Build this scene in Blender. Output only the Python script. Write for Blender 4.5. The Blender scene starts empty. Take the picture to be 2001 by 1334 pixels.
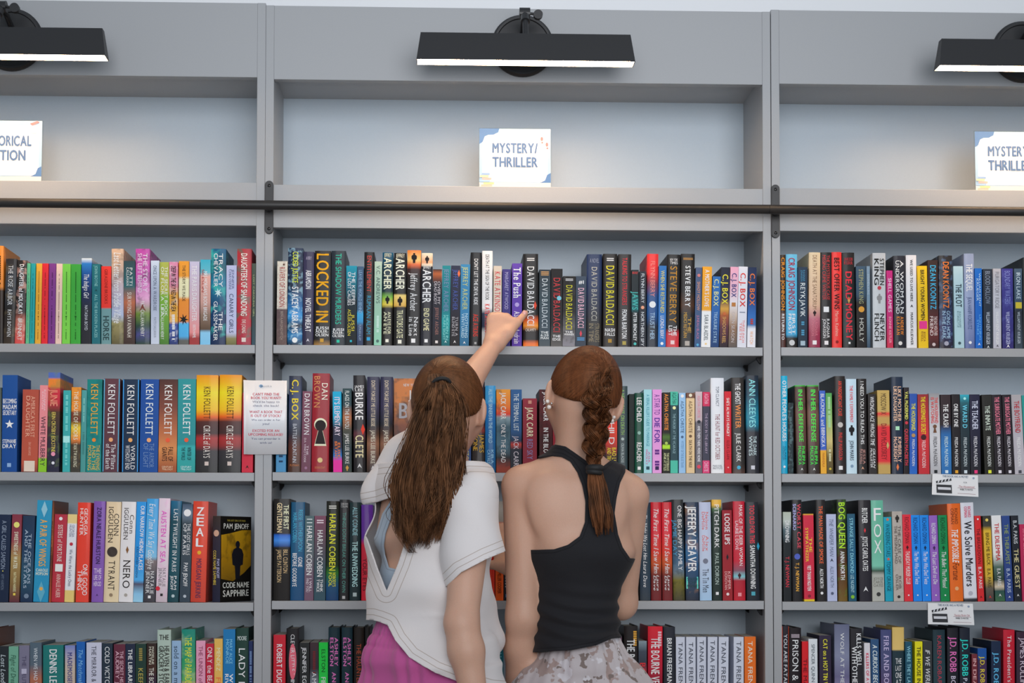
import bpy, bmesh, math, random
import numpy as np
from mathutils import Matrix, Vector
random.seed(7); RNG = np.random.default_rng(7)
S = bpy.context.scene
COL = S.collection
# ------------------------------------------------------------------ camera
F, CX, CY = 2900.0, 947.109, 982.022
YAW, PITCH, ROLL = -0.032123623, 0.031297714, -0.00119157
ZA = 1.70                                   # height of the upper book shelf
CAM = np.array([-0.206445671, -3.7149502, ZA - 0.510893])
def _rot():
    c, s = math.cos(YAW), math.sin(YAW); cp, sp = math.cos(PITCH), math.sin(PITCH); cr, sr = math.cos(ROLL), math.sin(ROLL)
    return (np.array([[c, -s, 0], [s, c, 0], [0, 0, 1]]) @ np.array([[1, 0, 0], [0, cp, -sp], [0, sp, cp]])
            @ np.array([[cr, 0, sr], [0, 1, 0], [-sr, 0, cr]]))
RC = _rot()
cd = bpy.data.cameras.new('camera'); cam = bpy.data.objects.new('camera', cd); COL.objects.link(cam)
cd.sensor_fit = 'HORIZONTAL'; cd.sensor_width = 36.0; cd.lens = F / 2001 * 36
cd.shift_x = (1000.5 - CX) / 2001; cd.shift_y = (CY - 667) / 2001
cd.clip_start = 0.05; cd.clip_end = 60
m = Matrix.Identity(4)
for i in range(3):
    m[i][0] = RC[i, 0]; m[i][1] = RC[i, 2]; m[i][2] = -RC[i, 1]; m[i][3] = CAM[i]
cam.matrix_world = m
S.camera = cam
def at(px, py, Y):
    """point of the plane y = Y seen at a photo pixel"""
    d = RC @ np.array([(px - CX) / F, 1.0, -(py - CY) / F])
    t = (Y - CAM[1]) / d[1]
    return CAM + d * t
def pix(P):
    q = (np.asarray(P) - CAM) @ RC
    return q[..., 0] / q[..., 1] * F + CX, -q[..., 2] / q[..., 1] * F + CY
# ------------------------------------------------------------------ light and exposure
S.view_settings.view_transform = 'Standard'; S.view_settings.look = 'None'
S.view_settings.exposure = 0.0; S.view_settings.gamma = 1.0; S.view_settings.use_curve_mapping = False
w = bpy.data.worlds.new('daylight'); S.world = w; w.use_nodes = True
bg = w.node_tree.nodes['Background']; bg.inputs[0].default_value = (0.78, 0.89, 1.0, 1); bg.inputs[1].default_value = 0.44
def area(name, loc, target, sx, sy, power, color):
    l = bpy.data.lights.new(name, 'AREA'); l.shape = 'RECTANGLE'; l.size = sx; l.size_y = sy; l.energy = power; l.color = color
    o = bpy.data.objects.new(name, l); COL.objects.link(o); o.location = loc
    o.rotation_euler = (Vector(target) - Vector(loc)).to_track_quat('-Z', 'Y').to_euler()
    return o
area('narrowed_window_light', (0.3, -4.1, 2.2), (-0.05, 0, 2.25), 3.2, 2.0, 25.5, (0.97, 0.975, 1.0)).data.spread = math.radians(76)  # unseen window; spread narrowed to add falloff towards edges and lower shelves
# ------------------------------------------------------------------ helpers
def lin(h, g=1.0):
    h = h if len(h) == 6 else ''.join(c * 2 for c in h)
    out = []
    for i in (0, 2, 4):
        c = int(h[i:i + 2], 16) / 255
        c = c / 12.92 if c <= .04045 else ((c + .055) / 1.055) ** 2.4
        out.append(min(c / g, .9))
    return (*out, 1)
_M = {}
def mat(name, color, rough=.5, metal=0.0, spec=.5, bump=0, bscale=60, var=0, sub=0, coat=0):
    if name in _M: return _M[name]
    m = bpy.data.materials.new(name); m.use_nodes = True; _M[name] = m
    nt = m.node_tree; b = nt.nodes['Principled BSDF']
    c = lin(color) if isinstance(color, str) else color
    b.inputs['Base Color'].default_value = c; b.inputs['Roughness'].default_value = rough
    b.inputs['Metallic'].default_value = metal; b.inputs['Specular IOR Level'].default_value = spec
    b.inputs['Coat Weight'].default_value = coat; b.inputs['Coat Roughness'].default_value = .15
    if sub:
        b.inputs['Subsurface Weight'].default_value = sub; b.inputs['Subsurface Scale'].default_value = .006
        b.inputs['Subsurface Radius'].default_value = (1, .35, .2)
    if bump or var:
        tc = nt.nodes.new('ShaderNodeTexCoord'); n = nt.nodes.new('ShaderNodeTexNoise')
        n.inputs['Scale'].default_value = bscale; n.inputs['Detail'].default_value = 4
        nt.links.new(tc.outputs['Object'], n.inputs['Vector'])
        if bump:
            bp = nt.nodes.new('ShaderNodeBump'); bp.inputs['Strength'].default_value = bump; bp.inputs['Distance'].default_value = .002
            nt.links.new(n.outputs['Fac'], bp.inputs['Height']); nt.links.new(bp.outputs[0], b.inputs['Normal'])
        if var:
            mx = nt.nodes.new('ShaderNodeMix'); mx.data_type = 'RGBA'; mx.blend_type = 'MIX'
            mx.inputs[6].default_value = tuple(x * (1 - var) for x in c[:3]) + (1,); mx.inputs[7].default_value = tuple(min(x * (1 + var), 1) for x in c[:3]) + (1,)
            nt.links.new(n.outputs['Fac'], mx.inputs[0]); nt.links.new(mx.outputs[2], b.inputs['Base Color'])
    return m
def empty(name, loc=(0, 0, 0), label=None, cat=None, group=None):
    o = bpy.data.objects.new(name, None); COL.objects.link(o); o.location = loc; o.empty_display_size = .05
    return tag(o, label, cat, group)
def tag(o, label=None, cat=None, group=None, kind=None):
    if label: o['label'] = label
    if cat: o['category'] = cat
    if group: o['group'] = group
    if kind: o['kind'] = kind
    return o
def mesh(name, V, Fc, material, parent=None, smooth=False, loc=None):
    me = bpy.data.meshes.new(name)
    me.from_pydata([tuple(map(float, v)) for v in V], [], [tuple(map(int, f)) for f in Fc])
    me.update()
    if smooth: me.polygons.foreach_set('use_smooth', [True] * len(me.polygons))
    if material: me.materials.append(material)
    o = bpy.data.objects.new(name, me); COL.objects.link(o)
    if parent: o.parent = parent
    if loc is not None: o.location = loc
    return o
class MB:
    """collects solids that become one mesh"""
    def __init__(s): s.V = []; s.F = []
    def add(s, V, Fc):
        n = len(s.V); s.V += [tuple(v) for v in V]; s.F += [tuple(i + n for i in f) for f in Fc]; return s
    def box(s, x0, x1, y0, y1, z0, z1):
        return s.add([(x0, y0, z0), (x1, y0, z0), (x1, y1, z0), (x0, y1, z0), (x0, y0, z1), (x1, y0, z1), (x1, y1, z1), (x0, y1, z1)],
                     [(0, 3, 2, 1), (4, 5, 6, 7), (0, 1, 5, 4), (1, 2, 6, 5), (2, 3, 7, 6), (3, 0, 4, 7)])
    def prism(s, poly, z0, z1, axes=(0, 1, 2)):
        """closed polygon (counter-clockwise in axes 0,1) pushed along the third axis"""
        n = len(poly); V = []
        for z in (z0, z1):
            for a, b in poly:
                v = [0, 0, 0]; v[axes[0]] = a; v[axes[1]] = b; v[axes[2]] = z; V.append(v)
        Fc = [tuple(range(n))[::-1], tuple(range(n, 2 * n))] + [(i, (i + 1) % n, n + (i + 1) % n, n + i) for i in range(n)]
        return s.add(V, Fc)
    def tube(s, pts, rad, k=12, cap=True):
        pts = [Vector(p) for p in pts]; n = len(pts)
        rad = rad if hasattr(rad, '__len__') else [rad] * n
        t0 = (pts[1] - pts[0]).normalized(); u = t0.orthogonal().normalized(); V = []
        for i, p in enumerate(pts):
            t = (pts[min(i + 1, n - 1)] - pts[max(i - 1, 0)]).normalized()
            u = (u - t * u.dot(t)).normalized(); v = t.cross(u)
            for j in range(k):
                a = 2 * math.pi * j / k; V.append(p + (u * math.cos(a) + v * math.sin(a)) * rad[i])
        Fc = [(i * k + j, i * k + (j + 1) % k, (i + 1) * k + (j + 1) % k, (i + 1) * k + j) for i in range(n - 1) for j in range(k)]
        if cap: Fc += [tuple(range(k))[::-1], tuple(range((n - 1) * k, n * k))]
        return s.add(V, Fc)
    def ball(s, c, r, seg=16, rings=10):
        r = r if hasattr(r, '__len__') else (r, r, r); V = [(c[0], c[1], c[2] + r[2])]
        for i in range(1, rings):
            th = math.pi * i / rings
            for j in range(seg):
                a = 2 * math.pi * j / seg
                V.append((c[0] + r[0] * math.sin(th) * math.cos(a), c[1] + r[1] * math.sin(th) * math.sin(a), c[2] + r[2] * math.cos(th)))
        V.append((c[0], c[1], c[2] - r[2])); Fc = [(0, 1 + j, 1 + (j + 1) % seg) for j in range(seg)]
        for i in range(rings - 2):
            for j in range(seg):
                a, b = 1 + i * seg + j, 1 + i * seg + (j + 1) % seg; Fc.append((a, a + seg, b + seg, b))
        L = len(V) - 1; Fc += [(1 + (rings - 2) * seg + (j + 1) % seg, 1 + (rings - 2) * seg + j, L) for j in range(seg)]
        return s.add(V, Fc)
    def build(s, name, material, parent=None, smooth=False, bevel=0, loc=None):
        o = mesh(name, s.V, s.F, material, parent, smooth, loc)
        if bevel:
            b = o.modifiers.new('bevel', 'BEVEL'); b.width = bevel; b.segments = 2; b.limit_method = 'ANGLE'; b.harden_normals = False
        return o
# ------------------------------------------------------------------ lettering: glyph outlines of the built-in font, cached as meshes
GL = {}
def make_glyphs(chars):
    """weights: 0 regular, 1 bold, 2 with serifs, 3 bold with serifs"""
    tmp = []
    for c in sorted(set(chars)):
        if c == ' ': continue
        cu = bpy.data.curves.new('g', 'FONT'); cu.body = c; cu.size = 1; cu.resolution_u = 3
        o = bpy.data.objects.new('g', cu); COL.objects.link(o); tmp.append((c, o))
    dg = bpy.context.evaluated_depsgraph_get()
    for c, o in tmp:
        me = o.evaluated_get(dg).to_mesh()
        V = np.array([v.co[:2] for v in me.vertices]).reshape(-1, 2); Fc = [tuple(p.vertices) for p in me.polygons]
        cnt = {}
        for f in Fc:
            for a, b in zip(f, f[1:] + f[:1]): k = (min(a, b), max(a, b)); cnt[k] = cnt.get(k, 0) + 1
        bars = []
        if c.isalpha() or c.isdigit():
            for (a, b), n in cnt.items():
                (x0, y0), (x1, y1) = V[a], V[b]; x0, x1 = min(x0, x1), max(x0, x1)
                if n == 1 and abs(y0 - y1) < .004 and .03 < x1 - x0 < .16:
                    if abs(y0) < .02: bars.append((x0 - .055, x1 + .055, y0, y0 + .028))
                    elif y0 > .44 and y0 >= V[:, 1].max() - .02: bars.append((x0 - .055, x1 + .055, y0 - .028, y0))
        for w_ in range(4):
            VV, FF = V, list(Fc); lev = None
            if w_ > 1 and bars:
                n = len(V); VV = np.vstack([V] + [[(x0, y0), (x1, y0), (x1, y1), (x0, y1)] for x0, x1, y0, y1 in bars]); FF = FF + [(n + 4 * i, n + 4 * i + 1, n + 4 * i + 2, n + 4 * i + 3) for i in range(len(bars))]
            if w_ % 2:
                n = len(VV); d = .021; VV = np.vstack([VV + (-d, 0), VV + (d, 0), VV + (0, .008), VV + (0, -.008)]); FF = [tuple(i + q * n for i in f) for q in range(4) for f in FF]; lev = np.repeat(np.arange(4), n)
            GL[c, w_] = (VV, FF, VV[:, 0].min() if len(VV) else 0, VV[:, 0].max() if len(VV) else .3, lev if lev is not None else np.repeat([0, 4], [len(V), len(VV) - len(V)]))
        o.evaluated_get(dg).to_mesh_clear()
    for c, o in tmp:
        cu = o.data; bpy.data.objects.remove(o); bpy.data.curves.remove(cu)
BD = np.zeros(0)                                # layer of every vertex of the last text block
def line_mesh(txt, bold=0, italic=0, gap=.09):
    """vertices with the cap height scaled to 1, plus faces, length and layers"""
    V = []; Fc = []; D = []; x = 0; n = 0
    for c in txt:
        if c == ' ': x += .3; continue
        if c == '|': c = '/'
        g = GL[c, int(bold)]; v = g[0].copy(); v[:, 0] += x - g[2]; V.append(v); D.append(g[4]); Fc += [tuple(i + n for i in f) for f in g[1]]; n += len(v); x += g[3] - g[2] + gap
    V = np.vstack(V) if V else np.zeros((0, 2))
    V = V / .69
    if italic: V[:, 0] += V[:, 1] * .25
    return V, Fc, max((x - gap) / .69, .1), np.concatenate(D) if D else np.zeros(0)
def block(txt, L, Hh, bold=0, italic=0, lo=.5, hi=1.7):
    """lines of text in a box L long and Hh high, centred on 0,0; letters squeezed or widened to fit"""
    global BD
    lines = txt.split('/'); n = len(lines); V = []; Fc = []; D = []; k = 0; lh = Hh / n; ch = lh * (.8 if n > 1 else 1)
    for i, t in enumerate(lines):
        v, f, ln, d = line_mesh(t, bold, italic); sy = ch; sx = L / ln
        if sx > hi * sy: sx = hi * sy
        if sx < lo * sy: sy = sx / lo
        v = v * (sx, sy); v[:, 0] -= ln * sx / 2; v[:, 1] += Hh / 2 - (i + .5) * lh - sy / 2
        V.append(v); D.append(d); Fc += [tuple(j + k for j in q) for q in f]; k += len(v)
    BD = np.concatenate(D); return np.vstack(V), Fc
def sep(o, d=(0, -1, 0), step=4e-5):
    """overlapping strokes of bold letters lie in separate thin layers of ink"""
    n = len(o.data.vertices); co = np.zeros(n * 3); o.data.vertices.foreach_get('co', co); co = co.reshape(-1, 3) + BD[:, None] * np.array(d) * step
    o.data.vertices.foreach_set('co', co.ravel()); o.data.update(); return o
def shape2d(kind, s, colr=None):
    """small printed emblems, unit size s"""
    if kind == 'circ': return [(s / 2 * math.cos(a), s / 2 * math.sin(a)) for a in np.linspace(0, 2 * math.pi, 20, endpoint=False)]
    if kind == 'rect': return [(-s / 2, -s / 2), (s / 2, -s / 2), (s / 2, s / 2), (-s / 2, s / 2)]
    if kind == 'tri': return [(-s / 2, -s / 2), (0, -s * .1), (s / 2, -s / 2), (0, s * .55)]
    if kind == 'dia': return [(-s * .3, 0), (0, -s * .8), (s * .3, 0), (0, s * .8)]
    if kind == 'star':
        return [((s / 2 if i % 2 == 0 else s * .2) * math.sin(i * math.pi / 5), (s / 2 if i % 2 == 0 else s * .2) * math.cos(i * math.pi / 5)) for i in range(10)][::-1]
    if kind == 'drop': return [(s * .5 * math.sin(t) ** 1.0 * (1 if t < 9 else 1), -s * 2.4 * math.cos(t)) for t in np.linspace(0, 2 * math.pi, 24, endpoint=False)]
    if kind == 'key':
        a = [(s * .36 * math.cos(t), s * .45 + s * .36 * math.sin(t)) for t in np.linspace(-1.2, math.pi + 1.2, 18)]
        return a + [(-s * .34, -s * .75), (s * .34, -s * .75)]
    if kind == 'fig':
        q = [(.12, -.9), (.16, -.3), (.3, -.25), (.34, .2), (.24, .42), (.1, .48)]
        hd = [(.13 * math.cos(t), .63 + .16 * math.sin(t)) for t in np.linspace(-.9, math.pi + .9, 9)]
        l = [(-a, b) for a, b in q[::-1]]
        return [(a * s, b * s * .75) for a, b in [(.02, -.85)] + q + hd + l + [(-.02, -.85)]]
    if kind == 'palm':
        pts = []
        for i in range(14):
            t = i / 14 * 2 * math.pi; r = s * (.55 if i % 2 == 0 else .2); pts.append((r * math.cos(t), r * math.sin(t) * 1.2))
        return pts
    return [(-s / 2, -s / 2), (s / 2, -s / 2), (s / 2, s / 2), (-s / 2, s / 2)]
# ------------------------------------------------------------------ the room and the three bookcases
PAINT = mat('grey_cabinet_paint', (.355, .365, .38, 1), .42, bump=.05, bscale=300, var=.03)
BACK_LIT = mat('grey_paint_daylight_tint', (.44, .515, .585, 1), .38, bump=.05, bscale=300, var=.03)  # cabinet paint lightened and blued; daylight in the recesses put into the colour
WHITE = mat('white_wall_paint', (.80, .81, .83, 1), .7, bump=.04, bscale=200)
BLACK = mat('black_powder_coat', (.016, .016, .018, 1), .42, bump=.08, bscale=900)
PINB = mat('black_plastic', (.006, .006, .007, 1), .45, spec=.15)
STEEL = mat('steel', (.5, .5, .52, 1), .3, 1.0)
def floor_mat():
    m = mat('oak_floor', (.32, .26, .2, 1), .45)
    nt = m.node_tree; b = nt.nodes['Principled BSDF']
    tc = nt.nodes.new('ShaderNodeTexCoord'); br = nt.nodes.new('ShaderNodeTexBrick'); br.inputs['Scale'].default_value = 2
    br.inputs['Color1'].default_value = (.34, .28, .22, 1); br.inputs['Color2'].default_value = (.30, .24, .19, 1); br.inputs['Mortar'].default_value = (.1, .07, .05, 1)
    br.inputs['Brick Width'].default_value = 2.4; br.inputs['Row Height'].default_value = .28; br.inputs['Mortar Size'].default_value = .006
    nt.links.new(tc.outputs['Object'], br.inputs['Vector']); nt.links.new(br.outputs[0], b.inputs['Base Color'])
    return m
tag(MB().box(-4, 4, -4.6, .9, -.02, 0).build('floor', floor_mat()), kind='structure')
tag(MB().box(-4, 4, .262, .34, 0, 4.2).build('wall_back', WHITE), kind='structure')
TH = .0208; DEP = .235; BW = 1.28
ROWZ = {'A': (-.0005, 0, .0009), 'B': (-.3207, -.3191, -.3196), 'C': (-.6442, -.6398, -.6418), 'D': (-.965, -.9615, -.9635)}
TOPZ = (.8639, .8584, .8638); NT = (.6747, .6704, .6736); NB = (.4077, .4037, .4061); R1 = (.2994, .2953, .2970)
NTB = at(1000, 197.5, DEP)[2]; R1B = at(1000, 468.5, DEP)[2]
SIDE = ('left', 'middle', 'right')
GAP = (.0002, .0009)
INN = []
for i in range(3):
    x0, x1 = -1.92 + BW * i, -.64 + BW * i
    x0 += GAP[0] if i < 2 else GAP[1]; x1 -= GAP[0] if i == 0 else GAP[1]
    a, b = x0 + TH, x1 - TH; INN.append((a, b)); zt = ZA + TOPZ[i]
    bc = empty('bookcase', ((x0 + x1) / 2, 0, 0), {0: 'grey painted bookcase on the left holding historical fiction', 1: 'middle grey painted bookcase behind the two girls', 2: 'grey painted bookcase on the right with two movie cards'}[i], 'bookcase', 'grey wall bookcases')
    L = lambda x: x - bc.location.x
    for s0, s1 in ((x0, a), (b, x1)): MB().box(L(s0), L(s1), 0, DEP, 0, zt).build('side_panel', PAINT, bc, bevel=.0008)
    MB().box(L(x0), L(x1), DEP, DEP + .012, 0, zt).build('back_panel', BACK_LIT, bc)
    MB().box(L(a), L(b), .0003, .022, ZA + NT[i], zt - .0006).build('header_board', PAINT, bc, bevel=.0008)
    MB().box(L(a), L(b), .022, DEP, NTB, NTB + .02).build('niche_ceiling', PAINT, bc)
    MB().box(L(x0) + .001, L(x1) - .001, .022, DEP, zt - .021, zt - .001).build('top_board', PAINT, bc)
    MB().box(L(a), L(b), .001, .022, ZA + R1[i], ZA + NB[i]).build('rail_board', PAINT, bc, bevel=.0008)
    MB().box(L(a), L(b), .022, DEP, ZA + NB[i] - .02, ZA + NB[i]).build('niche_floor', PAINT, bc)
    MB().box(L(a), L(b), .022, DEP, R1B, R1B + .02).build('compartment_ceiling', PAINT, bc)
    for k in 'ABCD':
        z = ZA + ROWZ[k][i]; t = .0213
        sh = MB().box(L(a) + .0016, L(b) - .0016, .002, DEP - .001, z - t, z).build('shelf', PAINT, bc, bevel=.0008)
        for xs, sg in ((L(a), 1), (L(b), -1)):
            for y in (.028, .19):
                p = MB().prism([(xs, z - t), (xs, z - t - .017), (xs + sg * .004, z - t - .015), (xs + sg * .011, z - t - .005), (xs + sg * .011, z - t - .0004), (xs, z - t - .0004)][::sg], y, y + .012, (0, 2, 1))
                p.box(min(xs, xs + sg * .01), max(xs, xs + sg * .01), y + .001, y + .003, z - t - .0065, z - t - .0045)
                p.build('shelf_pin', PINB, sh)
    MB().box(L(a), L(b), .012, DEP, .08, .1).build('bottom_board', PAINT, bc)
    MB().box(L(a), L(b), .03, .05, 0, .08).build('plinth', PAINT, bc)
    for u0, u1, s in ((a, (a + b) / 2, -1), ((a + b) / 2, b, 1)):
        MB().box(L(u0) + .002, L(u1) - .002, .0, .02, .104, ZA + ROWZ['D'][i] - .026).build('door', PAINT, bc, bevel=.001)
# ------------------------------------------------------------------ picture lights on the header boards
GLOW = bpy.data.materials.new('lamp_diffuser'); GLOW.use_nodes = True
_n = GLOW.node_tree; _n.nodes.remove(_n.nodes['Principled BSDF']); _e = _n.nodes.new('ShaderNodeEmission'); _e.inputs[0].default_value = (1, .66, .38, 1); _e.inputs[1].default_value = 66
_n.links.new(_e.outputs[0], _n.nodes['Material Output'].inputs[0])
INNERW = mat('white_enamel', (.8, .8, .78, 1), .5)
def picture_light(x, z, label):
    t = empty('picture_light', (x, 0, z), label, 'lamp', 'picture lights along the bookcase tops')
    b = MB(); prof = [(.0, -.0001), (.079, -.0001), (.079, -.006), (.074, -.011), (.069, -.011), (.067, -.008), (.0, -.010)]
    k = 48; V = []; Fc = []
    for r, y in prof:
        for j in range(k): an = 2 * math.pi * j / k; V.append((max(r, .0001) * math.cos(an), y, max(r, .0001) * math.sin(an)))
    for i in range(len(prof) - 1):
        for j in range(k): Fc.append((i * k + j, i * k + (j + 1) % k, (i + 1) * k + (j + 1) % k, (i + 1) * k + j))
    b.add(V, Fc).build('back_plate', BLACK, t)
    a = MB().tube([(0, -.006, .03), (0, -.05, .046), (0, -.09, .050)], .007).tube([(-.013, -.095, .050), (.013, -.095, .050)], .014, 18)
    a.tube([(0, -.097, .048), (0, -.118, .034), (0, -.131, -.02)], .0075).tube([(0, -.112, .036), (0, -.122, .02)], .0115).build('arm', BLACK, t, False)
    kb = MB().tube([(.013, -.095, .050), (.024, -.095, .049)], .0035).tube([(.033, -.101, .047), (.033, -.089, .047)], .0115, 20).build('knob', BLACK, t)
    hw = .266; e = .010
    def ring(y0, y1, z, x): return [(-x, y0, z), (x, y0, z), (x, y1, z), (-x, y1, z)]
    o0 = ring(-.154, -.110, -.086, hw); o1 = ring(-.142, -.120, -.016, hw - e); i0 = ring(-.1525, -.1115, -.086, hw - .002); i1 = ring(-.141, -.121, -.018, hw - e - .002)
    V = o0 + o1 + i0 + i1; q = lambda a, b: [(a + j, a + (j + 1) % 4, b + (j + 1) % 4, b + j) for j in range(4)]
    sh = mesh('shade', V, q(0, 4) + [(4, 5, 6, 7)] + [f[::-1] for f in q(8, 12)] + [(15, 14, 13, 12)] + [f[::-1] for f in q(0, 8)], BLACK, t)
    sh.data.materials.append(INNERW)
    for p in sh.data.polygons:
        if 5 <= p.index <= 9: p.material_index = 1
    MB().box(-hw + .008, hw - .008, -.1500, -.1140, -.078, -.072).build('light_tube', GLOW, sh)
    return t
LC = at(1021, 91, 0)
for i in range(3):
    picture_light(LC[0] + (i - 1) * BW, LC[2], ('black picture light above the historical fiction sign', 'black picture light over the middle bookcase, fully in view', 'black picture light cut by the right picture edge')[i])
# ------------------------------------------------------------------ ladder rail
rz = at(1000, 404.6, -.05); RAILM = mat('black_rail_steel', (.03, .029, .029, 1), .48, .3, bump=.05, bscale=200)
rl = empty('ladder_rail', (0, -.05, rz[2]), 'long round black steel ladder rail across all three bookcases', 'rail')
MB().tube([(-1.9, 0, 0), (.622, 0, 0)], .0115, 20).build('rail_tube', RAILM, rl, True)
MB().tube([(.6226, 0, 0), (1.9, 0, 0)], .0115, 20).build('rail_tube', RAILM, rl, True)
for px, y0, y1 in ((526, 353.5, 457), (1515, 361, 465)):
    a = at(px, y0, -.003); b_ = at(px, y1, -.003); r = .0105; z0, z1 = b_[2] - rz[2] + r, a[2] - rz[2] - r; xc = (a[0] + b_[0]) / 2
    arc = [(xc + r * math.cos(t), z1 + r * math.sin(t)) for t in np.linspace(0, math.pi, 10)] + [(xc + r * math.cos(t), z0 + r * math.sin(t)) for t in np.linspace(math.pi, 2 * math.pi, 10)]
    pl = MB().prism(arc[::-1], .043, .0495, (0, 2, 1)).build('bracket', BLACK, rl, bevel=.001)
    MB().tube([(xc, .044, 0), (xc, .004, 0)], .008).build('standoff', BLACK, pl, True)
    for zz in (z1 - .002, z0 + .002): MB().ball((xc, .0432, zz), (.0042, .002, .0042)).build('screw', mat('dark_screw', (.03, .03, .032, 1), .25, .8), pl, True)
# ------------------------------------------------------------------ printed signs
def print_on(name, V2, Fc, origin, ux, uz, material, parent, lift=(0, -.0006, 0)):
    V = [(origin[0] + a * ux[0] + b * uz[0] + lift[0], origin[1] + a * ux[1] + b * uz[1] + lift[1], origin[2] + a * ux[2] + b * uz[2] + lift[2]) for a, b in V2]
    return mesh(name, V, Fc, material, parent)
def ink(h): return mat('ink_' + h, lin(h, 1), .6)
ACR = bpy.data.materials.new('clear_acrylic'); ACR.use_nodes = True
_n = ACR.node_tree; _n.nodes.remove(_n.nodes['Principled BSDF']); _t = _n.nodes.new('ShaderNodeBsdfTransparent'); _g = _n.nodes.new('ShaderNodeBsdfGlossy'); _x = _n.nodes.new('ShaderNodeMixShader'); _fz = _n.nodes.new('ShaderNodeFresnel')
_g.inputs['Roughness'].default_value = .03; _t.inputs[0].default_value = (.96, .97, .97, 1); _fz.inputs[0].default_value = 1.45
_n.links.new(_fz.outputs[0], _x.inputs[0]); _n.links.new(_t.outputs[0], _x.inputs[1]); _n.links.new(_g.outputs[0], _x.inputs[2]); _n.links.new(_x.outputs[0], _n.nodes['Material Output'].inputs[0])
PAPER = mat('white_paper', (.86, .86, .87, 1), .6)
def genre_sign(pxl, pyt, pyb, bay, lines, label, feet):
    Y = .035; p0 = at(pxl, pyb, Y); z0 = ZA + NB[bay] + .0012
    wd = 143 * (Y - CAM[1]) / F; hg = at(pxl, pyt, Y)[2] - z0; tilt = .03
    t = empty('genre_sign', (p0[0] + wd / 2, Y, z0), label, 'sign', 'genre signs in the niches')
    uz = (0, math.sin(tilt), math.cos(tilt)); ux = (1, 0, 0); hw = wd / 2; ht = hg * .98; fb = hg * .105
    MB().add([(-hw, -.0022, 0), (hw, -.0022, 0), (hw, .0022, 0), (-hw, .0022, 0)] + [(x, y + uz[1] * ht, ht * uz[2]) for x, y in ((-hw, -.0022), (hw, -.0022), (hw, .0022), (-hw, .0022))],
             [(0, 3, 2, 1), (4, 5, 6, 7), (0, 1, 5, 4), (1, 2, 6, 5), (2, 3, 7, 6), (3, 0, 4, 7)]).box(-hw, hw, -.012, .06, -.001, .0012).build('acrylic_stand', ACR, t)
    pw, z1, z2 = hw - .0015, .004, ht - .001
    def q(name, poly, col, lift): return print_on(name, poly, [tuple(range(len(poly)))], (0, 0, 0), ux, uz, ink(col), t, (0, lift, 0))
    MB().add([(x, y + b * uz[1], b * uz[2]) for y in (-.0026, -.0022) for x, b in ((-pw, z1), (pw, z1), (pw, z2), (-pw, z2))], [(0, 1, 2, 3), (7, 6, 5, 4), (0, 4, 5, 1), (1, 5, 6, 2), (2, 6, 7, 3), (3, 7, 4, 0)]).build('paper_insert', mat('pale_blue_card', lin('9cbcd6'), .6), t)
    r = .006; bx, b0, b1 = pw - .0075, fb + .002, z2 - .012
    pan = [(sx * (bx - r) + r * math.cos(a), (b1 - r if a < math.pi else b0 + r) + r * math.sin(a)) for sx, rng in ((1, (0, .5)), (-1, (.5, 1)), (-1, (1, 1.5)), (1, (1.5, 2))) for a in np.linspace(rng[0] * math.pi + 1e-4, rng[1] * math.pi - 1e-4, 6)]
    q('white_panel', pan, 'f2f0ec', -.0030)
    c = '4a74a8'
    q('corner_shape', [(-pw, z2), (-pw, z2 - hg * .25), (-pw + wd * .045, z2 - hg * .22), (-pw + wd * .075, z2 - hg * .13), (-pw + wd * .12, z2 - hg * .105), (-pw + wd * .2, z2 - hg * .1), (-pw + wd * .26, z2 - hg * .06), (-pw + wd * .275, z2)], c, -.0034)
    q('corner_shape', [(pw, z1 + hg * .07), (pw, z1 + hg * .24), (pw - wd * .05, z1 + hg * .21), (pw - wd * .08, z1 + hg * .12), (pw - wd * .15, z1 + hg * .08), (pw - wd * .25, z1 + hg * .07)], c, -.0034)
    q('foot_band', [(-pw, z1), (pw, z1), (pw, fb), (-pw, fb)], 'dcd4cc', -.0036)
    for j, tx in enumerate(lines):
        v, f = block(tx, wd * .70 * (len(tx) / 9 if len(tx) < 9 else 1), hg * .155, 1, 0, .6, 1.0); v = v + (0 if len(lines[0]) == 9 or j == 0 else 0, hg * (.66 - .225 * j))
        n = len(v); v = np.vstack([v + (-.0006, 0), v + (.0006, 0), v + (0, .0005), v + (0, -.0005)]); f = [tuple(i + q_ * n for i in g_) for q_ in range(4) for g_ in f]
        globals()['BD'] = np.concatenate([BD + 5 * q_ for q_ in range(4)]); sep(print_on('lettering', v, f, (0, 0, 0), ux, uz, ink('4a6c9a'), t, (0, -.0038, 0)))
    if feet:
        for dx, dz in ((.37, .81), (.44, .72)):
            pr = [(dx * wd + .0034 * math.cos(a), dz * hg + .0055 * math.sin(a)) for a in np.linspace(0, 6.28, 14, endpoint=False)]; q('footprint_emblem', pr, 'dc7878', -.0038)
            pr = [(dx * wd + .001 + .0022 * math.cos(a), dz * hg - .0095 + .0026 * math.sin(a)) for a in np.linspace(0, 6.28, 10, endpoint=False)]; q('footprint_emblem', pr, 'dc7878', -.0038)
        for j, (cc, dx) in enumerate((('e8b0a0', 0), ('f0d890', .006), ('98b8d8', -.002), ('e8a8a0', .003), ('f0d8a0', -.003), ('88a8d0', .002))):
            x = -hw + .006 + dx; z = .006 + j * .006; q('book_stack_emblem', [(x, z), (x + .028 - j * .0016, z), (x + .028 - j * .0016, z + .005), (x, z + .005)], cc, -.0042)
    else:
        q('scroll_emblem', [(hw - .032, hg * .93), (hw - .014, hg * .97), (hw - .008, hg * .95), (hw - .026, hg * .9)], 'e08080', -.0038)
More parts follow.
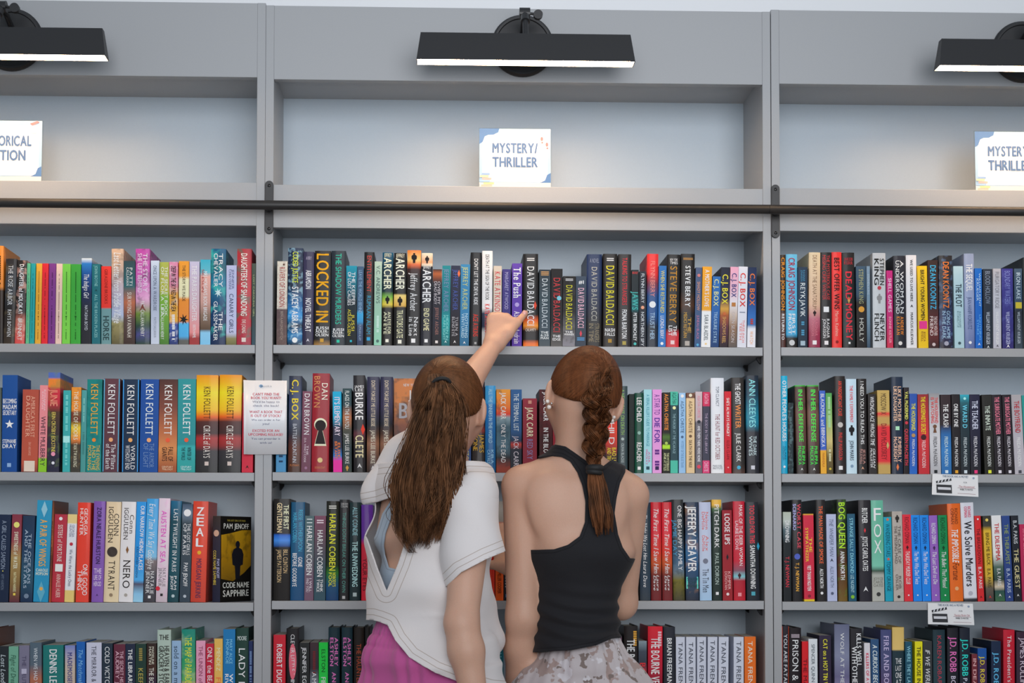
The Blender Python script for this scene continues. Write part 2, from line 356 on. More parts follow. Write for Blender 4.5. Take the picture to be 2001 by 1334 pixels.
        q('scroll_emblem', [(hw - .03, hg * .78), (hw - .014, hg * .78), (hw - .012, hg * .9), (hw - .029, hg * .9)], 'f4d8d4', -.0037)
make_glyphs("ABCDEFGHIJKLMNOPQRSTUVWXYZabcdefghijklmnopqrstuvwxyz0123456789.,'/&#!?:- ")
genre_sign(935.5, 247, 362, 1, ['MYSTERY|', 'THRILLER'], 'white genre sign reading mystery thriller on the middle niche', True)
genre_sign(-62.5, 231, 349, 0, ['HISTORICAL', 'FICTION'], 'genre sign reading historical fiction cut by the left picture edge', False)
genre_sign(1905, 253, 368, 2, ['MYSTERY|', 'THRILLER'], 'genre sign reading mystery thriller cut by the right picture edge', True)
# taped notice on the divider
def notice():
    Y = -.004; a = at(477, 743, Y); b = at(560, 888, Y); W_, H_ = b[0] - a[0], a[2] - b[2]
    t = empty('taped_notice', (a[0] + W_ / 2, Y, b[2]), 'white laminated notice taped to the divider between left and middle bookcases', 'notice')
    def bend(u): return -.0004 - (.012 * max(0, (.28 - u) / .28) ** 2)
    n = 16; V = []; Fc = []
    for s in (0, 1):
        for i in range(n + 1):
            for j in range(2):
                u = i / n; V.append((u * W_ - W_ / 2 + (.002 if (j == 0 and u < .05) else 0), bend(u) + s * .0005, j * H_ - u * (1 - j) * -.001))
    N = 2 * (n + 1)
    for i in range(n):
        Fc += [(2 * i, 2 * i + 2, 2 * i + 3, 2 * i + 1), (N + 2 * i + 1, N + 2 * i + 3, N + 2 * i + 2, N + 2 * i)]
        Fc += [(2 * i, N + 2 * i, N + 2 * i + 2, 2 * i + 2), (2 * i + 1, 2 * i + 3, N + 2 * i + 3, N + 2 * i + 1)]
    Fc += [(0, 1, N + 1, N), (2 * n, N + 2 * n, N + 2 * n + 1, 2 * n + 1)]
    mesh('sheet', V, Fc, mat('laminate', (.82, .83, .86, 1), .4, coat=.25), t, True)
    for tx, zc, hh, ww, col, bo in (("books", .925, .034, .3, '9098a8', 0), ("CAN'T FIND THE", .815, .042, .62, 'c8304c', 1), ("BOOK YOU WANT?", .765, .042, .70, 'c8304c', 1), ("We'd be happy to", .712, .034, .63, '3c4470', 0), ("check the back!", .66, .034, .6, '3c4470', 0),
        ("WANT A BOOK THAT", .575, .042, .76, 'c8304c', 1), ("IS OUT OF STOCK?", .523, .042, .70, 'c8304c', 1), ("We can order it for", .468, .034, .67, '3c4470', 0), ("you!", .415, .034, .16, '3c4470', 0),
        ("EXCITED FOR AN", .322, .042, .62, 'c8304c', 1), ("UPCOMING RELEASE?", .27, .042, .8, 'c8304c', 1), ("You can preorder it", .215, .034, .67, '3c4470', 0), ("with us!", .16, .034, .28, '3c4470', 0)):
        v, f = block(tx, W_ * ww, H_ * hh * .8, bo, 0, .4, 1.5); v = v + (W_ * .015, zc * H_)
        sep(mesh('lettering', [(x, bend((x + W_ / 2) / W_) - .0005, z) for x, z in v], f, ink(col), t))
    mesh('emblem', [(-.011 + .005 * math.cos(q), bend(.4) - .0005, .925 * H_ + .004 * math.sin(q)) for q in np.linspace(0, 6.28, 12, endpoint=False)], [tuple(range(12))], ink('90b0d0'), t)
notice()
def movie_card(quad, row, label, film):
    P = [at(x, y, -.004) for x, y in quad]; o = (P[0] + P[1]) / 2; t = empty('movie_card', o, label, 'card', 'movie cards clipped under the shelf edges')
    Pm = [p - o for p in P]
    def uv(u, v, l=-.0006): q = (1 - v) * ((1 - u) * Pm[0] + u * Pm[1]) + v * ((1 - u) * Pm[3] + u * Pm[2]); return (q[0], q[1] + l, q[2])
    V = [uv(0, 0, 0), uv(1, 0, 0), uv(1, 1, 0), uv(0, 1, 0)]; V += [(x, y + .0006, z) for x, y, z in V]
    mesh('card_sheet', V, [(3, 2, 1, 0), (4, 5, 6, 7), (0, 1, 5, 4), (1, 2, 6, 5), (2, 3, 7, 6), (3, 0, 4, 7)], PAPER, t)
    asp = 91 / 44
    def txt(s, uc, vc, L, Hh, col, b=0, it=0, nm='lettering'):
        v, f = block(s, L, Hh / asp, b, it, .3, 1.6); sep(mesh(nm, [uv(uc + x, vc - y * asp) for x, y in v], f, ink(col), t))
    txt('THIS BOOK HAS A MOVIE!', .5, .09, .56, .1, '54708c', 1); txt('FOR', .72, .36, .08, .07, '485060'); txt(film, .74, .55, .34, .09, 'b05868', 0, 1); txt('WHERE TO WATCH:', .74, .69, .28, .08, '3c4048', 1)
    for v0 in (.61, .87): mesh('rule_line', [uv(.55, v0), uv(.94, v0 + .01), uv(.94, v0 + .025), uv(.55, v0 + .015)], [(3, 2, 1, 0)], ink('98707c'), t)
    def pol(name, pts, col, l): mesh(name, [uv(u, v, l) for u, v in pts], [tuple(range(len(pts)))[::-1]], ink(col), t)
    pol('clapper_board', [(.09, .5), (.42, .5), (.43, .9), (.1, .9)], '24262c', -.0008); pol('clapper_board', [(.08, .34), (.41, .18), (.42, .29), (.09, .45)], '24262c', -.0008)
    for k in range(4): pol('clapper_stripe', [(.13 + k * .075, .31 - k * .036), (.16 + k * .075, .295 - k * .036), (.14 + k * .075, .41 - k * .036), (.11 + k * .075, .425 - k * .036)], 'e0e2e8', -.0011)
    pol('clapper_stripe', [(.12, .62), (.4, .62), (.405, .74), (.125, .74)], 'd8dae0', -.0011)
    pol('badge', [(.9 + .025 * math.cos(a), .14 + .05 * math.sin(a)) for a in np.linspace(0, 6.28, 12, endpoint=False)], '98a8c0', -.0008)
movie_card([(1822, 925.5), (1911, 928.5), (1912, 970.5), (1821, 966)], 'B', 'white movie card under the second shelf of the right bookcase', 'The Housemaid')
movie_card([(1813, 1177.5), (1901, 1179), (1904, 1221), (1813.5, 1219)], 'C', 'white movie card under the third shelf of the right bookcase', 'Thursday Murder Club')
# ------------------------------------------------------------------ the books
BOOKS = r"""
#L1
-45 22 -40 42 h|e08a30@0 d9822c@.42 3a2c22@.46 241e1c@1|LEGACY,2a1a10,.08,.4,.5|tall orange book with dark foot at far left end
25 110 46 143 h|2b2726@0 3a4048@.3 262220@.6 3d3228@1~6a5a40*.4*30|THE ROSE ARBOR,d8d8d8,.08,.55,.42;RHYS BOWEN,d8d8d8,.6,.92,.34|black hardback with thin widely spaced white capitals
112 190 132 155 h|2a2523@0 2c2624@.62 b86a5a@.72 d8504e@1~f2b0a0*.35*60|DAUGHTER of MOLOKA'I,f4f0ea,.05,.64,.42,b;BRENNERT,f0e8e0,.7,.96,.4|black book with pink flowers at its foot
200 226 . 178 p|62b88a@0|THE LITTLE SERIES ONE,2c4a3c,.1,.95,.3;*circ,2c4a3c,.66,.2|narrow pale green spine first of the rainbow series
230 265 . 180 p|28a0a0@0|THE LITTLE SERIES TWO,124c50,.1,.95,.3;*circ,124c50,.66,.2|narrow turquoise spine of the rainbow series
272 318 . 180 p|f0a838@0|THE LITTLE SERIES THREE,80500e,.1,.95,.3;*circ,80500e,.66,.2|narrow amber spine of the rainbow series
323 370 . 180 p|e02c34@0|THE LITTLE SERIES FOUR,701018,.1,.95,.3;*circ,701018,.66,.2|narrow red spine of the rainbow series
374 428 . 180 p|7c3a86@0|THE LITTLE SERIES FIVE,3c1444,.1,.95,.3;*circ,3c1444,.66,.2|narrow purple spine of the rainbow series
432 480 . 182 p|e6c4b4@0|THE LITTLE SERIES SIX,7a5c50,.1,.95,.3;*circ,7a5c50,.66,.2|narrow cream spine of the rainbow series
485 547 . 184 p|78cc4c@0|THE LITTLE SERIES SEVEN,2c6a20,.1,.95,.3;*circ,2c6a20,.66,.2|lime green spine of the rainbow series
552 628 . 186 p|3ea23c@0|THE LITTLE SERIES EIGHT,185c1a,.1,.95,.3;*circ,185c1a,.66,.2|wide grass green spine ending the rainbow series
633 712 635 140 p|e0e6ee@0 2a78c0@.06 1c4c90@.2 1e2c54@.4 2a2c34@.6 2a2a30@1|The Indigo Girl,f0f0f4,.18,.46,.5,i;NATASHA BOYD,c8ccd4,.55,.84,.3|navy paperback with blue cloud top and white script
718 783 720 185 p|1f6c72@0 246a74@1|JOHN BOYNE,8ec8c4,.02,.28,.36;ALL THE BROKEN PLACES,8ec8c4,.38,.92,.34;*tri,163c40,.33,.3|dark teal paperback with pale teal capitals
792 868 . 202 p|e8382e@0 e8382e@.53 6e9698@.55 6e9698@1|GERALDINE BROOKS,7a1512,.04,.48,.3;HORSE,2c4446,.64,.95,.6,b|red topped grey paperback with large dark HORSE lettering
872 965 . 65 h|d8b090@0 c8a890@.18 b8a8b0@.4 a8b4d0@.7 9a9060@.78 60583c@1~403a28*.25*50|Last Letter from Paddle Village,fafafa,.04,.78,.6,i|tall peach hardback fading to a landscape
968 1055 . 160 p|30464c@0 2c6468@.3 b86848@.5 5a4642@.7 40302c@1|PATTI/CALLAHAN,e0e0dc,.08,.3,.6;SURVIVING SAVANNAH,e8e0d4,.38,.92,.36|teal to orange paperback between two tall hardbacks
1060 1170 . 65 h|b848a0@0 c860b0@.3 e0a0c8@.52 708838@.68 34503c@.8 4a4a80@.9 2e4436@1~263828*.3*50|THE STORY/SHE LEFT BEHIND,f4d8ec,.05,.46,.75;PATTI CALLAHAN HENRY,f0f0e0,.55,.92,.26;*tri,7a3c34,.62,.5|tall magenta hardback with a brick tower
1180 1245 . 158 p|c8d4e4@0 a8b0c4@.4 c4ccdc@1|ONCE UPON A WARDROBE,5c6678,.06,.6,.4;PATTI CALLAHAN,7a8494,.68,.92,.3|pale blue white paperback with grey capitals
1248 1320 . 170 p|a8b050@0 b4b448@.35 7cae3c@.42 64983c@.8 4c7a34@1|THE SECRET BOOK/OF FLORA LEA,f0f4e0,.06,.66,.8;PATTI CALLAHAN HENRY,f4f8ec,.55,.94,.34,,-.4|yellow green paperback with white capitals
1324 1390 . 168 p|d888a8@0 d888a0@.28 e0a040@.4 dca23e@.72 3c54a0@.76 303c70@1~f0e8e8*.2*80|DEEP IN THE SKY RED IN THE SEA,1c1418,.05,.6,.6,bi;KIRSTEN HART,f0f0f0,.64,.95,.4,i|pink over amber paperback with black brush lettering
1397 1475 1400 162 p|f09830@0 f09830@.18 f0e0b4@.22 f0e0b4@.42 f08c30@.46 e88838@.72 50b0e0@.75 50a8dc@.9 60605c@.95|THE STORM WE MADE,3a2c20,.05,.48,.3;*palm,181818,.7,.9|orange paperback with a black palm silhouette
1480 1558 . 165 p|c0bcd4@0 d0b0b8@.5 e08c8c@.85 a03c3c@.92 a03c3c@1|THE PARIS DAUGHTER,f4f0f6,.05,.72,.46;KRISTIN HARMEL,f4e4e4,.76,.92,.3|lavender paperback fading to rose
1565 1645 1568 150 p|38a8c0@0 60b4c4@.15 e0a89c@.2 c8988c@.5 8a7060@.65 5c4838@.82 88c4e4@.86 7cbce0@1|MRS MORGAN'S BOOK BRIGADE,f0e8e8,.14,.72,.36;SKESLIN,a83c38,.1,.4,.24,,-.5|cyan topped paperback with brown village scene
1645 1762 1650 65 h|145a80@0 1a5868@.2 1e7898@.35 144068@.6 182c50@1~38b0a8*.55*25|TRACY/CHEVALIER,f0f4f4,.05,.4,.66;THE/GLASSMAKER,f0f4f4,.55,.96,.66;*palm,c8e0e0,.46,.5|tall swirling blue and teal hardback
1768 1848 1771 195 p|b4b8d8@0 bcc0dc@.85 8a8458@.92 6a6840@1|JENNIFER/CHIAVERINI,60688c,.05,.3,.55;CANARY GIRLS,3c4464,.36,.85,.4|pale lavender paperback with slate lettering
1850 1962 1855 65 h|a82c34@0 c03440@.4 b82c38@.7 a03040@1~3c6a5a*.5*30|DAUGHTERS OF SHANDONG,f4ecdc,.05,.7,.42,b;EVE J CHUNG,f4ecdc,.74,.88,.3;*rect,d8c8c0,.95,.3|tall red floral hardback with cream capitals
1968 2004 . 180 p|4a5448@0 3c4840@.6 38505c@1|LOST CAROLINA GIRL,a8b080,.1,.7,.4|dark green book against the divider
#C1
42 125 50 170 p|d8d0c0@0 d4cabc@.56 5c4a4c@.58 64504c@1~86706c*.2*120|RIVERS OF LONDON,a02c2c,.07,.55,.5;BEN AARONOVITCH,a8988c,.6,.94,.24;*circ,5c3c30,.04,.2,.3|cream and brown paperback with red lettering at left end
130 252 133 62 h|1a2c48@0 18263c@.4 2468a0@.6 3090d0@.7 142438@.8 2878b0@.9 102030@1~a8d4f0*.3*90|CODED JUSTICE,d8e838,.04,.36,.36;STACEY ABRAMS,f4f8fa,.4,.88,.42,b;*circ,e4ecf0,.95,.36|tall navy hardback with blue stripes and white stars
254 342 258 92 h|34304c@0 363250@.5 2c2840@1|ABRAMSON,e8e4ec,.2,.4,.5,b;NOVEL THREAT,e8e4ec,.5,.86,.5,b;AVERY,b0a8c0,.04,.1,.5,h;*tri,d8d4e0,.95,.3|dark purple hardback with condensed white capitals
346 478 355 85 h|1f1d1c@0 201e1d@.94 a07840@1|LOCKED IN,f5a416,.03,.76,.74,b;JUSSI/ADLER-/OLSEN,f0ece4,.8,.91,.8,bh;*rect,c89838,.95,.22|thick black hardback with huge orange yellow title
486 603 491 85 h|242c34@0 202830@1|THE SHADOW MURDERS,2fc0a0,.03,.78,.4;JUSSI/ADLER-/OLSEN,f0f4f4,.82,.92,.8,bh;*rect,30c0a0,.96,.2|thick slate hardback with green title capitals
605 692 612 207 p|1890a8@0 167c90@.15 182830@.45 14181c@1|THE KEEPER/OF LOST CAUSES,e8f0f0,.08,.5,.76;JUSSI/ADLER-OLSEN,d8c838,.55,.88,.7;*rect,28a8b8,.95,.2|teal topped black paperback with yellow author
697 748 700 212 p|3c5874@0 40607c@.55 38a0d0@.6 3890c4@.7 3c5070@.75 303c58@1|LEAVE THE WORLD BEHIND,8ab0d0,.05,.6,.5;RUMAAN ALAM,90a8c4,.74,.94,.4|slim slate blue paperback beside teal topped one
750 832 753 95 h|1c1b1c@0|ENTITLEMENT,d04840,.04,.43,.42;RUMAAN ALAM,3c9ab8,.47,.88,.42;*rect,30a0d0,.93,.34|black hardback with red title and blue author
836 896 840 172 p|b4c8b4@0 98bca4@.5 8cc8ac@1|V.C. ANDREWS,48605c,.05,.5,.5;THE GIRL,c8e4d8,.65,.85,.4;*circ,50706a,.95,.4|pale mint paperback with grey green capitals
900 986 905 98 h|16506c@0 14303c@.2 142c34@.42 78b040@.48 d8c040@.56 201c18@.6 1c1a18@1|ARCHER,f4ecc8,.06,.4,.7,b;JEFFREY,d8d4b0,.01,.05,.7,h;*fig,141410,.51,.6;AN EYE FOR/AN EYE,f0e8c0,.64,.88,.74;*rect,e8e4d4,.95,.3|hardback with running man on a green sunset
996 1096 1002 102 h|1c1a19@0 1c1a19@.44 e8c870@.46 d8a848@.57 1c1a18@.59|ARCHER,f6eed2,.06,.4,.7,b;JEFFREY,e8e0c4,.01,.05,.7,h;*fig,201810,.52,.6;TRAITORS GATE,f0e4b8,.62,.92,.5;*rect,e8e4d4,.96,.3|black hardback with man on yellow square
1101 1212 1110 80 h|e0762c@0 f0b868@.1 d06030@.15 381c18@.2 1e1a1a@.3 1c1a1a@1|Jeffrey Archer,f0ece8,.24,.64,.5;Next/in Line,f0ece8,.7,.9,.74;*fig,181010,.08,.6;*rect,f0ece8,.95,.3|black hardback with man against orange sky top
1216 1306 1226 103 h|f0dcc0@0 e8a070@.1 e8d4bc@.13 26262c@.15 24242c@1|ARCHER,f2f0ec,.18,.54,.74,b;JEFFREY,e8e4e0,.14,.17,.7,h;END GAME,f0e0b0,.6,.84,.5;*fig,241c1c,.07,.55;*rect,f0ece8,.95,.3|dark hardback with figure on a cream top square
1310 1383 1313 235 p|2c2624@0 b05c30@.06 7a4028@.12 24222a@.18 242430@.7 1f1c1e@1|OVER MY/DEAD BODY,c8c0c4,.16,.46,.76;JEFFREY ARCHER,a07068,.5,.86,.36;*rect,d8d0cc,.95,.3|low dark paperback with an orange streak on top
1386 1453 1388 205 p|1c8088@0 16747c@.55 189898@.7 0c5c64@1|JEFFREY ARCHER,7a8cb0,.04,.58,.56;HIDDEN IN/PLAIN SIGHT,88d4d0,.62,.93,.7;*tri,d0e8e4,.95,.3|deep teal paperback with a muted lilac author line
1456 1532 1458 205 p|2a2e44@0 26283c@.4 241f26@.7 1c1a1c@1|JEFFREY ARCHER,4c5ca4,.05,.56,.5;TURN A/BLIND EYE,b8b4b8,.64,.88,.7;*tri,e0dcdc,.95,.3;*dia,e87040,.1,.5,.7|navy paperback with an orange corner patch
1535 1610 1538 195 p|3880ac@0 347ca8@.6 286488@1|JEFFREY ARCHER,c8c878,.03,.56,.52;NOTHING/VENTURED,c0dcec,.6,.9,.74;*tri,e8f0f4,.96,.3|steel blue paperback with yellow author capitals
1618 1708 1619 98 h|202022@0 1e1e20@1|DON'T LET THE DEVIL RIDE,e8e8e6,.07,.56,.34;ACE ATKINS,d83c30,.66,.9,.44,b;*rect,b8b8b8,.97,.2|black hardback with red author left of white hardback
1716 1800 1719 85 h|e4e2e0@0 e2e0de@.6 343c50@.66 303850@.8 dcdad8@.86|DEATH AT THE SIGN OF THE ROOK,2a2628,.04,.52,.36;KATE ATKINSON,d8403c,.56,.9,.44,b|white hardback with red author beside the reaching hand
1808 1874 1812 208 p|c8bcac@0 d0c4b4@.5 c0b0a0@1|KATE ATKINSON,c83440,.07,.62,.68;TRANSCRIPTION,6c5c58,.66,.92,.4|beige paperback with long red capitals above the hand
1880 1948 1884 235 p|3c3478@0 342e70@1|MARGARET ATWOOD,a8a4cc,.04,.52,.42;OLD BABES,8c88b8,.6,.85,.4;*circ,a8a4cc,.95,.36|indigo paperback under the reaching hand
#C1b
0 78 4 180 p|5c3cA0@0 5838a0@1|The Push,f2f0f6,.05,.42,.7,b;*circ,a898d0,.5,.44;ASHLEY Audrain,e0d8f0,.58,.97,.56,b|bright purple paperback touched by the thumb
90 207 . 105 h|1c1a1a@0 1c1a1a@.66 d85820@.72 e89030@.78 241a18@.83 1c1a1c@.93 d86828@.97 e87828@1|DAVID BALDACCI,f0f0ee,.14,.78,.46;CALAMITY,d8d0c8,.81,.84,.7,h;*dia,d84830,.56,.36,.6;No.1,d8d8d8,.04,.1,.5,h|tall black hardback with flames across its foot
213 300 216 228 p|2c343c@0 34444c@.4 3c4a54@.8 4c565c@1|DAVID BALDACCI,c8d0d4,.12,.76,.5;THE/6:20/MAN,e0e4e4,.8,.91,.7,bh;No.1,c89860,.02,.08,.7,h|slate paperback with silver author and stacked white title
306 395 309 222 p|181618@0 201c1e@.7 5c5a58@1|DAVID BALDACCI,c83c40,.12,.82,.58;THE/EDGE,f4f4f4,.85,.93,.7,bh;*circ,7ac0d0,.38,.4,.4|black paperback with long red author capitals
398 495 401 280 p|1c1a18@0 242220@.5 6a686a@.8 84828a@1~3a3838*.4*60|DAVID BALDACCI,d8d030,.13,.76,.5;THE/WINNER,e4e4e4,.78,.85,.8,bh;NO ONE,d0d0d0,.03,.09,.6,h|low black paperback with yellow author capitals
498 580 501 280 p|3c4858@0 34404e@.5 38404c@1|DAVID BALDACCI,e0b0c0,.17,.74,.56,b;#1,e8e8e8,.06,.11,.5,bh;DREAM,5c9cd0,.87,.92,.7,h;*dia,d04858,.82,.4|slate blue paperback with pinkish author capitals
584 702 588 108 h|1c2c50@0 1e2e54@.3 1c243c@.55 201e1e@.75 241f1c@1|DAVID BALDACCI,b8b4a8,.14,.72,.36;STRANGERS/IN TIME,90846c,.75,.95,.76;A NOVEL,8c94a8,.04,.1,.6,h|navy hardback with pale author beside yellow lettered one
712 822 716 105 h|1c1815@0 201a16@1|DAVID BALDACCI,e4d62c,.13,.77,.56;NASH/FALLS,f4f2ea,.8,.89,.7,bh;*rect,a88438,.94,.26;No.1,d8d8d8,.04,.1,.5,h|black hardback with tall yellow author capitals
828 930 834 108 h|282424@0 2a2626@1|TALKING TO STRANGERS,d03840,.04,.55,.36,b;FIONA BARTON,e8e8e8,.6,.91,.36,b;*rect,a89850,.96,.28|charcoal hardback with red condensed title
936 992 938 230 p|242c30@0 242c30@.3 246c6c@.4 1e5c60@.52 1c2224@.56|JAWS,48b0a8,.28,.52,.8,b;PETER BENCHLEY,e4ecec,.56,.92,.46,b;BENCHLEY,d84848,.02,.06,.8,h;*circ,50b8b0,.96,.4|slim black paperback with teal shark art
994 1048 . 243 p|2c3038@0 2a2e36@1|FLYNN BERRY,d8dce0,.03,.42,.44;NORTHERN SPY,d8dce0,.54,.99,.44;*circ,e8a080,.48,.5|slim charcoal paperback with an orange oval
1055 1142 1062 105 h|e0302e@0 d83030@.22 7c3848@.32 284c80@.45 1f5088@.65 26303c@.78 2c323c@1|FLYNN BERRY,e88c84,.08,.46,.4;*circ,f2f2f2,.545,.6;TRUST HER,a8c4dc,.63,.92,.4|hardback with bright red top and white disc
1143 1203 1148 198 p|2c6cb0@0 3474b8@1|WHEN SHE RETURNED,e0d060,.06,.58,.5;LUCINDA BERRY,f0f4f8,.62,.9,.46;*circ,f0f4f8,.96,.4|blue paperback with yellow title capitals
1206 1306 1219 110 h|1b1918@0 1b1918@.8 c8303a@.86 c8303a@1|STEVE BERRY,c88c30,.13,.74,.52;THE/LIST,f0f0f0,.77,.88,.7,b;*rect,e8c8c8,.95,.3;NEW YORK/TIMES,d8d8d8,.04,.11,.6,h|black hardback with gold author and red foot
1318 1425 1326 105 h|1d1a19@0 1c1a19@.4 4a2c18@.55 1c1a19@.65|STEVE BERRY,f0f0ee,.13,.57,.36,b;THE/MEDICI RETURN,d0a048,.63,.9,.6;*rect,b0a8a0,.96,.34;NOVEL,c08c48,.04,.08,.7,h|black hardback with white author above gold title
1428 1478 1440 212 p|4a5878@0 40587c@.6 385880@1|SHADY HOLLOW,d89878,.18,.54,.46;JUNEAU BLACK,c07898,.6,.9,.4;*circ,c87878,.1,.5;*circ,58a8d0,.97,.4|slim dusty blue paperback with salmon title
1480 1553 1493 205 p|f0a028@0 f0a028@.54 eceae8@.56 eceae8@1|A MOTHER'S LOVE,fdf8ec,.04,.5,.46,b;SARA BLAEDEL,384850,.6,.92,.42;*rect,e8c890,.96,.2|white paperback with a broad orange upper half
1555 1618 1572 282 p|2c6cb0@0 2860a4@.5 204880@.8 1c3c6c@1|C.J. BOX,d8d89c,.04,.42,.56,b;TREASURE STATE,a8c8e0,.5,.94,.4|low blue paperback with cream author capitals
1623 1690 1633 210 p|1f2434@0 2a2c48@.4 d09c40@.52 a85830@.6 5c3040@.75 241c24@1|C.J. BOX,e8d838,.09,.46,.64,b;SHADOWS REEL,d8a860,.62,.95,.4;*rect,c86838,.58,.3|dark paperback with a gold sunset band
1695 1757 1706 207 p|e8a4bc@0 e4b4c4@.3 dcd8dc@.45 c8b4a4@.6 8c6c54@.75 5c5450@1|C.J. BOX,2c3878,.08,.38,.58,b;OPEN SEASON,c0b8b8,.56,.94,.4;*rect,b87840,.47,.5|pink topped paperback with navy author
1762 1833 1773 205 p|dcdce4@0 d8d8e0@1|C.J. BOX,d83830,.08,.5,.56,b;THREE-INCH/TEETH,e07c78,.66,.94,.6;CODY,8890a0,.53,.6,.6,h|white paperback with red author capitals
1842 1905 1845 210 p|1a2848@0 1c3c78@.4 2c68b0@.6 4070a8@.72 e0e0e6@.77 e0e0e6@1|C.J. BOX,e87838,.08,.48,.6,b;WATCH,e8a878,.8,.96,.4;STORM,b83830,.62,.72,.4|navy over white paperback with orange author
#R1
58 104 57 115 h|3a2a1c@0 33261e@.6 5c4038@.64 4c2c28@1|CRAIG JOHNSON,f0922c,.03,.6,.62,b;RETURN TO,f4f0ee,.64,.92,.46,b|brown hardback with orange author against the divider
108 198 104 110 h|68b8d8@0 5cb4d8@.55 3ca0cc@.86 2a2622@.9 262220@1|CRAIG JOHNSON,a02c44,.04,.6,.56,b;FIRST/FROST,f2f6f8,.64,.86,.66,b;*circ,c8c8c8,.95,.5|sky blue hardback with crimson author and black foot
202 276 197 212 p|26384c@0 24384a@.6 1c2c3a@1|REYKJAVIK,e0ecf4,.2,.62,.5;RAGNAR/JONASSON,4c94b8,.04,.18,.5;KATRIN,4c94b8,.68,.86,.4;*rect,a0b4c0,.95,.5|dark blue paperback with white title capitals
288 378 290 95 h|d8c4a0@0 dcb494@.55 b86878@.7 98344c@.85 8c2c48@1|DEATH AT THE SANATORIUM,8c7058,.03,.6,.36;RAGNAR/JONASSON,d07888,.7,.88,.6;*fig,2a1c1c,.64,.4;*rect,e8e0e0,.95,.36|cream hardback fading to crimson at its foot
384 470 378 95 h|262222@0 2a2626@1|THE MYSTERIOUS CASE/MISSING CRIME WRITER,c83c40,.03,.5,.74;RAGNAR/JONASSON,e4e0e0,.7,.9,.66;*rect,e8e4e4,.6,.5;*rect,e8e0e0,.95,.36|black hardback with two lines of red capitals
474 552 466 93 h|e43430@0|BEST OFFER WINS,2a1212,.06,.6,.52,b;Marisa Kashino,f0b0a0,.62,.88,.34;*circ,8c1818,.94,.3|bright red hardback with black title
562 660 552 97 h|222020@0 1e2020@.6 263030@.8 1f1e1e@1|DEAD MONEY,d83040,.2,.92,.5,b;JAKOB/KERR,a83038,.05,.13,.7,bh;*dia,d0a050,.5,.36;*rect,f0f0f0,.95,.16|black hardback with widely spaced red title
670 748 663 205 p|3c5468@0 344c60@.35 241f1c@.45 201c1c@1|STEPHEN KING,a8a878,.04,.46,.44;HOLLY,c8c8c0,.64,.93,.42;*circ,d89838,.53,.6|blue to black paperback with glowing eye
752 778 747 205 p|7890a4@0 708a9c@.6 34485c@1|STEPHEN KING,b0c0cc,.1,.35,.6|very thin grey blue paperback before a silver hardback
800 903 796 100 h|b4b8bc@0 c4c8ca@.5 bcc0c4@1|STEPHEN/KING,181818,.06,.34,.84,b;NEVER/FLINCH,1c1c1c,.64,.93,.84,b;*fig,8c8c8c,.48,.6;*circ,b83c48,.37,.3|silver white hardback with black brush lettering
912 960 906 240 p|c02878@0 c02870@.6 c4304c@1|SHELL GAMES,f0c0d8,.1,.54,.54,b;BONNIE KISTLER,f0a8b8,.6,.94,.4|slim magenta paperback
970 1062 962 122 h|2c2c34@0 24242c@1|A WOMAN/UNDERGROUND,e8e8ec,.05,.63,.74;ANDREW/KLAVAN,e88830,.66,.86,.66,b;*circ,d8d4d0,.95,.34|charcoal hardback with orange author beside white one
1068 1150 1062 117 h|dcdadc@0 e0dee0@1|WE USED TO LIVE HERE,2c2c2e,.05,.5,.24,b;MARCUS KLIEWER,343436,.62,.97,.24,b;*tri,2c2c2e,.55,.3|white hardback with small spaced black capitals
1162 1240 1150 203 p|f4bc1c@0|BRIGHT YOUNG WOMEN,241c10,.05,.66,.38,b;JESSICA/KNOLL,7a3c20,.8,.92,.5;*rect,e03888,.72,.8|yellow paperback with a small pink photograph
1243 1323 1234 157 p|3a2824@0 3c2a26@.5 5c2628@.7 6c2c2c@.8 342020@1|DEAN KOONTZ,44b0d8,.06,.56,.56,b;THE BAD WEATHER/FRIEND,e4d4d0,.64,.86,.8;*circ,c8b8b8,.96,.34|brown paperback with cyan author capitals
1330 1436 1324 120 h|2c2828@0 2c2c38@.4 28304c@.6 30305c@.8 28242c@1~5c78a0*.3*70|DEAN KOONTZ,f07c34,.07,.57,.44,b;GOING HOME/IN THE DARK,a8c8e0,.6,.9,.66;*circ,a0a0b0,.95,.34|speckled dark hardback with orange author capitals
1450 1526 1438 205 p|b0ccd4@0 a8c8d0@1|THE PLOT,20303a,.22,.5,.6,b;JEAN HANFF/KORELITZ,64848c,.55,.75,.44;*circ,3c545c,.94,.3|pale aqua paperback with condensed black title
1533 1612 1523 105 h|8c98b4@0 98a4c4@.5 808cb4@.75 5c6c9c@1|THE SEQUEL,f0f4f8,.11,.4,.6,b;JEAN HANFF KORELITZ,4c5c84,.46,.8,.4;*circ,e8ecf4,.94,.3|tall lavender grey hardback with white title
1616 1671 1604 222 p|1c68c0@0 1a64bc@1|WILLIAM KENT/KRUEGER,b8d8f4,.06,.48,.7;LIGHTNING/STRIKE,68b0e8,.58,.9,.66;*tri,e4ecf8,.95,.4|bright blue paperback
1680 1752 1675 228 p|2c3440@0 28303c@1|BLOOD HOLLOW,8894a8,.03,.44,.52;WILLIAM KENT KRUEGER,c8d0dc,.54,.95,.4;*tri,e0e4ec,.98,.3|dark slate paperback with pale capitals
1757 1820 1752 225 p|b0b0b8@0 c4c4cc@.4 b4b4c0@1|PURGATORY RIDGE,84848c,.04,.5,.5;WILLIAM KENT KRUEGER,e8e8ee,.54,.95,.36;*tri,303038,.97,.3|light grey paperback with faint capitals
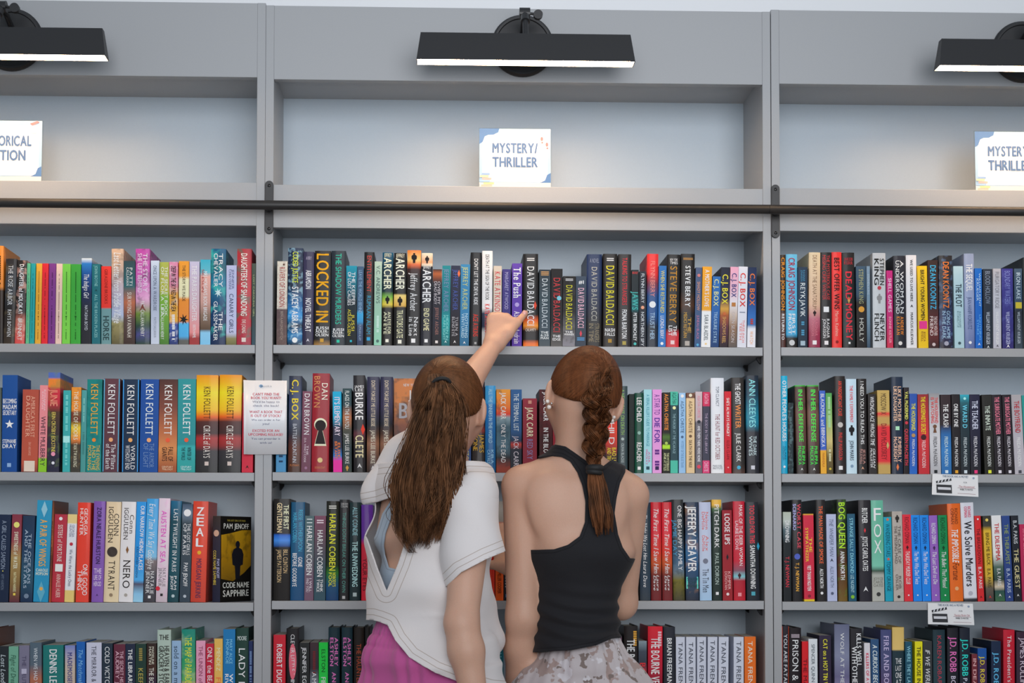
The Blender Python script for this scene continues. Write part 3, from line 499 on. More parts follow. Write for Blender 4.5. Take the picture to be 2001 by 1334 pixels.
1830 1918 1823 225 p|3c3888@0 3a3880@.5 34306c@1~5c60a8*.3*30|BOUNDARY WATERS,8088c8,.03,.44,.5;WILLIAM KENT KRUEGER,c0c4e8,.54,.95,.34;*tri,e0e0f0,.97,.3|violet paperback with lilac capitals
1930 1992 1923 225 p|44586c@0 3c5064@.4 282c34@.55 3c4854@1|IRON LAKE,c8d8e4,.05,.38,.5;WILLIAM KENT KRUEGER,b8c4d0,.54,.94,.36;*rect,c8b438,.46,.8|slate paperback with a small yellow label
1998 2090 1996 135 h|1a2224@0 182022@1|NIGHT,203438,.1,.5,.5|tall black hardback at right end
#L2
-60 6 -54 190 p|4a5450@0 586460@1|NOVEL,c8ccc8,.1,.6,.4|grey green paperback cut by left picture edge
12 130 20 92 p|1c4c90@0 1a488c@1|BECOMING/MADAM/SECRETARY,eaf0f6,.24,.42,.9,bh;*star,f4f6fa,.51,.62;STEPHANIE/DRAY,eaf0f6,.66,.76,.9,bh;*rect,88a8d0,.93,.26|blue paperback with a white star
165 292 179 205 p|a84c3c@0 b4523e@.9 7c4038@1|AMERICA'S FIRST/DAUGHTER,dca890,.08,.58,.6;DRAY AND KAMOIE,d8a08c,.64,.8,.5;*rect,d8c8b8,.93,.66|terracotta paperback with a pale mansion at foot
298 362 313 172 p|e0888c@0 dc848c@.83 88c030@.85 84bc2c@1|WHITE MULBERRY,382c38,.36,.93,.56;ROSANNA/EASTON,f0c8d0,.05,.3,.5|pink paperback with lime green foot
368 460 379 72 p|5068b0@0 5068b0@.05 f08030@.07 e87c30@.14 c83040@.16 b82c3c@.3 4a3428@.4 2c2834@.7 2c2c40@1~6a8040*.25*40|JUNIE,e89078,.17,.34,.62;ERIN CROSBY ECKSTINE,e8c860,.4,.8,.32;*circ,e090a8,.82,.36;*circ,d8d8e0,.91,.26|multicoloured paperback with orange and blue top
488 546 496 212 p|38a0a0@0 3aa4a4@1|THE FROZEN GARDEN,78d0cc,.06,.5,.4;CHARLES FERRY,78d0cc,.64,.92,.36;*rect,a0e0dc,.6,.9|teal paperback with a thin pale line
550 624 561 187 p|f08c30@0 e88830@.27 783c2c@.3 6c3428@.4 f0c038@.48 e8803c@.62 44382c@.68 3c3a34@1~70603c*.25*60|THE HOUSE OF DOORS,f0e4c8,.05,.62,.44;TAN TWAN ENG,f0dcc0,.66,.94,.36|orange and brown paperback between two teal ones
627 668 637 210 p|4c9898@0 48908c@1|NOVELLA,88c8c0,.1,.4,.3;STORIES,3c7c78,.5,.8,.4|narrow dull teal spine beside green gold lettered one
673 790 682 125 p|167c78@0 188480@1~0c5c5c*.3*40|KEN FOLLETT,e8a030,.05,.6,.46;*circ,e88030,.655,.26;THE EVENING/AND THE/MORNING,e0b040,.71,.98,.84|green paperback with gold author lettering
800 926 813 120 p|5c3840@0 583640@1|KEN FOLLETT,e4e4e8,.06,.6,.42;*circ,f0a070,.655,.26;The Pillars/of the Earth,e8e8ea,.7,.97,.66;*edge,58a0c0,.5,1,0|maroon paperback with pale blue edges
953 1080 962 125 p|1c3048@0 1a2c44@1|KEN FOLLETT,e4e8ec,.06,.6,.42;*circ,e8a060,.655,.26;WORLD/WITHOUT END,e0e4e8,.71,.97,.64;*edge,3c90d0,.5,1,0|navy paperback with blue and coral edges
1090 1232 1102 125 p|1c4a94@0 1c4a90@1|KEN FOLLETT,d8e0ec,.05,.6,.4;*circ,f0a070,.655,.24;THE ARMOR/OF LIGHT,6c88b4,.69,.95,.64|royal blue paperback with white author
1237 1380 1247 125 p|4c302c@0 784438@.3 b86c44@.6 d08850@.75 9c5434@.95|KEN FOLLETT,f0e4dc,.06,.6,.4;*circ,e85838,.655,.24;FALL OF/GIANTS,3c2018,.73,.88,.66,b;CENTURY/TRILOGY,e8c8a8,.93,.98,.6,h|copper brown paperback with white author
1385 1525 1393 122 p|2c8c90@0 28888c@.7 34a4a4@.73 2c9490@1|KEN FOLLETT,f0f6f6,.06,.6,.4;*circ,e85838,.655,.24;WINTER OF/THE WORLD,14484c,.73,.87,.66,b;CENTURY/TRILOGY,c8e8e4,.93,.98,.6,h|turquoise paperback with white author lettering
1530 1700 1537 92 h|e08a18@0 f0a818@.08 f4cc1c@.18 f0b01c@.36 d85c18@.43 4c2420@.48 3c2424@.6 a02c2c@.65 8c2828@.72 302c30@.78 282828@1|KEN FOLLETT,483010,.12,.45,.3;CIRCLE of DAYS,e8d8d0,.52,.85,.3;*rect,c8b8b0,.91,.18|left one of two thick yellow and black sunset hardbacks
1706 1880 1718 90 h|e08a18@0 f0a818@.08 f4cc1c@.18 f0b01c@.36 d85c18@.43 4c2420@.48 3c2424@.6 a02c2c@.65 8c2828@.72 302c30@.78 282828@1|KEN FOLLETT,483010,.12,.45,.3;CIRCLE of DAYS,e8d8d0,.52,.85,.3;*rect,c8b8b0,.91,.18|right one of two thick yellow and black sunset hardbacks
1890 1976 1898 230 p|c4283c@0 c42c40@1|SMITH,e87880,.7,.82,.5;*tri,3c1c1c,.93,.3|red paperback behind the taped notice
#C2
38 118 42 235 p|4c8cb8@0 4888b4@1|BREAKER,1c3c5c,.76,.92,.5|light blue paperback just behind the taped notice
136 240 146 103 h|2c3040@0 3a4668@.25 4c5468@.4 30303c@.6 5c3024@.75 44281c@1|C.J. BOX,e0c838,.04,.46,.5,b;BATTLE MOUNTAIN,c0c4cc,.5,.9,.3;PUTNAM,c87840,.92,.94,.7,h|hardback with yellow author above a brown landscape
243 320 256 228 p|78485a@0 6c4454@1|DAN BROWN,e8e0e4,.03,.54,.54;THE/DA VINCI CODE,d8c8d0,.58,.88,.5;*circ,98708a,.95,.3|mauve paperback with spaced white author
327 466 325 82 h|8c1c28@0 941c28@1|DAN,f0e4d0,.1,.27,.34,,.45;BROWN,c88c58,.03,.35,.34,,-.45;*key,f0e0c0,.6,1.05;*key,241c1e,.6,.9;*circ,d8c088,.88,.3;DOUBLEDAY,c88858,.945,.965,.6,h|thick crimson hardback with a large keyhole
506 577 500 230 p|18a0c8@0 18a0c4@.3 28283c@.45 2c3048@.7 2878c0@.8 e0309c@.86 e0309c@1|IT'S ELEMENTARY,f4d0ec,.07,.55,.6,b;ELISE/BRYANT,e87838,.62,.84,.7,b|cyan paperback with a hot pink foot
583 655 582 205 p|2c4448@0 2c444a@.2 a86844@.35 4a4a40@.5 28383c@.7 34403c@1|FLAGS ON THE BAYOU,d8e0dc,.03,.48,.46;JAMES LEE BURKE,e0e4dc,.54,.9,.44;*fig,c89848,.95,.5|slim dark teal paperback with white capitals
672 768 668 98 h|242226@0 262428@.55 5c3038@.6 2c2628@.7 201e20@1|JAMES/LEE,e8e4e4,.1,.17,.8,h;BURKE,f0ecec,.18,.46,.66,b;CLETE,e0d4a8,.62,.85,.66,b;*tri,f0ecec,.935,.4;*dia,d84030,.56,.6,.6|black hardback with large white author and red flash
778 878 782 110 h|2c2c44@0 34304c@.3 24262e@.5 4c3428@.6 8c6048@.7 604438@.85 382c28@1|DON'T FORGET ME LITTLE BESSIE,d8c8b0,.04,.52,.3;JAMES LEE BURKE,e8d8c4,.56,.91,.34;*tri,e8e4e0,.95,.3|left one of two navy over tan hardbacks
885 986 890 110 h|2c2c44@0 34304c@.3 24262e@.5 4c3428@.6 8c6048@.7 604438@.85 382c28@1|DON'T FORGET ME LITTLE BESSIE,d8c8b0,.04,.52,.3;JAMES LEE BURKE,e8d8c4,.56,.91,.34;*tri,e8e4e0,.95,.3|right one of two navy over tan hardbacks
1556 1628 . 190 p|28508c@0 304c80@.8 30487c@1|ROLLING STONE,d0c070,.5,.92,.5|blue paperback behind the ponytailed girl's neck
1637 1740 . 150 h|28202c@0 302c3c@.3 8c2c30@.38 342c30@.46 8c3430@.54 38302c@.58 302c2c@1|JAMES,d8a838,.58,.78,.34,,.5;STONE,d8a838,.55,.76,.34,,-.5;*rect,d8d8d4,.92,.34|charcoal hardback with gold author beside the girl's ear
1744 1828 . 182 h|3c9ad0@0 3890c8@.2 1c6cb0@.22 186098@.7 1a5888@1|ALL THE SINNERS IN THE WORLD,a8d4ec,.04,.66,.34;KIRA/CATALE,90c4e0,.74,.9,.7;*rect,d0e8f4,.95,.24|shiny mid blue hardback right of ponytailed girl
1834 1950 . 212 p|f09430@0 e87830@.2 d83c28@.3 88a0a8@.34 3c5a68@.45 4c6c7c@.7 282c30@.82 8c3828@.95~182830*.3*35|JACK CARR,f4e4d8,.04,.36,.36,b;ONLY THE DEAD,e0e8ec,.42,.88,.32|orange over grey waves paperback
#C2b
-11 77 . 205 p|28588c@0 285484@.5 20344c@.62 b83c34@.66 282c38@.72 242830@1|THE TERMINAL LIST,d0dce8,.05,.5,.44;JACK CARR,d0c8d0,.56,.92,.44|blue paperback with dark foot and red spot
87 197 . 275 p|8c2838@0 882838@.6 842434@1|JACK CARR,f0d8b8,.12,.52,.44,b;RED SKY,8878a0,.55,.82,.4,b;*rect,c08878,.05,.24|maroon paperback with cream author
216 318 . 205 p|4a1c20@0 5c2024@.3 3c1a1c@.6 4c1c1c@1~281416*.4*40|JACK CARR,f0e4e0,.03,.38,.36,b;IN THE BLOOD,f0e4e0,.46,.85,.36,b|dark red paperback by the braided girl's earring
322 420 . 250 p|9c2430@0 8c2030@1|CRY HAVOC,e8c8c8,.1,.6,.4|red paperback hidden behind braided girl's neck
738 824 . 200 p|c82c2c@0 d8402c@.5 c03a30@.65 402c2c@.8 2c2428@1|LEE CHILD,f0f0f0,.08,.66,.5;BAD LUCK/AND TROUBLE,e8c838,.7,.95,.9,b|red paperback between braid and slate hardback
828 906 . 178 h|344448@0 304044@1|A NEW LEASE ON DEATH,8cb860,.04,.56,.36;OLIVIA BLACKE,b8c8c8,.66,.88,.26;*circ,a8b8b4,.61,.3;*rect,b0c0c0,.94,.36|slate hardback with green title right of the braid
918 958 . 240 p|16201e@0 141c1a@1|NOIR,26322e,.3,.5,.4|black paperback in shade beside dark green one
963 1030 . 232 h|0e4434@0 0f4a38@1|LEE CHILD,f0f4f2,.06,.36,.56,b;REACHER,f0f4f2,.62,.86,.56,b;*circ,88b0a4,.5,.4;*rect,e0e8e4,.94,.36|dark green hardback with white capitals
1033 1096 . 205 p|98ccd4@0 9cd0d8@1|A SERIAL KILLER'S GUIDE TO MARRIAGE,2c8ca0,.06,.68,.36;ASIA/MACKAY,d04890,.72,.9,.6;*rect,284c58,.94,.4|pale aqua paperback with teal and pink lettering
1101 1172 . 205 p|d890d0@0 dc98d4@1|A STAR TO,5c2c84,.06,.3,.6;DIE FOR,4c2490,.34,.64,.56,b;HUNTER/CROSS,602c80,.72,.92,.6;*rect,302050,.94,.4|lilac pink paperback with purple title
1180 1238 . 228 p|221f1c@0 24201c@.5 4a6c2c@.55 242a1c@.64 a8d830@.66 a8d830@.69 1e2018@.71|AGATHA CHRISTIE,f08838,.02,.47,.5,b;THE MYSTERIOUS/AFFAIR AT STYLES,d8dca8,.75,.97,.8;*circ,a8c060,.63,.4|black paperback with orange author and lime band
1241 1299 . 222 p|48b49c@0 48b49c@.16 28444c@.17 28444c@.84 48b49c@.85 48b49c@1|AGATHA,1c5c54,.01,.15,.6;THE MURDER AT THE VICARAGE,88a8b0,.27,.76,.36;*circ,e4e8a8,.2,.44|dark paperback with teal green ends
1308 1359 . 232 p|94bce0@0 90b8dc@1|AGATHA CHRISTIE,3c5878,.1,.5,.5;MYSTERY OF THE BLUE TRAIN,5880a8,.6,.93,.4;*circ,e4ecf4,.04,.5;*circ,4c6484,.55,.4|light blue paperback with slate author
1365 1430 . 232 p|6c4838@0 6c4838@.06 d8bc90@.07 d8bc90@1|AGATHA CHRISTIE,5c4430,.1,.5,.42;DEATH ON THE NILE,44301c,.59,.93,.34,b;*circ,e8d8c0,.03,.4;*circ,6c5440,.54,.36|tan paperback with brown top band
1437 1490 . 222 p|c4b4b8@0 bcacb0@.35 6c6870@.38 68646c@1|AGATHA CHRISTIE,d88898,.05,.32,.4;AND THEN THERE WERE NONE,e4dce4,.42,.86,.4,b;*circ,d8485c,.92,.56;*circ,34343c,.37,.5|grey paperback with a red ring at foot
1493 1547 . 225 p|c83058@0 c83058@.17 3c3c4c@.18 3c3c4c@.84 d03c70@.85 d03c70@1|AGATHA,f0a8bc,.02,.15,.6,b;THE BODY IN THE LIBRARY,a898b0,.26,.76,.36;CHRISTIE,f4b8d0,.86,.98,.6|dark paperback with crimson ends
1560 1662 1557 115 h|d4d8e4@0 dcdee8@1|TOM CLANCY,4c5468,.09,.3,.24;THE HUNT for RED OCTOBER,7c2c3c,.38,.86,.34;NAVAL/INSTITUTE,545c6c,.91,.96,.7,h|tall glossy white hardback
1667 1718 1658 220 p|c82030@0 c42030@1|SHE'S ALWAYS HUNGRY,f4d8d4,.08,.55,.42,b;ELIZA CLARK,701018,.6,.84,.42;*circ,e8a8a8,.93,.24|slim red paperback between white and black hardbacks
1727 1825 1717 112 h|2a2624@0 282422@.9 483028@1|THE GHOST,f0ece8,.06,.28,.42,b;WRITER,f08c4c,.285,.53,.42,b;JULIE CLARK,e4e0dc,.58,.88,.36;*circ,48a8c8,.94,.3|black hardback with half white half orange title
1837 1936 1830 95 h|1c2430@0 143c50@.2 187890@.42 147088@.5 22242c@.58 202028@1|ANN CLEEVES,8cdce0,.04,.53,.5;THE DARK/WIVES,c8dce4,.62,.82,.66;*rect,c8c8d0,.94,.3|dark hardback with teal glow at right end
#R2
58 120 56 100 h|18a4c8@0 1498bc@.97|OTHER PEOPLE'S HOUSES,e4f4f8,.05,.67,.56,b;CLARE/MACKINTOSH,0c5c78,.72,.86,.6;*circ,e4f4f8,.93,.34|bright cyan hardback against the divider
124 165 116 315 p|1f2c30@0 243438@1~5c7478*.4*100|THRILL,587074,.2,.6,.4|short dark speckled paperback beside cyan hardback
192 275 176 175 h|28c838@0 503c34@.02 6c4c40@.3 5c4038@.6 382c28@.85 302824@1~28201c*.35*20|IN HER DEFENSE,50e050,.05,.64,.4,b;PHILIPPA/MALICKA,48d850,.69,.9,.7,b;*tri,d8f0d8,.95,.24|left one of two green edged hardbacks
284 376 274 175 h|28c838@0 503c34@.02 6c4c40@.3 5c4038@.6 382c28@.85 302824@1~28201c*.35*20|IN HER DEFENSE,50e050,.05,.64,.4,b;PHILIPPA/MALICKA,48d850,.69,.9,.7,b;*tri,d8f0d8,.95,.24|right one of two green edged hardbacks
384 430 368 218 p|3c60b8@0 3c60b8@.71 f0a434@.725 f0a434@1|BLACKMAIL and BIBINGKA,f0f0f4,.04,.68,.6;MANANSALA,a86424,.75,.92,.4|narrow blue paperback with orange foot
434 482 422 237 p|4a9c50@0 88b068@.3 c8b878@.6 6c5c34@.8 4c4428@1|GOLDEN ALMS,a8d4a0,.05,.45,.5;GRANT,d8d8b0,.7,.85,.4;*circ,c8b040,.94,.4|narrow green to tan paperback
500 584 492 102 h|26201f@0 2a2423@1|AN INSIGNIFICANT CASE,d84434,.05,.41,.34,b;PHILLIP MARGOLIN,c83c38,.58,.86,.34,b;*circ,b8b4b0,.5,.5;*rect,f0ecec,.94,.36|black hardback with red condensed lettering
590 673 583 125 h|b8d0e4@0 bcd4e8@1|THE FAMILY EXPERIMENT,d04850,.07,.46,.3,b;JOHN MARRS,2c3c4c,.65,.86,.36,b;*fig,141418,.54,.8;*circ,7c98b0,.92,.3|icy blue hardback with black family silhouettes
680 754 673 123 h|221e1e@0 262222@1|I NEED YOU TO READ THIS,e4e0de,.03,.69,.36;JESSA/MAXWELL,b88880,.74,.9,.66;*tri,e0a888,.94,.3|black hardback with long line of white capitals
768 830 758 245 p|2c2828@0 302c2c@1|WRONG PLACE WRONG TIME,e8e8e4,.03,.64,.5,i;GILLIAN/McALLISTER,e8e4e0,.68,.92,.7,i|charcoal paperback with white handwriting
842 938 832 215 p|b89c58@0 bca05c@.25 d83038@.28 b89454@.33 b89454@.4 d83038@.44 d43038@.85 b89858@.9|MOSCOW X,403020,.04,.29,.44;DAVID McCLOSKEY,882028,.4,.83,.44,b;*dia,c0a468,.66,.4,.6|khaki and red paperback
950 1040 946 108 h|1f2c40@0 1c283c@1|LIKE MOTHER/LIKE DAUGHTER,f0b89c,.1,.46,.74,b;KIMBERLY/McCREIGHT,f0b49c,.62,.88,.74,b;*rect,a8dcb8,.53,.34;*dia,e07848,.93,.4|navy hardback with peach two line title
1044 1085 . 192 p|2a2428@0 241f22@1|VAL McDERMID,d8d868,.05,.37,.6,b;QUEEN MACBETH,d83c50,.48,.9,.6,b;*circ,c83848,.41,.6|slim black paperback with yellow and red capitals
1090 1150 1086 242 p|2c50a0@0 2858b0@.8 2864b8@1|THE HOUSEMAID,f0d830,.12,.46,.5,b;FREIDA McFADDEN,dce4f4,.57,.9,.34;*circ,b08858,.52,.5|blue paperback with yellow title
1163 1248 1153 247 p|8c2c30@0 a82c34@.2 c83038@.5 b82c34@1|THE HOUSEMAID'S SECRET,f0d430,.03,.5,.4,b;FREIDA McFADDEN,f0c8c8,.58,.92,.34;*circ,402024,.54,.5|red paperback with yellow title
1257 1340 1243 240 p|8c8c90@0 b4b4b8@.2 c8c8cc@.6 a8a8ac@1|THE HOUSEMAID/IS WATCHING,d03c3c,.05,.37,.74,b;FREIDA McFADDEN,34343a,.54,.9,.34;*key,6c4c38,.44,.5;*rect,202428,.97,.3|silver grey paperback with a keyhole
1345 1425 1335 250 p|34282c@0 30282c@.38 2c64a0@.5 3478b8@.7 2c68a4@1|THE CRASH,e8e8ea,.12,.41,.5,b;FREIDA McFADDEN,c8e0f4,.53,.9,.34;*rect,c8d8e8,.97,.3|dark topped bright blue paperback
1432 1497 1424 247 p|242024@0 221f22@1|ONE BY ONE,f0f0f0,.12,.41,.5,b;FREIDA McFADDEN,e0e0e0,.54,.9,.38;*rect,f0a030,.97,.36|black paperback with an orange emblem
1500 1572 1490 250 p|34a4b8@0 28606c@.1 243840@.25 24282e@1|WARD D,68c8e8,.13,.42,.5,b;FREIDA McFADDEN,c8d4d8,.54,.9,.36;*rect,c8d4dc,.97,.34;*circ,a0ecf4,.05,.3|black paperback with a turquoise glow on top
1578 1658 1565 248 p|24243c@0 24243a@.4 222228@1|THE TEACHER,c8ccf0,.08,.44,.56,b;FREIDA McFADDEN,d8d8e0,.53,.9,.34;*rect,e83c78,.97,.32|navy black paperback with a pink emblem
1690 1768 1664 250 p|2a2a28@0 24241f@1|THE INMATE,c4d0c4,.14,.45,.48,b;FREIDA McFADDEN,d4d8d4,.53,.9,.34;*rect,d8e040,.97,.32|leaning black paperback with a lime emblem
1773 1848 1738 250 p|28242a@0 241f24@1|THE SURROGATE MOTHER,e87c94,.03,.5,.5,b;FREIDA McFADDEN,d8d4dc,.53,.9,.34;*rect,d8d4dc,.97,.32|left one of two black paperbacks with pink titles
1853 1925 1810 250 p|28242a@0 241f24@1|THE SURROGATE MOTHER,e87c94,.03,.5,.5,b;FREIDA McFADDEN,d8d4dc,.53,.9,.34;*rect,d8d4dc,.97,.32|right one of two black paperbacks with pink titles
1930 2010 1886 250 p|a4a0a4@0 b0acb4@.5 b4b0b8@1|THE BOYFRIEND,b02c38,.08,.48,.5,b;FREIDA McFADDEN,ececf2,.54,.9,.34;*rect,484850,.97,.3|leaning light grey paperback with red title
2016 2085 1972 255 p|28908c@0 248480@1|DEAR DEBBIE,e0d840,.1,.5,.5,b|teal paperback at right end
#L3
-35 64 -12 182 p|1c2840@0 1a263c@1|A GIRL CALLED SAMSON,8894a8,.07,.62,.34;AMY HARMON,606c80,.68,.86,.24;*circ,c8c060,.645,.1|navy paperback at far left
72 148 96 180 p|7c3040@0 8c4048@.3 a08450@.5 7c6038@.8 5c2c38@1|SWEETNESS of WATER,f0e4c0,.2,.62,.4,b;NATHAN HARRIS,e8d8a8,.66,.88,.3;*circ,e8d070,.12,.6;*rect,e0c050,.91,.24|maroon and gold paperback with a gold seal
158 252 180 190 p|22344c@0 243c58@.4 2c5064@.7 1c2c48@1|THE OCEANS/AND THE STARS,a8b8c8,.16,.84,.6;*circ,6c7c90,.93,.4|navy sea paperback with grey blue title
259 376 293 70 p|2c8cb0@0 2888b0@1|A PAIR OF WINGS,e0a050,.19,.65,.46,b;CAROLE/HOPSON,e8d8c0,.67,.74,.8,bh;*dia,88b8c8,.09,.7;*dia,58a0b8,.9,.9;*circ,e0a050,.87,.24|blue paperback with gold title and wing pattern
380 397 396 75 h|5c3828@0 a85c38@.4 5c3424@.6 a04c30@1|EMBER,3c2018,.2,.6,.5|thin brown hardback squeezed beside wing pattern book
400 500 424 180 p|a83040@0 b0303c@1|SISTERS of FORTUNE,f0d0c8,.12,.54,.36;ANNALEE HUBER,e8b8b0,.68,.95,.34;*rect,e0d8d4,.61,.6;*circ,f0e4e0,.05,.28|crimson paperback with a small portrait panel
503 576 526 180 p|d8c080@0 d8c080@.1 d4d4e4@.11 d4d4e8@.86 d8bc70@.87 d8bc70@1|We Were the Lucky Ones,4c5470,.4,.82,.34;GEORGIA/HUNTER,606880,.12,.26,.6;*circ,b03040,.34,.36|white paperback with yellow end bands
590 690 609 88 h|e03a28@0 e44030@1|GEORGIA/HUNTER,f8e0d4,.06,.33,.66;ONE GOOD,f8e4dc,.62,.93,.36,,.4;THING,f8e4dc,.68,.88,.36,,-.4|orange red hardback with white stroke lettering
713 802 735 78 h|7850a0@0 7c54a4@1|ZORA NEALE HURSTON,2c1c44,.06,.62,.38,b;THE/LIFE OF/HEROD,d8c8e4,.66,.85,.66,h;*tri,342050,.93,.2|violet hardback with dark author
808 924 832 82 h|d8c09c@0 dcc4a0@1|CONN,2c2420,.12,.34,.32,,.45;IGGULDEN,2c2420,.05,.41,.32,,-.3;TYRANT,241c18,.59,.88,.42;*circ,3c3430,.5,.7;*circ,8c7860,.93,.24|cream hardback with a coiled black snake
926 1037 954 82 h|d4d0d0@0 d8d4d4@1|Conn,4c4440,.13,.32,.28,,.5;IGGULDEN,343030,.06,.38,.3,,-.3;NERO,241f1f,.58,.86,.5;*dia,7c5430,.48,.34;*circ,a09890,.93,.24|white hardback with a wasp
1041 1116 1070 82 p|2c8cd0@0 2c88cc@.6 4ca0d8@.78 504c60@.82 84b8e0@.92 90c0e4@1|OUR NARROW HIDING PLACES,e8f4fc,.04,.68,.4,b,.3;KRISTOPHER JANSMA,1c4c78,.45,.76,.24,,-.5|bright blue paperback with white title
1121 1212 1148 58 h|3c94cc@0 58a8d8@.4 7ab4d4@.56 786c6c@.6 4c4a50@.75 3c3a40@1|Every Time We Say Goodbye,eef6fc,.05,.68,.5,i;NATALIE/JENNER,dcdce4,.7,.92,.74;*rect,f0f0f0,.95,.24|tall sky blue hardback above grey rooftops
1217 1305 1244 55 h|d4c0cc@0 d0c0c8@.8 b8a8b0@1~e08cc0*.15*40|AUSTEN AT SEA,d040b0,.12,.62,.46;NATALIE/JENNER,706870,.67,.85,.7;*circ,c83040,.87,.4,-.7;*rect,282428,.93,.22|pale pink hardback with magenta title
1309 1394 1337 75 h|206080@0 1c4450@.2 1c4c58@.6 184048@1|LAST TWILIGHT IN PARIS,e0ecf0,.08,.7,.38;PAM/JENOFF,d8e4e8,.74,.88,.6;*circ,a8b8bc,.94,.3|deep teal hardback with white title
1403 1484 1428 100 p|3c4c60@0 687888@.1 38444c@.2 34404c@1|THE LOST GIRLS/OF PARIS,d8dce0,.2,.52,.74;PAM JENOFF,d8dce0,.6,.84,.4;*circ,d8e0e4,.09,.7;*circ,a8b0b8,.94,.3|grey paperback with a white clock face
1488 1605 1512 78 h|c8402c@0 d0442f@.5 b83c2c@1|Z/E/A/L,f4f0e0,.05,.46,.5,bh;MORGAN JERKINS,5c2c48,.57,.96,.34,b;*circ,e0a030,.51,.26|red orange hardback with stacked white capitals
#C3
16 150 23 62 h|1a1614@0 1c1816@.34 1c5cb8@.36 3c80d0@.41 1c4c90@.46 181412@.48 181412@1|THE FIRST,e8d8b8,.06,.3,.3,b,.5;GENTLEMAN,d8c49c,.04,.33,.3,b,-.3;BILL CLINTON,c8ac80,.5,.73,.26,,.45;JAMES PATTERSON,c8ac80,.5,.82,.26,,-.3|thick black hardback with blue photograph band
154 266 163 88 h|1c5070@0 1c5478@.5 1c4870@1|REESE WITHERSPOON,48a8c8,.08,.5,.3,,.4;HARLAN COBEN,48a8c8,.11,.41,.3,,-.4;GONE,d8e8f0,.56,.66,.3,b,.4;BEFORE GOODBYE,d8e8f0,.52,.86,.3,b,-.4|deep blue hardback with two columns of lettering
269 343 272 200 p|4c6468@0 58686c@.4 6c5868@.7 6c5064@1|HARLAN COBEN,e8eeee,.12,.7,.58,b;I WILL/FIND YOU,d8d0d8,.74,.9,.66;No.1,d0d8d8,.03,.09,.6,h|grey to mauve paperback with white author
348 440 351 200 p|78485c@0 5c4854@.3 3c5058@.6 34505c@1|HARLAN COBEN,f0f0f0,.17,.72,.48,b;THINK/TWICE,e8e8ec,.75,.9,.6,b;No.1,d8c8d0,.04,.12,.6,h|mauve to slate paperback with white author
445 546 451 80 h|1c1c16@0 202a1c@.4 1c3020@.65 2c6c28@.72 1c4c70@.85 183c68@1|HARLAN COBEN,e0e838,.13,.7,.5,b;NOBODY'S/FOOL,d8d838,.72,.86,.62,b;No.1,d8d8d0,.04,.1,.6,h|black green hardback with neon yellow author
550 630 552 68 h|28282a@0 262628@1|THINGS DON'T BREAK ON THEIR OWN,58988c,.13,.92,.34;SARAH/COLLINS,b8b8b8,.03,.08,.7,h;*rect,b0b0b0,.97,.3|charcoal hardback with long thin green title
637 724 641 90 h|1c3034@0 1c2c30@1|ALLY CONDIE,8cc0c8,.05,.34,.46;THE UNWEDDING,b0e0e8,.4,.86,.5,b;*rect,a8b8b8,.94,.36|dark teal hardback with aqua capitals
734 827 . 110 h|5c2c90@0 5c2c8c@.35 c02038@.42 c81c30@1|DON'T OPEN,401018,.5,.76,.34,,.4;YOUR EYES,401018,.56,.9,.34,,-.4;*rect,e8c8c8,.95,.2|red hardback with purple top behind white shirt
832 880 . 200 p|a8642c@0 a86830@.8 2c2c44@.84|NOIR,3c2c28,.4,.6,.4|narrow orange brown paperback behind white shirt
1782 1820 . 128 h|c83024@0 c8301c@1|KILL,701410,.3,.5,.4|slim red hardback between the two girls
1826 1892 . 82 h|8c8880@0 a09c94@.08 8c8880@.2 d8581c@.24 d85418@1|MILLER COOPER,301408,.72,.93,.44;*dia,201008,.66,.3|orange hardback with grey top by the held hand
1896 1950 . 110 h|1c1a20@0 1c1c24@1|KILL DEATH,d8d8e0,.5,.86,.6,b;*rect,6080b0,.95,.5|black book between orange one and bare arm
#C3b
915 998 . 110 h|1c1816@0 1c1816@1|SON,c8a850,.78,.88,.44,b;*rect,c8c0b8,.95,.34|black hardback behind braided girl's right arm
1004 1085 1000 90 h|24303c@0 283844@.6 2c3c4c@.8 343c44@1|The Night We Lost Him,f0f2f4,.12,.58,.36,i;Laura Dave,f0f2f4,.6,.86,.36,i|slate hardback with white handwriting
1091 1172 1087 85 h|b81c28@0 c82030@.3 c83428@.5 b85028@.62 6c2c28@.75 6c2024@1|The First Time I Saw Him,fcf2ee,.06,.72,.46,i;Laura/Dave,fcf2ee,.74,.9,.6,i|left one of two red hardbacks with white handwriting
1180 1258 1170 85 h|b81c28@0 c82030@.3 c83428@.5 b85028@.62 6c2c28@.75 6c2024@1|The First Time I Saw Him,fcf2ee,.06,.72,.46,i;Laura/Dave,fcf2ee,.74,.9,.6,i|right one of two red hardbacks with white handwriting
1266 1354 1252 65 h|28282a@0 2c3840@.4 3c5c78@.62 60707c@.72 6c6420@.8 403c28@1~20281c*.25*50|ONE BIG HAPPY FAMILY,eceff2,.06,.7,.36,,.3;JAMIE DAY,4890b8,.2,.56,.34,,-.6|black hardback over an autumn lake scene
1364 1464 1357 85 h|283448@0 2c4058@.3 306088@.5 284868@.7 282c38@1~c08848*.2*25|JEFFERY DEAVER,f0f4f6,.04,.71,.64,b;SOUTH/OF/NOWHERE,1c4448,.765,.87,.8,bh;*rect,60d0c0,.82,.92|navy hardback with a mint green square
1473 1565 1464 85 h|a8b0c8@0 b0bcd0@.6 98b8d4@1|Nelson/DeMille,d06058,.1,.28,.6;Alex/DeMille,d06058,.34,.5,.6;The Tin Men,343848,.68,.92,.5;*circ,6c7080,.6,.44|pale lilac blue hardback with a chain
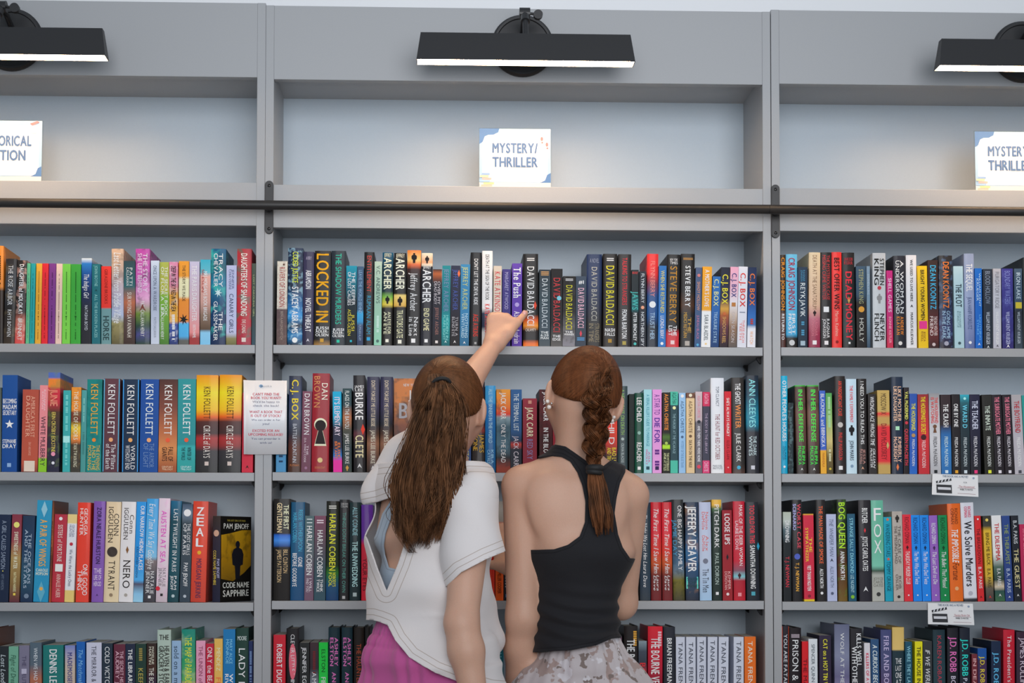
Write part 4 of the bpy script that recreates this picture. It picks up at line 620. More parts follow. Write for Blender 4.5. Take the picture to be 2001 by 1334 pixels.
1570 1645 1564 65 h|e0a840@0 e0a840@.05 40603c@.09 24342c@.14 1f2c28@1|PITCH DARK,ecf2ee,.05,.48,.48;PAUL DOIRON,a8b8b0,.53,.84,.4;*rect,d8d8d8,.93,.3|dark green hardback with orange top
1652 1728 1645 148 p|8c1c28@0 902028@1|LOOSE LIPS,f4ecec,.04,.38,.52,b;KEMPER/DONOVAN,e0a8a8,.68,.88,.66;*dia,1c1c24,.52,.4;*circ,e0c8c8,.93,.3|dark red paperback with a black pen
1738 1829 1730 78 h|b01c30@0 b82034@.6 7c5060@.7 78b8c0@.76 a02030@.8 b01c2c@1|MASK OF THE DEER WOMAN,f4dce0,.04,.65,.3,,.3;LAURIE L DOVE,f0c8d0,.2,.49,.26,,-.4;*fig,3c1c24,.75,.4;*rect,d88890,.94,.3|red hardback with pale aqua smoke
1840 1940 1826 85 h|1c1f26@0 1c1f28@1|TOO OLD FOR THIS,d83848,.03,.42,.38,b;SAMANTHA DOWNING,e8ecee,.44,.88,.38,b;*rect,4898a8,.93,.3;*dia,2890b0,.45,.4,.9|black hardback with red and white capitals at right end
#R3
64 82 62 160 p|2c8080@0 287878@.45 e0a030@.55 c8301c@.9|GLOW,d8c060,.6,.8,.5|sliver of a multicoloured paperback against the divider
87 150 80 165 p|a8b0a0@0 b0b8b0@.1 4c6068@.2 1c2226@.35 181c20@1|DROWNING,d8ecf0,.1,.34,.5,b;T.J. NEWMAN,d03848,.5,.84,.46|silver topped black paperback with red author
160 238 152 68 h|1c1a1c@0 1e1c1e@1|WORST CASE,c84858,.04,.48,.36,b,.4;SCENARIO,a8a8d8,.04,.3,.3,b,-.5;T.J. NEWMAN,e8a040,.62,.9,.34,b;*circ,4c5cb0,.56,.6|black hardback with rainbow lettering
252 334 242 180 p|e0b030@0 c02840@.02 c02840@.975 e8b828@.98|THE/SYMPATHIZER,e8b838,.16,.55,.7,b;VIET THANH NGUYEN,f0d8d8,.59,.88,.36,b;*circ,802030,.94,.3|crimson paperback with yellow ends
355 430 342 68 h|221f1f@0 242121@1|THE MAN MADE OF SMOKE,f06038,.06,.63,.4,b;ALEX NORTH,e8e4e0,.68,.87,.36,b;*circ,d8d8d8,.92,.3|black hardback with bright orange title
437 514 426 182 p|a8b0cc@0 a8b0cc@1|THE WHISPER MAN,606880,.05,.48,.4,i;ALEX NORTH,606880,.6,.84,.36;*tri,343a4c,.53,.36;*circ,505870,.91,.3|pale lavender paperback
524 598 510 65 h|24301c@0 1f2c1a@.4 4c2c1c@.6 5c3c1c@.8 6c5420@1~50782c*.3*40|BOG QUEEN,a8e030,.03,.48,.66,b;ANNA NORTH,e8ece0,.51,.79,.44,b|mossy black hardback with lime title
606 668 592 180 p|245068@0 1f5c7c@.6 1c4c60@1|STRANGE SALLY DIAMOND,88c8d8,.05,.68,.44;LIZ NUGENT,a8d0d8,.7,.9,.4;*circ,78b030,.95,.46|deep blue paperback with a lime emblem
694 790 682 70 h|221f24@0 24212a@1|BUTCHER,f0eef0,.08,.23,.6,b;JOYCE CAROL OATES,f0eef0,.36,.7,.6,b;*dia,d83840,.3,.26;*tri,e8e4e8,.88,.4|black hardback with a red drop
796 892 778 72 h|60a890@0 5ca88c@.4 70b8a0@.65 384c40@.7 a0a49c@.74 a8a8a0@1|F/O/X,f0f4f0,.06,.54,.6,h;JOYCE/CAROL/OATES,707068,.76,.86,.8,h;*circ,343434,.93,.34|mint green hardback with tall thin letters
898 960 882 205 p|1898b0@0 1894ac@1|WANDERING STARS,0c4858,.08,.47,.54;TOMMY ORANGE,0c4858,.53,.88,.5;*star,e86830,.03,.5;*star,e85030,.5,.5|teal paperback with orange flowers
966 1045 942 160 p|a8a098@0 aca49c@1~8c847c*.2*60|THE CASE OF/THE MISSING MAID,4c4440,.16,.58,.7;ROB/OSLER,544c48,.7,.88,.6;*fig,2c2624,.08,.6;*circ,2c2624,.95,.3|beige hardback with sketched figure
1050 1117 1025 185 p|d02c3c@0 d02c38@1|RICHARD OSMAN,701820,.03,.33,.5;THURSDAY MURDER CLUB,f4e8e8,.42,.8,.5,i;*fig,3c1018,.38,.4;*rect,f0f0f0,.93,.16|red paperback left of two identical bright blue ones
1122 1190 1098 190 p|1c80e0@0 1c7cdc@1|RICHARD OSMAN,0c386c,.03,.33,.5;The Man Who Died Twice,eef6fc,.42,.8,.5,i;*fig,0c2c54,.38,.4;*rect,f0f4f8,.93,.16|left one of two bright blue paperbacks
1195 1263 1170 190 p|1c80e0@0 1c7cdc@1|RICHARD OSMAN,0c386c,.03,.33,.5;The Man Who Died Twice,eef6fc,.42,.8,.5,i;*fig,0c2c54,.38,.4;*rect,f0f4f8,.93,.16|right one of two bright blue paperbacks
1268 1334 1243 192 p|8c5cb0@0 885ab0@1|RICHARD OSMAN,f0e4f4,.09,.33,.5;The Last Devil to Die,e8d8f0,.42,.8,.5,i;*fig,3c2450,.38,.4;*rect,f0e8d0,.93,.16|lilac paperback right of bright blue pair
1340 1410 1312 190 p|128048@0 107c44@1|RICHARD OSMAN,083c20,.03,.33,.5;The Bullet That Missed,e0f0e4,.42,.84,.5,i;*fig,083c20,.38,.4;*rect,f0f4f0,.93,.16|emerald green paperback beside orange hardback
1418 1520 1390 98 h|e8601c@0 ec641c@1|RICHARD/OSMAN,5c2410,.05,.21,.6;THE IMPOSSIBLE,fcf0e4,.26,.6,.5,bi;Fortune,5c2410,.61,.78,.5,i;*circ,f0a070,.87,.3|bright orange hardback leaning on white one
1527 1630 1487 90 h|ccccd4@0 d0d0d8@.96 2c2c34@.98|RICHARD/OSMAN,c82c58,.04,.15,.56,b;We Solve Murders,28262e,.19,.85,.56,b;*circ,a8a8b4,.92,.34|white hardback with large black title
1636 1685 1606 195 p|c8282c@0 c8282c@1|THE BREAKDOWN,4c1014,.15,.56,.5;B.A. PARIS,f0d4d4,.6,.85,.5;*tri,601418,.95,.4;*circ,e0e0e0,.04,.3|red paperback beside white hardback
1702 1762 1672 195 p|34342c@0 3c3c34@.12 d0a830@.18 c8a434@.7 5c5448@.85 40383c@1|BRING ME BACK,3c3010,.2,.58,.44;B.A. PARIS,383018,.62,.84,.44;*circ,d8c060,.05,.4;*tri,c83830,.95,.4|yellow paperback with dark ends
1774 1850 1740 192 p|dcdcd8@0 d8d8d4@.45 4c6458@.6 2c4038@.75 c8b8a0@.83 2c4c48@.88 3c6444@1|THE DILEMMA,b83038,.09,.53,.44,b;B.A. PARIS,e0e8e0,.62,.82,.38;*tri,e8ece8,.93,.3|white over dark green paperback with red title
1855 1918 1822 195 p|2c4480@0 2c4078@1|THE THERAPIST,8c9c58,.1,.57,.5;B.A. PARIS,b8c4dc,.62,.9,.44;*tri,e0e4ec,.95,.3|royal navy paperback with olive title
1926 1984 1896 193 p|20242c@0 1f2329@1|B.A. PARIS,c8ccd0,.06,.33,.5;THE GUEST,d8cc98,.39,.85,.6;*tri,e8e8e8,.93,.34|black paperback with cream title near right edge
1990 2070 1960 262 p|b02850@0 a82850@1|BEHIND CLOSED DOORS,d87890,.06,.6,.4|crimson paperback at right end
#L4
-78 -22 -70 150 h|5c3018@0 4c2814@1|SAGA,3c2010,.2,.6,.4|tall brown book at left picture edge
-14 60 -10 290 p|24282c@0 22262a@1|Lost London,b8c0c4,.1,.5,.5,i|black paperback with silver script
64 140 66 292 p|689c84@0 64987f@1|Flight of Dreams,2c5444,.1,.5,.5,i|sage green paperback
146 226 150 285 p|706c80@0 6c687c@1|THE TRUTH,4c4860,.12,.5,.4;*rect,a8a4b8,.3,.5|mauve grey paperback with pale panel
234 325 . 262 p|4c5c68@0 505c68@.25 a06048@.42 804c40@.6 3c3438@1|WHEN WE HAD WINGS,c8ccd0,.06,.6,.32|slate paperback with sunset band
337 496 . 282 p|1f6c68@0 1e6864@1|DENNIS LEHANE,e0e4d8,.05,.66,.36,b|thick dark teal paperback with white capitals
508 586 . 285 p|6c78b0@0 a098a8@.12 b8a898@.25 a89080@1|MADEMOISELLE,343878,.08,.52,.44,b|lavender and sand paperback
598 664 . 255 p|1c58a0@0 1c5098@1|The Matchmaker's Gift,70a8d8,.08,.7,.5,i|bright blue paperback with script title
676 794 . 262 p|b8b8c8@0 b4b4c4@1|THE MIRROR & THE LIGHT,343440,.04,.75,.3|wide white paperback with dark capitals
798 880 . 268 p|24303c@0 242c38@1|COLD VICTORY,d8dce4,.04,.56,.44|dark slate paperback with white capitals
890 980 . 275 p|5c2838@0 582434@1|THE SECRET HISTORY of/AUDREY JAMES,d8a8b4,.08,.65,.74|maroon paperback with pink two line title
982 1056 . 272 p|20283c@0 1e2638@1|THE LIBRARIAN SPY,d8e0ec,.06,.7,.44,b|navy paperback with bold white capitals
1060 1142 . 272 p|203830@0 1f342c@1|KEEPERS,a89848,.28,.6,.44;STELLA,8c7c40,.05,.2,.4|dark green paperback with gold capitals
1146 1220 . 268 p|302420@0 402820@.3 28203c@.5 2c2438@1|MADELINE/MARTIN,d8ccb8,.04,.24,.6;THE BOOKLOVER,d8ccc0,.28,.7,.5|dark brown paperback with cream capitals
1230 1336 . 162 h|a0b0a4@0 9cac9f@.6 88a0b0@.75 708c9c@1|HEAVEN & EARTH,2c2c28,.16,.6,.36,b,.4;GROCERY STORE,2c2c28,.16,.6,.36,b,-.4;THE,2c2c28,.05,.1,.7,bh|tall sage hardback with black two line title
1344 1416 . 248 p|88a4c0@0 849cb8@1|sold on a monday,283848,.06,.7,.5|light blue paperback with lower case title
1420 1526 . 158 h|1c7c6c@0 2c8c60@.3 489858@.5 c8a078@.55 2c7c70@.7 204c54@1~e0c8a0*.2*25|THE MAP of PARADISE,e0d838,.08,.56,.5|green hardback with yellow title
1534 1606 . 248 p|d090a8@0 cc8ca4@1|THE UNION of FABRIC,883c58,.06,.7,.44|pink paperback with plum lettering
1610 1672 . 270 p|b02038@0 ac1c34@1|ONLY the BEAUTIFUL,f0dcdc,.04,.7,.6|red paperback with white title
1674 1740 . 232 p|e8a450@0 e0a050@1|MENDEZ,f0d8a8,.1,.35,.46;FURIA,d06838,.42,.7,.6|peach orange paperback
1742 1836 . 158 p|1c6ca0@0 1c68a0@1|MARY ALICE/MONROE,78b8d8,.1,.34,.6;WHERE THE/RIVERS MERGE,d0e8f4,.44,.9,.74,b|tall blue paperback with white title
1838 1938 . 148 h|1c3830@0 1c342c@1|LADY FOREST,e4ece8,.2,.9,.5;MOORE,c8d0cc,.08,.12,.7,h|tall dark green hardback with white capitals
1944 1976 . 250 p|1c2850@0 1a244c@1|DARK,6880a8,.1,.5,.6|narrow navy paperback against the divider
#C4
14 112 19 210 p|b82030@0 b41c2c@1|ROBERT DUGONI,f4e8e8,.1,.62,.44,b|red paperback with white capitals at left end
124 226 . 158 h|1c1a1c@0 1c1a1c@1|CLEVER LITTLE THING,f4d0d4,.06,.6,.3;*drop,d06070,.33,.6|black hardback with pink orange petal panel
230 310 . 275 p|222424@0 1f2122@1|JENNIFER EGAN,d0d4d4,.05,.58,.4|black paperback with thin white capitals
316 384 . 272 p|3c2c30@0 302830@.3 8c98a0@.6 a8b0b8@1|AMERICAN,d8e0e4,.34,.8,.5;CRUMMY,6c2428,.08,.36,.4|dark silver paperback
388 462 . 272 p|18b83c@0 28c04c@1|ELSTON,0c4c1c,.08,.34,.4;FIRST LIE WINS,e8f8e8,.4,.95,.5|bright green paperback
464 556 . 150 h|142c34@0 143038@1|ASHLEY,e070b0,.1,.38,.3,b,.4;ELSTON,e070b0,.1,.38,.3,b,-.4;ANATOMY,e070b0,.44,.8,.34,b|left one of two dark hardbacks with pink capitals
574 662 . 150 h|142c34@0 143038@1|ASHLEY,e070b0,.1,.38,.3,b,.4;ELSTON,e070b0,.1,.38,.3,b,-.4;ANATOMY,e070b0,.44,.8,.34,b|right one of two dark hardbacks with pink capitals
672 756 . 152 h|1f1814@0 1c1614@1|THE HAUNTED,a8482c,.16,.56,.44|black hardback with rusty red title
762 806 . 148 h|1a1818@0 181616@1|NIGHT,3c3434,.2,.5,.4|black hardback touching the pink trousers
1752 1834 1757 125 h|14584c@0 135448@1|THE MISSING HALF,d0a848,.08,.75,.46|green hardback with gold title between the girls
1842 1892 . 260 p|1c6470@0 1a5c68@1|SHORE,58a0a8,.1,.5,.5|slim teal paperback between the girls
#C4b
775 862 . 212 p|5c3c50@0 64445c@1|ECHO,8c6478,.1,.4,.4|mauve paperback beside patterned shorts
878 986 . 132 h|201a1a@0 1c1818@.5 3c1c18@.7 1c1818@1|THE BOURNE ESCAPE,f4f2f2,.13,.8,.56,b;LUDLUM,d89838,.05,.2,.3,,.6|black hardback with tall white title
992 1056 . 250 p|7c8c94@0 3c4450@.12 303440@.25 a82028@.4 2c2428@.6 8c2028@.8|BOURNE'S,c82c30,.25,.7,.66,b|silver topped paperback with red title
1066 1180 . 136 h|c81c2c@0 a81830@.4 700c24@.6 3c1020@.8|THE BOURNE VENDETTA,f6f2f2,.11,.8,.56,b;LUDLUM,e8a8b0,.05,.2,.3,,.6|red hardback with tall white title
1190 1282 1186 140 h|24262e@0 22242c@1|BRIAN FREEMAN,e4e8ec,.11,.56,.4,b;BREAK,e0d83c,.62,.85,.5,b|black ridged hardback with white author
1288 1358 1284 218 p|b8bcc8@0 b8bcc8@1|TANA FRENCH,383c48,.06,.64,.46;*circ,d05848,.72,.6|first white paperback from left of six matching
1366 1440 1364 218 p|b8bcc8@0 b8bcc8@1|TANA FRENCH,383c48,.06,.64,.46;*circ,c04050,.72,.6|second white paperback from left of six matching
1450 1520 1450 218 p|b8bcc8@0 b8bcc8@1|TANA FRENCH,383c48,.04,.62,.46;*circ,d05848,.7,.6|third white paperback from left of six matching
1530 1604 1534 218 p|b8bcc8@0 b8bcc8@1|TANA FRENCH,383c48,.04,.62,.46;*circ,d04838,.7,.6|fourth white paperback from left of six matching
1616 1692 1620 218 p|b8bcc8@0 b8bcc8@1|TANA FRENCH,383c48,.05,.64,.46;*circ,d05848,.72,.6|fifth white paperback from left of six matching
1736 1814 1736 218 p|b8bcc8@0 b8bcc8@1|TANA FRENCH,383c48,.05,.62,.46;*circ,d05848,.71,.6|sixth white paperback beside the orange one
1824 1912 1820 216 p|e0641c@0 dc601c@1|TANA FRENCH,f0d8c0,.05,.64,.4|orange paperback at right end
#R4
74 128 75 135 h|242028@0 242024@1|YOU ARE FATALLY INVITED,c8c8cc,.08,.9,.5;*edge,d85030,.5,1,0|dark hardback with orange edge against the divider
134 228 133 150 h|1c1418@0 1c1418@1|PRISON & CHI,e8e0e4,.12,.7,.5;MICKIE,b8a8b0,.06,.1,.7,h|black hardback with white slim title
236 284 230 258 p|c41c24@0 c01c24@1|THE MAID,5c0c14,.2,.6,.6|slim red paperback
290 360 285 238 p|c8ccd0@0 c4c8cc@1|SPENCER QUINN,4c545c,.06,.48,.36;*circ,3c5c88,.58,.3|white paperback with grey capitals
376 470 370 210 p|2c2438@0 2c2034@1|CAT on a HOT TIN WOOF,e8c838,.04,.66,.36,b|dark purple paperback with yellow title
496 616 492 122 h|5c6078@0 787c94@.3 605c7c@.5 8c84a4@.7 605878@1|WOLF AT THE TABLE,d0d4dc,.08,.8,.24|thick misty lavender hardback
634 728 616 155 h|242226@0 242226@.6 c82038@.7|KILLS WELL,f4f2f4,.05,.38,.4,b,.4;WITH OTHERS,f4f2f4,.18,.62,.4,b,-.4|black hardback with bold white two line title
740 786 728 270 p|c8c4c8@0 ccc8cc@.3 d0b8bc@1|KILLERS OF A CERTAIN AGE,c02848,.12,.8,.5,b|slim white paperback with red title
792 856 780 240 p|2c4c70@0 24446c@1|A CURIOUS BEGINNING,c8d8e8,.06,.7,.56,bi|blue paperback with white slanted title
866 952 860 165 h|40446c@0 44486c@.3 4c3c60@.6 403450@1|FIRE AND BONES,b0a4c4,.06,.68,.46,b|dusky purple hardback
956 1050 953 145 h|c8a860@0 d0b068@.22 1c3038@.235 1c2c34@1|THE/LAST/ONE/AT/THE/WEDDING,e8e4d8,.3,.72,.5,h|black hardback with a gold top
1060 1114 1055 260 p|1c4c60@0 1c4858@1|WHERE THEY LAST SAW HER,88c0cc,.05,.8,.5|slim sea blue paperback
1136 1196 1132 258 p|e0c81c@0 dcc41c@1|THE HOUSE IN THE PINES,343018,.06,.8,.5,b|bright yellow paperback
1202 1274 1196 255 p|343638@0 303234@1|IF WE WERE VILLAINS,d0d4d4,.1,.8,.5,i|charcoal paperback with white script
1286 1382 1276 165 h|1c3038@0 243c44@.4 1c2c34@1|KAREN ROBARDS,a83848,.06,.64,.34|dark teal hardback with red capitals
1394 1484 1391 150 h|1c1c24@0 1a1a22@1|J.D. ROBB,e068a8,.09,.44,.56,b;BONDED,b8b0c0,.48,.75,.4,b|black hardback with pink author
1494 1576 1487 150 h|1a1f2c@0 181c28@1|J.D. ROBB,28c0b4,.11,.48,.56,b;PASSIONS,b0b0c0,.5,.8,.4,b|black hardback with turquoise author
1590 1634 1585 358 p|6c2c34@0 682830@1|IN DEATH,c89898,.06,.6,.56,b|short dull red paperback
1640 1710 1632 312 p|1c4c90@0 1c4c90@.13 3c2c4c@.15 4c2c54@1|J.D. ROBB,d8b838,.1,.48,.5,b|low paperback with blue top and yellow author
1742 1818 1740 255 p|1c2840@0 1c283c@1|J.D. ROBB,58a8d0,.13,.56,.5,b|navy paperback with sky blue author
1842 1932 1838 165 h|b81c30@0 b01c2c@1|The President's Lawyer,f0d8d8,.06,.8,.34|red hardback with white title near right edge
1946 2040 1942 182 h|342030@0 302030@1|JAMES ROLLINS,c8b8c4,.06,.6,.44|dark plum hardback at right end
"""
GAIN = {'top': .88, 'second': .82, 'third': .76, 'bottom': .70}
XF = {'L1': (0, 470, 4.002, 'A', 0), 'C1': (530, 470, 4.169, 'A', 1), 'C1b': (1000, 470, 4.002, 'A', 1), 'R1': (1510, 470, 4.075, 'A', 2),
      'L2': (0, 710, 4.002, 'B', 0), 'C2': (530, 710, 4.169, 'B', 1), 'C2b': (1000, 710, 4.002, 'B', 1), 'R2': (1510, 710, 4.075, 'B', 2),
      'L3': (0, 960, 4.002, 'C', 0), 'C3': (530, 960, 4.169, 'C', 1), 'C3b': (1000, 960, 4.002, 'C', 1), 'R3': (1510, 960, 4.075, 'C', 2),
      'L4': (0, 1190, 4.002, 'D', 0), 'C4': (530, 1190, 4.169, 'D', 1), 'C4b': (1000, 1190, 4.002, 'D', 1), 'R4': (1510, 1190, 4.075, 'D', 2)}
ROWN = {'A': 'top', 'B': 'second', 'C': 'third', 'D': 'bottom'}
ILLEG = set("LEGACY,NOVEL,NOVELLA,STORIES,EMBER,NOIR,SAGA,NIGHT,GLOW,ECHO,SHORE,DARK,THE FROZEN GARDEN,CHARLES FERRY,CRY HAVOC,THRILL,CODY,STORM,SMITH,KILL,NO ONE,No.1,BREAKER,MICKIE,DREAM,GRANT,GOLDEN ALMS,STELLA,LUDLUM,HUNTER/CROSS,OLD BABES,KIRSTEN HART,THE GIRL,KATRIN,CRUMMY,STRANGERS".split(','))
_cov = {}
def cover_mat(spec, g, kind):
    key = (spec, g, kind)
    if key in _cov: return _cov[key]
    noise = None; sp = spec
    if '~' in sp: sp, noise = sp.split('~')
    m = bpy.data.materials.new('cover_' + sp[:6]); m.use_nodes = True; nt = m.node_tree; b = nt.nodes['Principled BSDF']; _cov[key] = m
    tc = nt.nodes.new('ShaderNodeTexCoord'); sx = nt.nodes.new('ShaderNodeSeparateXYZ'); nt.links.new(tc.outputs['Generated'], sx.inputs[0])
    st = []
    for tk in sp.split():
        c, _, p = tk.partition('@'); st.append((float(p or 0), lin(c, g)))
    nz = nt.nodes.new('ShaderNodeTexNoise'); nz.inputs['Scale'].default_value = float(noise.split('*')[2]) if noise else 120; nz.inputs['Detail'].default_value = 3
    nt.links.new(tc.outputs['Object'], nz.inputs['Vector'])
    if len(st) > 1:
        iv = nt.nodes.new('ShaderNodeMath'); iv.operation = 'SUBTRACT'; iv.inputs[0].default_value = 1; nt.links.new(sx.outputs[2], iv.inputs[1])
        cr = nt.nodes.new('ShaderNodeValToRGB'); el = cr.color_ramp.elements
        while len(el) < len(st): el.new(.5)
        for e, (p, c) in zip(el, st): e.position = p; e.color = c
        nt.links.new(iv.outputs[0], cr.inputs[0]); out = cr.outputs[0]
    else:
        rg = nt.nodes.new('ShaderNodeRGB'); rg.outputs[0].default_value = st[0][1]; out = rg.outputs[0]
    if noise:
        c2, amt, _ = noise.split('*'); mr = nt.nodes.new('ShaderNodeMapRange'); mr.inputs[1].default_value = .5; mr.inputs[2].default_value = .62; mr.inputs[4].default_value = float(amt) * 1.6
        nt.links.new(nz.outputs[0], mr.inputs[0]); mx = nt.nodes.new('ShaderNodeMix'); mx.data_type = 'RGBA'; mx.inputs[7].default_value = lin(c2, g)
        nt.links.new(mr.outputs[0], mx.inputs[0]); nt.links.new(out, mx.inputs[6]); out = mx.outputs[2]
    nt.links.new(out, b.inputs['Base Color'])
    b.inputs['Roughness'].default_value = .45; b.inputs['Specular IOR Level'].default_value = .16
    if kind == 'h': b.inputs['Coat Weight'].default_value = .14; b.inputs['Coat Roughness'].default_value = .08
    return m
PAGES = mat('book_pages', (.62, .58, .5, 1), .8, var=.08, bscale=700)
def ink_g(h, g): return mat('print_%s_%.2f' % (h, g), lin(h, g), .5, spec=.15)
def spine_y(x, hw, kind): return (.0022 if kind == 'h' else .0003) * abs(x / hw) ** 3
def book_body(w, h, d, kind, cm, root):
    hw = w / 2; t = min(.0024 if kind == 'h' else .0008, hw * .3)
    xs = np.linspace(-hw, hw, 13 if kind == 'h' else 7)
    outer = [(hw, d)] + [(x, spine_y(x, hw, kind)) for x in xs[::-1]] + [(-hw, d)]
    inner = [(-hw + t, d)] + [(x * (hw - t) / hw, spine_y(x, hw, kind) + t) for x in xs] + [(hw - t, d)]
    n = len(outer); V = []
    for z in (0, h): V += [(x, y, z) for x, y in outer] + [(x, y, z) for x, y in inner[::-1]]
    N = 2 * n; Fc = []
    for i in range(n - 1):
        Fc += [(i + 1, i, N + i, N + i + 1), (n + i, n + i + 1, N + n + i + 1, N + n + i)]
        Fc += [(i, i + 1, n + i + 1, n + i), (N + i + 1, N + i, N + n + i, N + n + i + 1)]
    Fc += [(0, n, N + n, N), (n - 1, N + n - 1, N + 2 * n - 1, 2 * n - 1)]
    c = mesh('cover', V, Fc, cm, root)
    for p in c.data.polygons: p.use_smooth = False
    gp = .004 if kind == 'h' else .0004
    MB().box(-hw + t, hw - t, t + .0032, d - gp, gp, h - gp).build('pages', PAGES, root)
SERIF = ('KEN FOLL', 'DAVID BALD', 'STEVE BERRY', 'DAN', 'BROWN', 'THE/DA VINCI', 'IGGULDEN', 'CONN', 'Conn', 'TYRANT', 'NERO', 'Jeffrey', 'Next/', 'JEFFREY ARCHER', 'NOTHING', 'TURN A', 'THE OCEANS', 'AMERICA', 'THE PARIS', 'THE STORY', 'PATTI', 'SURVIVING', 'GERALDINE',
    'JOHN BOYNE', 'ALL THE BROKEN', 'ONCE UPON', 'THE SECRET BOOK', 'RIVERS', 'TOM CLANCY', 'THE HUNT', 'STEPHEN KING', 'A WOMAN', 'ANDREW/', 'THE MIRROR', 'SISTERS', 'The Push', 'sold on', 'The President', 'CIRCLE', 'WORLD', 'The Pillars', 'THE ARMOR', 'THE EVENING', 'FIRE AND', 'SOUTH', 'THE HOUSE OF', 'TAN TWAN',
    'THE ROSE', 'RHYS', 'THE STORM', 'WOLF', 'Nelson', 'Alex/', 'The Tin', 'MADEMOISELLE', 'KATE ATK', 'IN THE TIME', 'DEATH ON', 'NATALIE', 'Every', 'THE HEAVEN', 'LAST TWI', 'THE LOST', 'MYSTERY OF')
def letter_spine(items, w, h, kind, g, root):
    hw = w / 2; first = True
    for it in items.split(';'):
        q = it.split(','); s = q[0]; col = q[1]
        if s.startswith('*'):
            k = s[1:]; pos, size = float(q[2]), float(q[3]); xo = float(q[4]) if len(q) > 4 and k != 'edge' else 0
            if k == 'edge':
                for sg in (-1, 1):
                    a, b = sorted((sg * hw * .99, sg * hw * .86)); V = [(a, spine_y(a, hw, kind) - .0006, .001), (b, spine_y(b, hw, kind) - .0006, .001), (b, spine_y(b, hw, kind) - .0006, h - .001), (a, spine_y(a, hw, kind) - .0006, h - .001)]
                    mesh('edge_stripe', V, [(0, 1, 2, 3)], ink_g(col, g), root)
                continue
            pts = shape2d(k, size * w)
            mesh('emblem', [(x + xo * hw, spine_y(min(hw, abs(x + xo * hw)), hw, kind) - (.0009 if k != 'key' or col > '8' else .0012), h * (1 - pos) + y) for x, y in pts], [tuple(range(len(pts)))], ink_g(col, g), root)
            continue
        a, b, ww = float(q[2]), float(q[3]), float(q[4]); fl = q[5] if len(q) > 5 else ''; xo = float(q[6]) if len(q) > 6 and q[6] else 0
        if s in ILLEG or s.startswith('THE LITTLE SERIES'):
            if s.startswith('THE LITTLE'): ww *= .4
            L = (b - a) * h; n = min(60, max(3, int(L / (w * ww * .5)))); r = random.Random(len(s) + int(a * 100)); V = []; Fc = []
            if 'h' in fl: n = 3
            for i in range(n):
                if r.random() < .18: continue
                if 'h' in fl: x0, x1, z0, z1 = -hw * ww, hw * ww, h * (1 - a) - L * (i + .8) / n, h * (1 - a) - L * (i + .3) / n
                else: x0, x1, z0, z1 = -hw * ww * .8 + xo * hw, hw * ww * .8 + xo * hw, h * (1 - a) - L * (i + .72) / n, h * (1 - a) - L * i / n
                k = len(V); V += [(x0, spine_y(x0, hw, kind) - .0008, z0), (x1, spine_y(x1, hw, kind) - .0008, z0), (x1, spine_y(x1, hw, kind) - .0008, z1), (x0, spine_y(x0, hw, kind) - .0008, z1)]; Fc.append((k, k + 1, k + 2, k + 3))
            if V: mesh('fine_print', V, Fc, ink_g(col, g), root)
            continue
        if 'h' in fl:
            v, f = block(s, w * ww, (b - a) * h, 'b' in fl, 'i' in fl, .35, 1.5); P = [(x + xo * hw, y + h * (1 - (a + b) / 2)) for x, y in v]
        else:
            v, f = block(s, (b - a) * h, w * ww, ('b' in fl) + 2 * s.startswith(SERIF), 'i' in fl, .42, 1.9); P = [(y + xo * hw, h * (1 - (a + b) / 2) - x) for x, y in v]
        sep(mesh('title_lettering' if first else 'author_lettering', [(x, spine_y(min(abs(x), hw), hw, kind) - .0008, z) for x, z in P], f, ink_g(col, g), root)); first = False
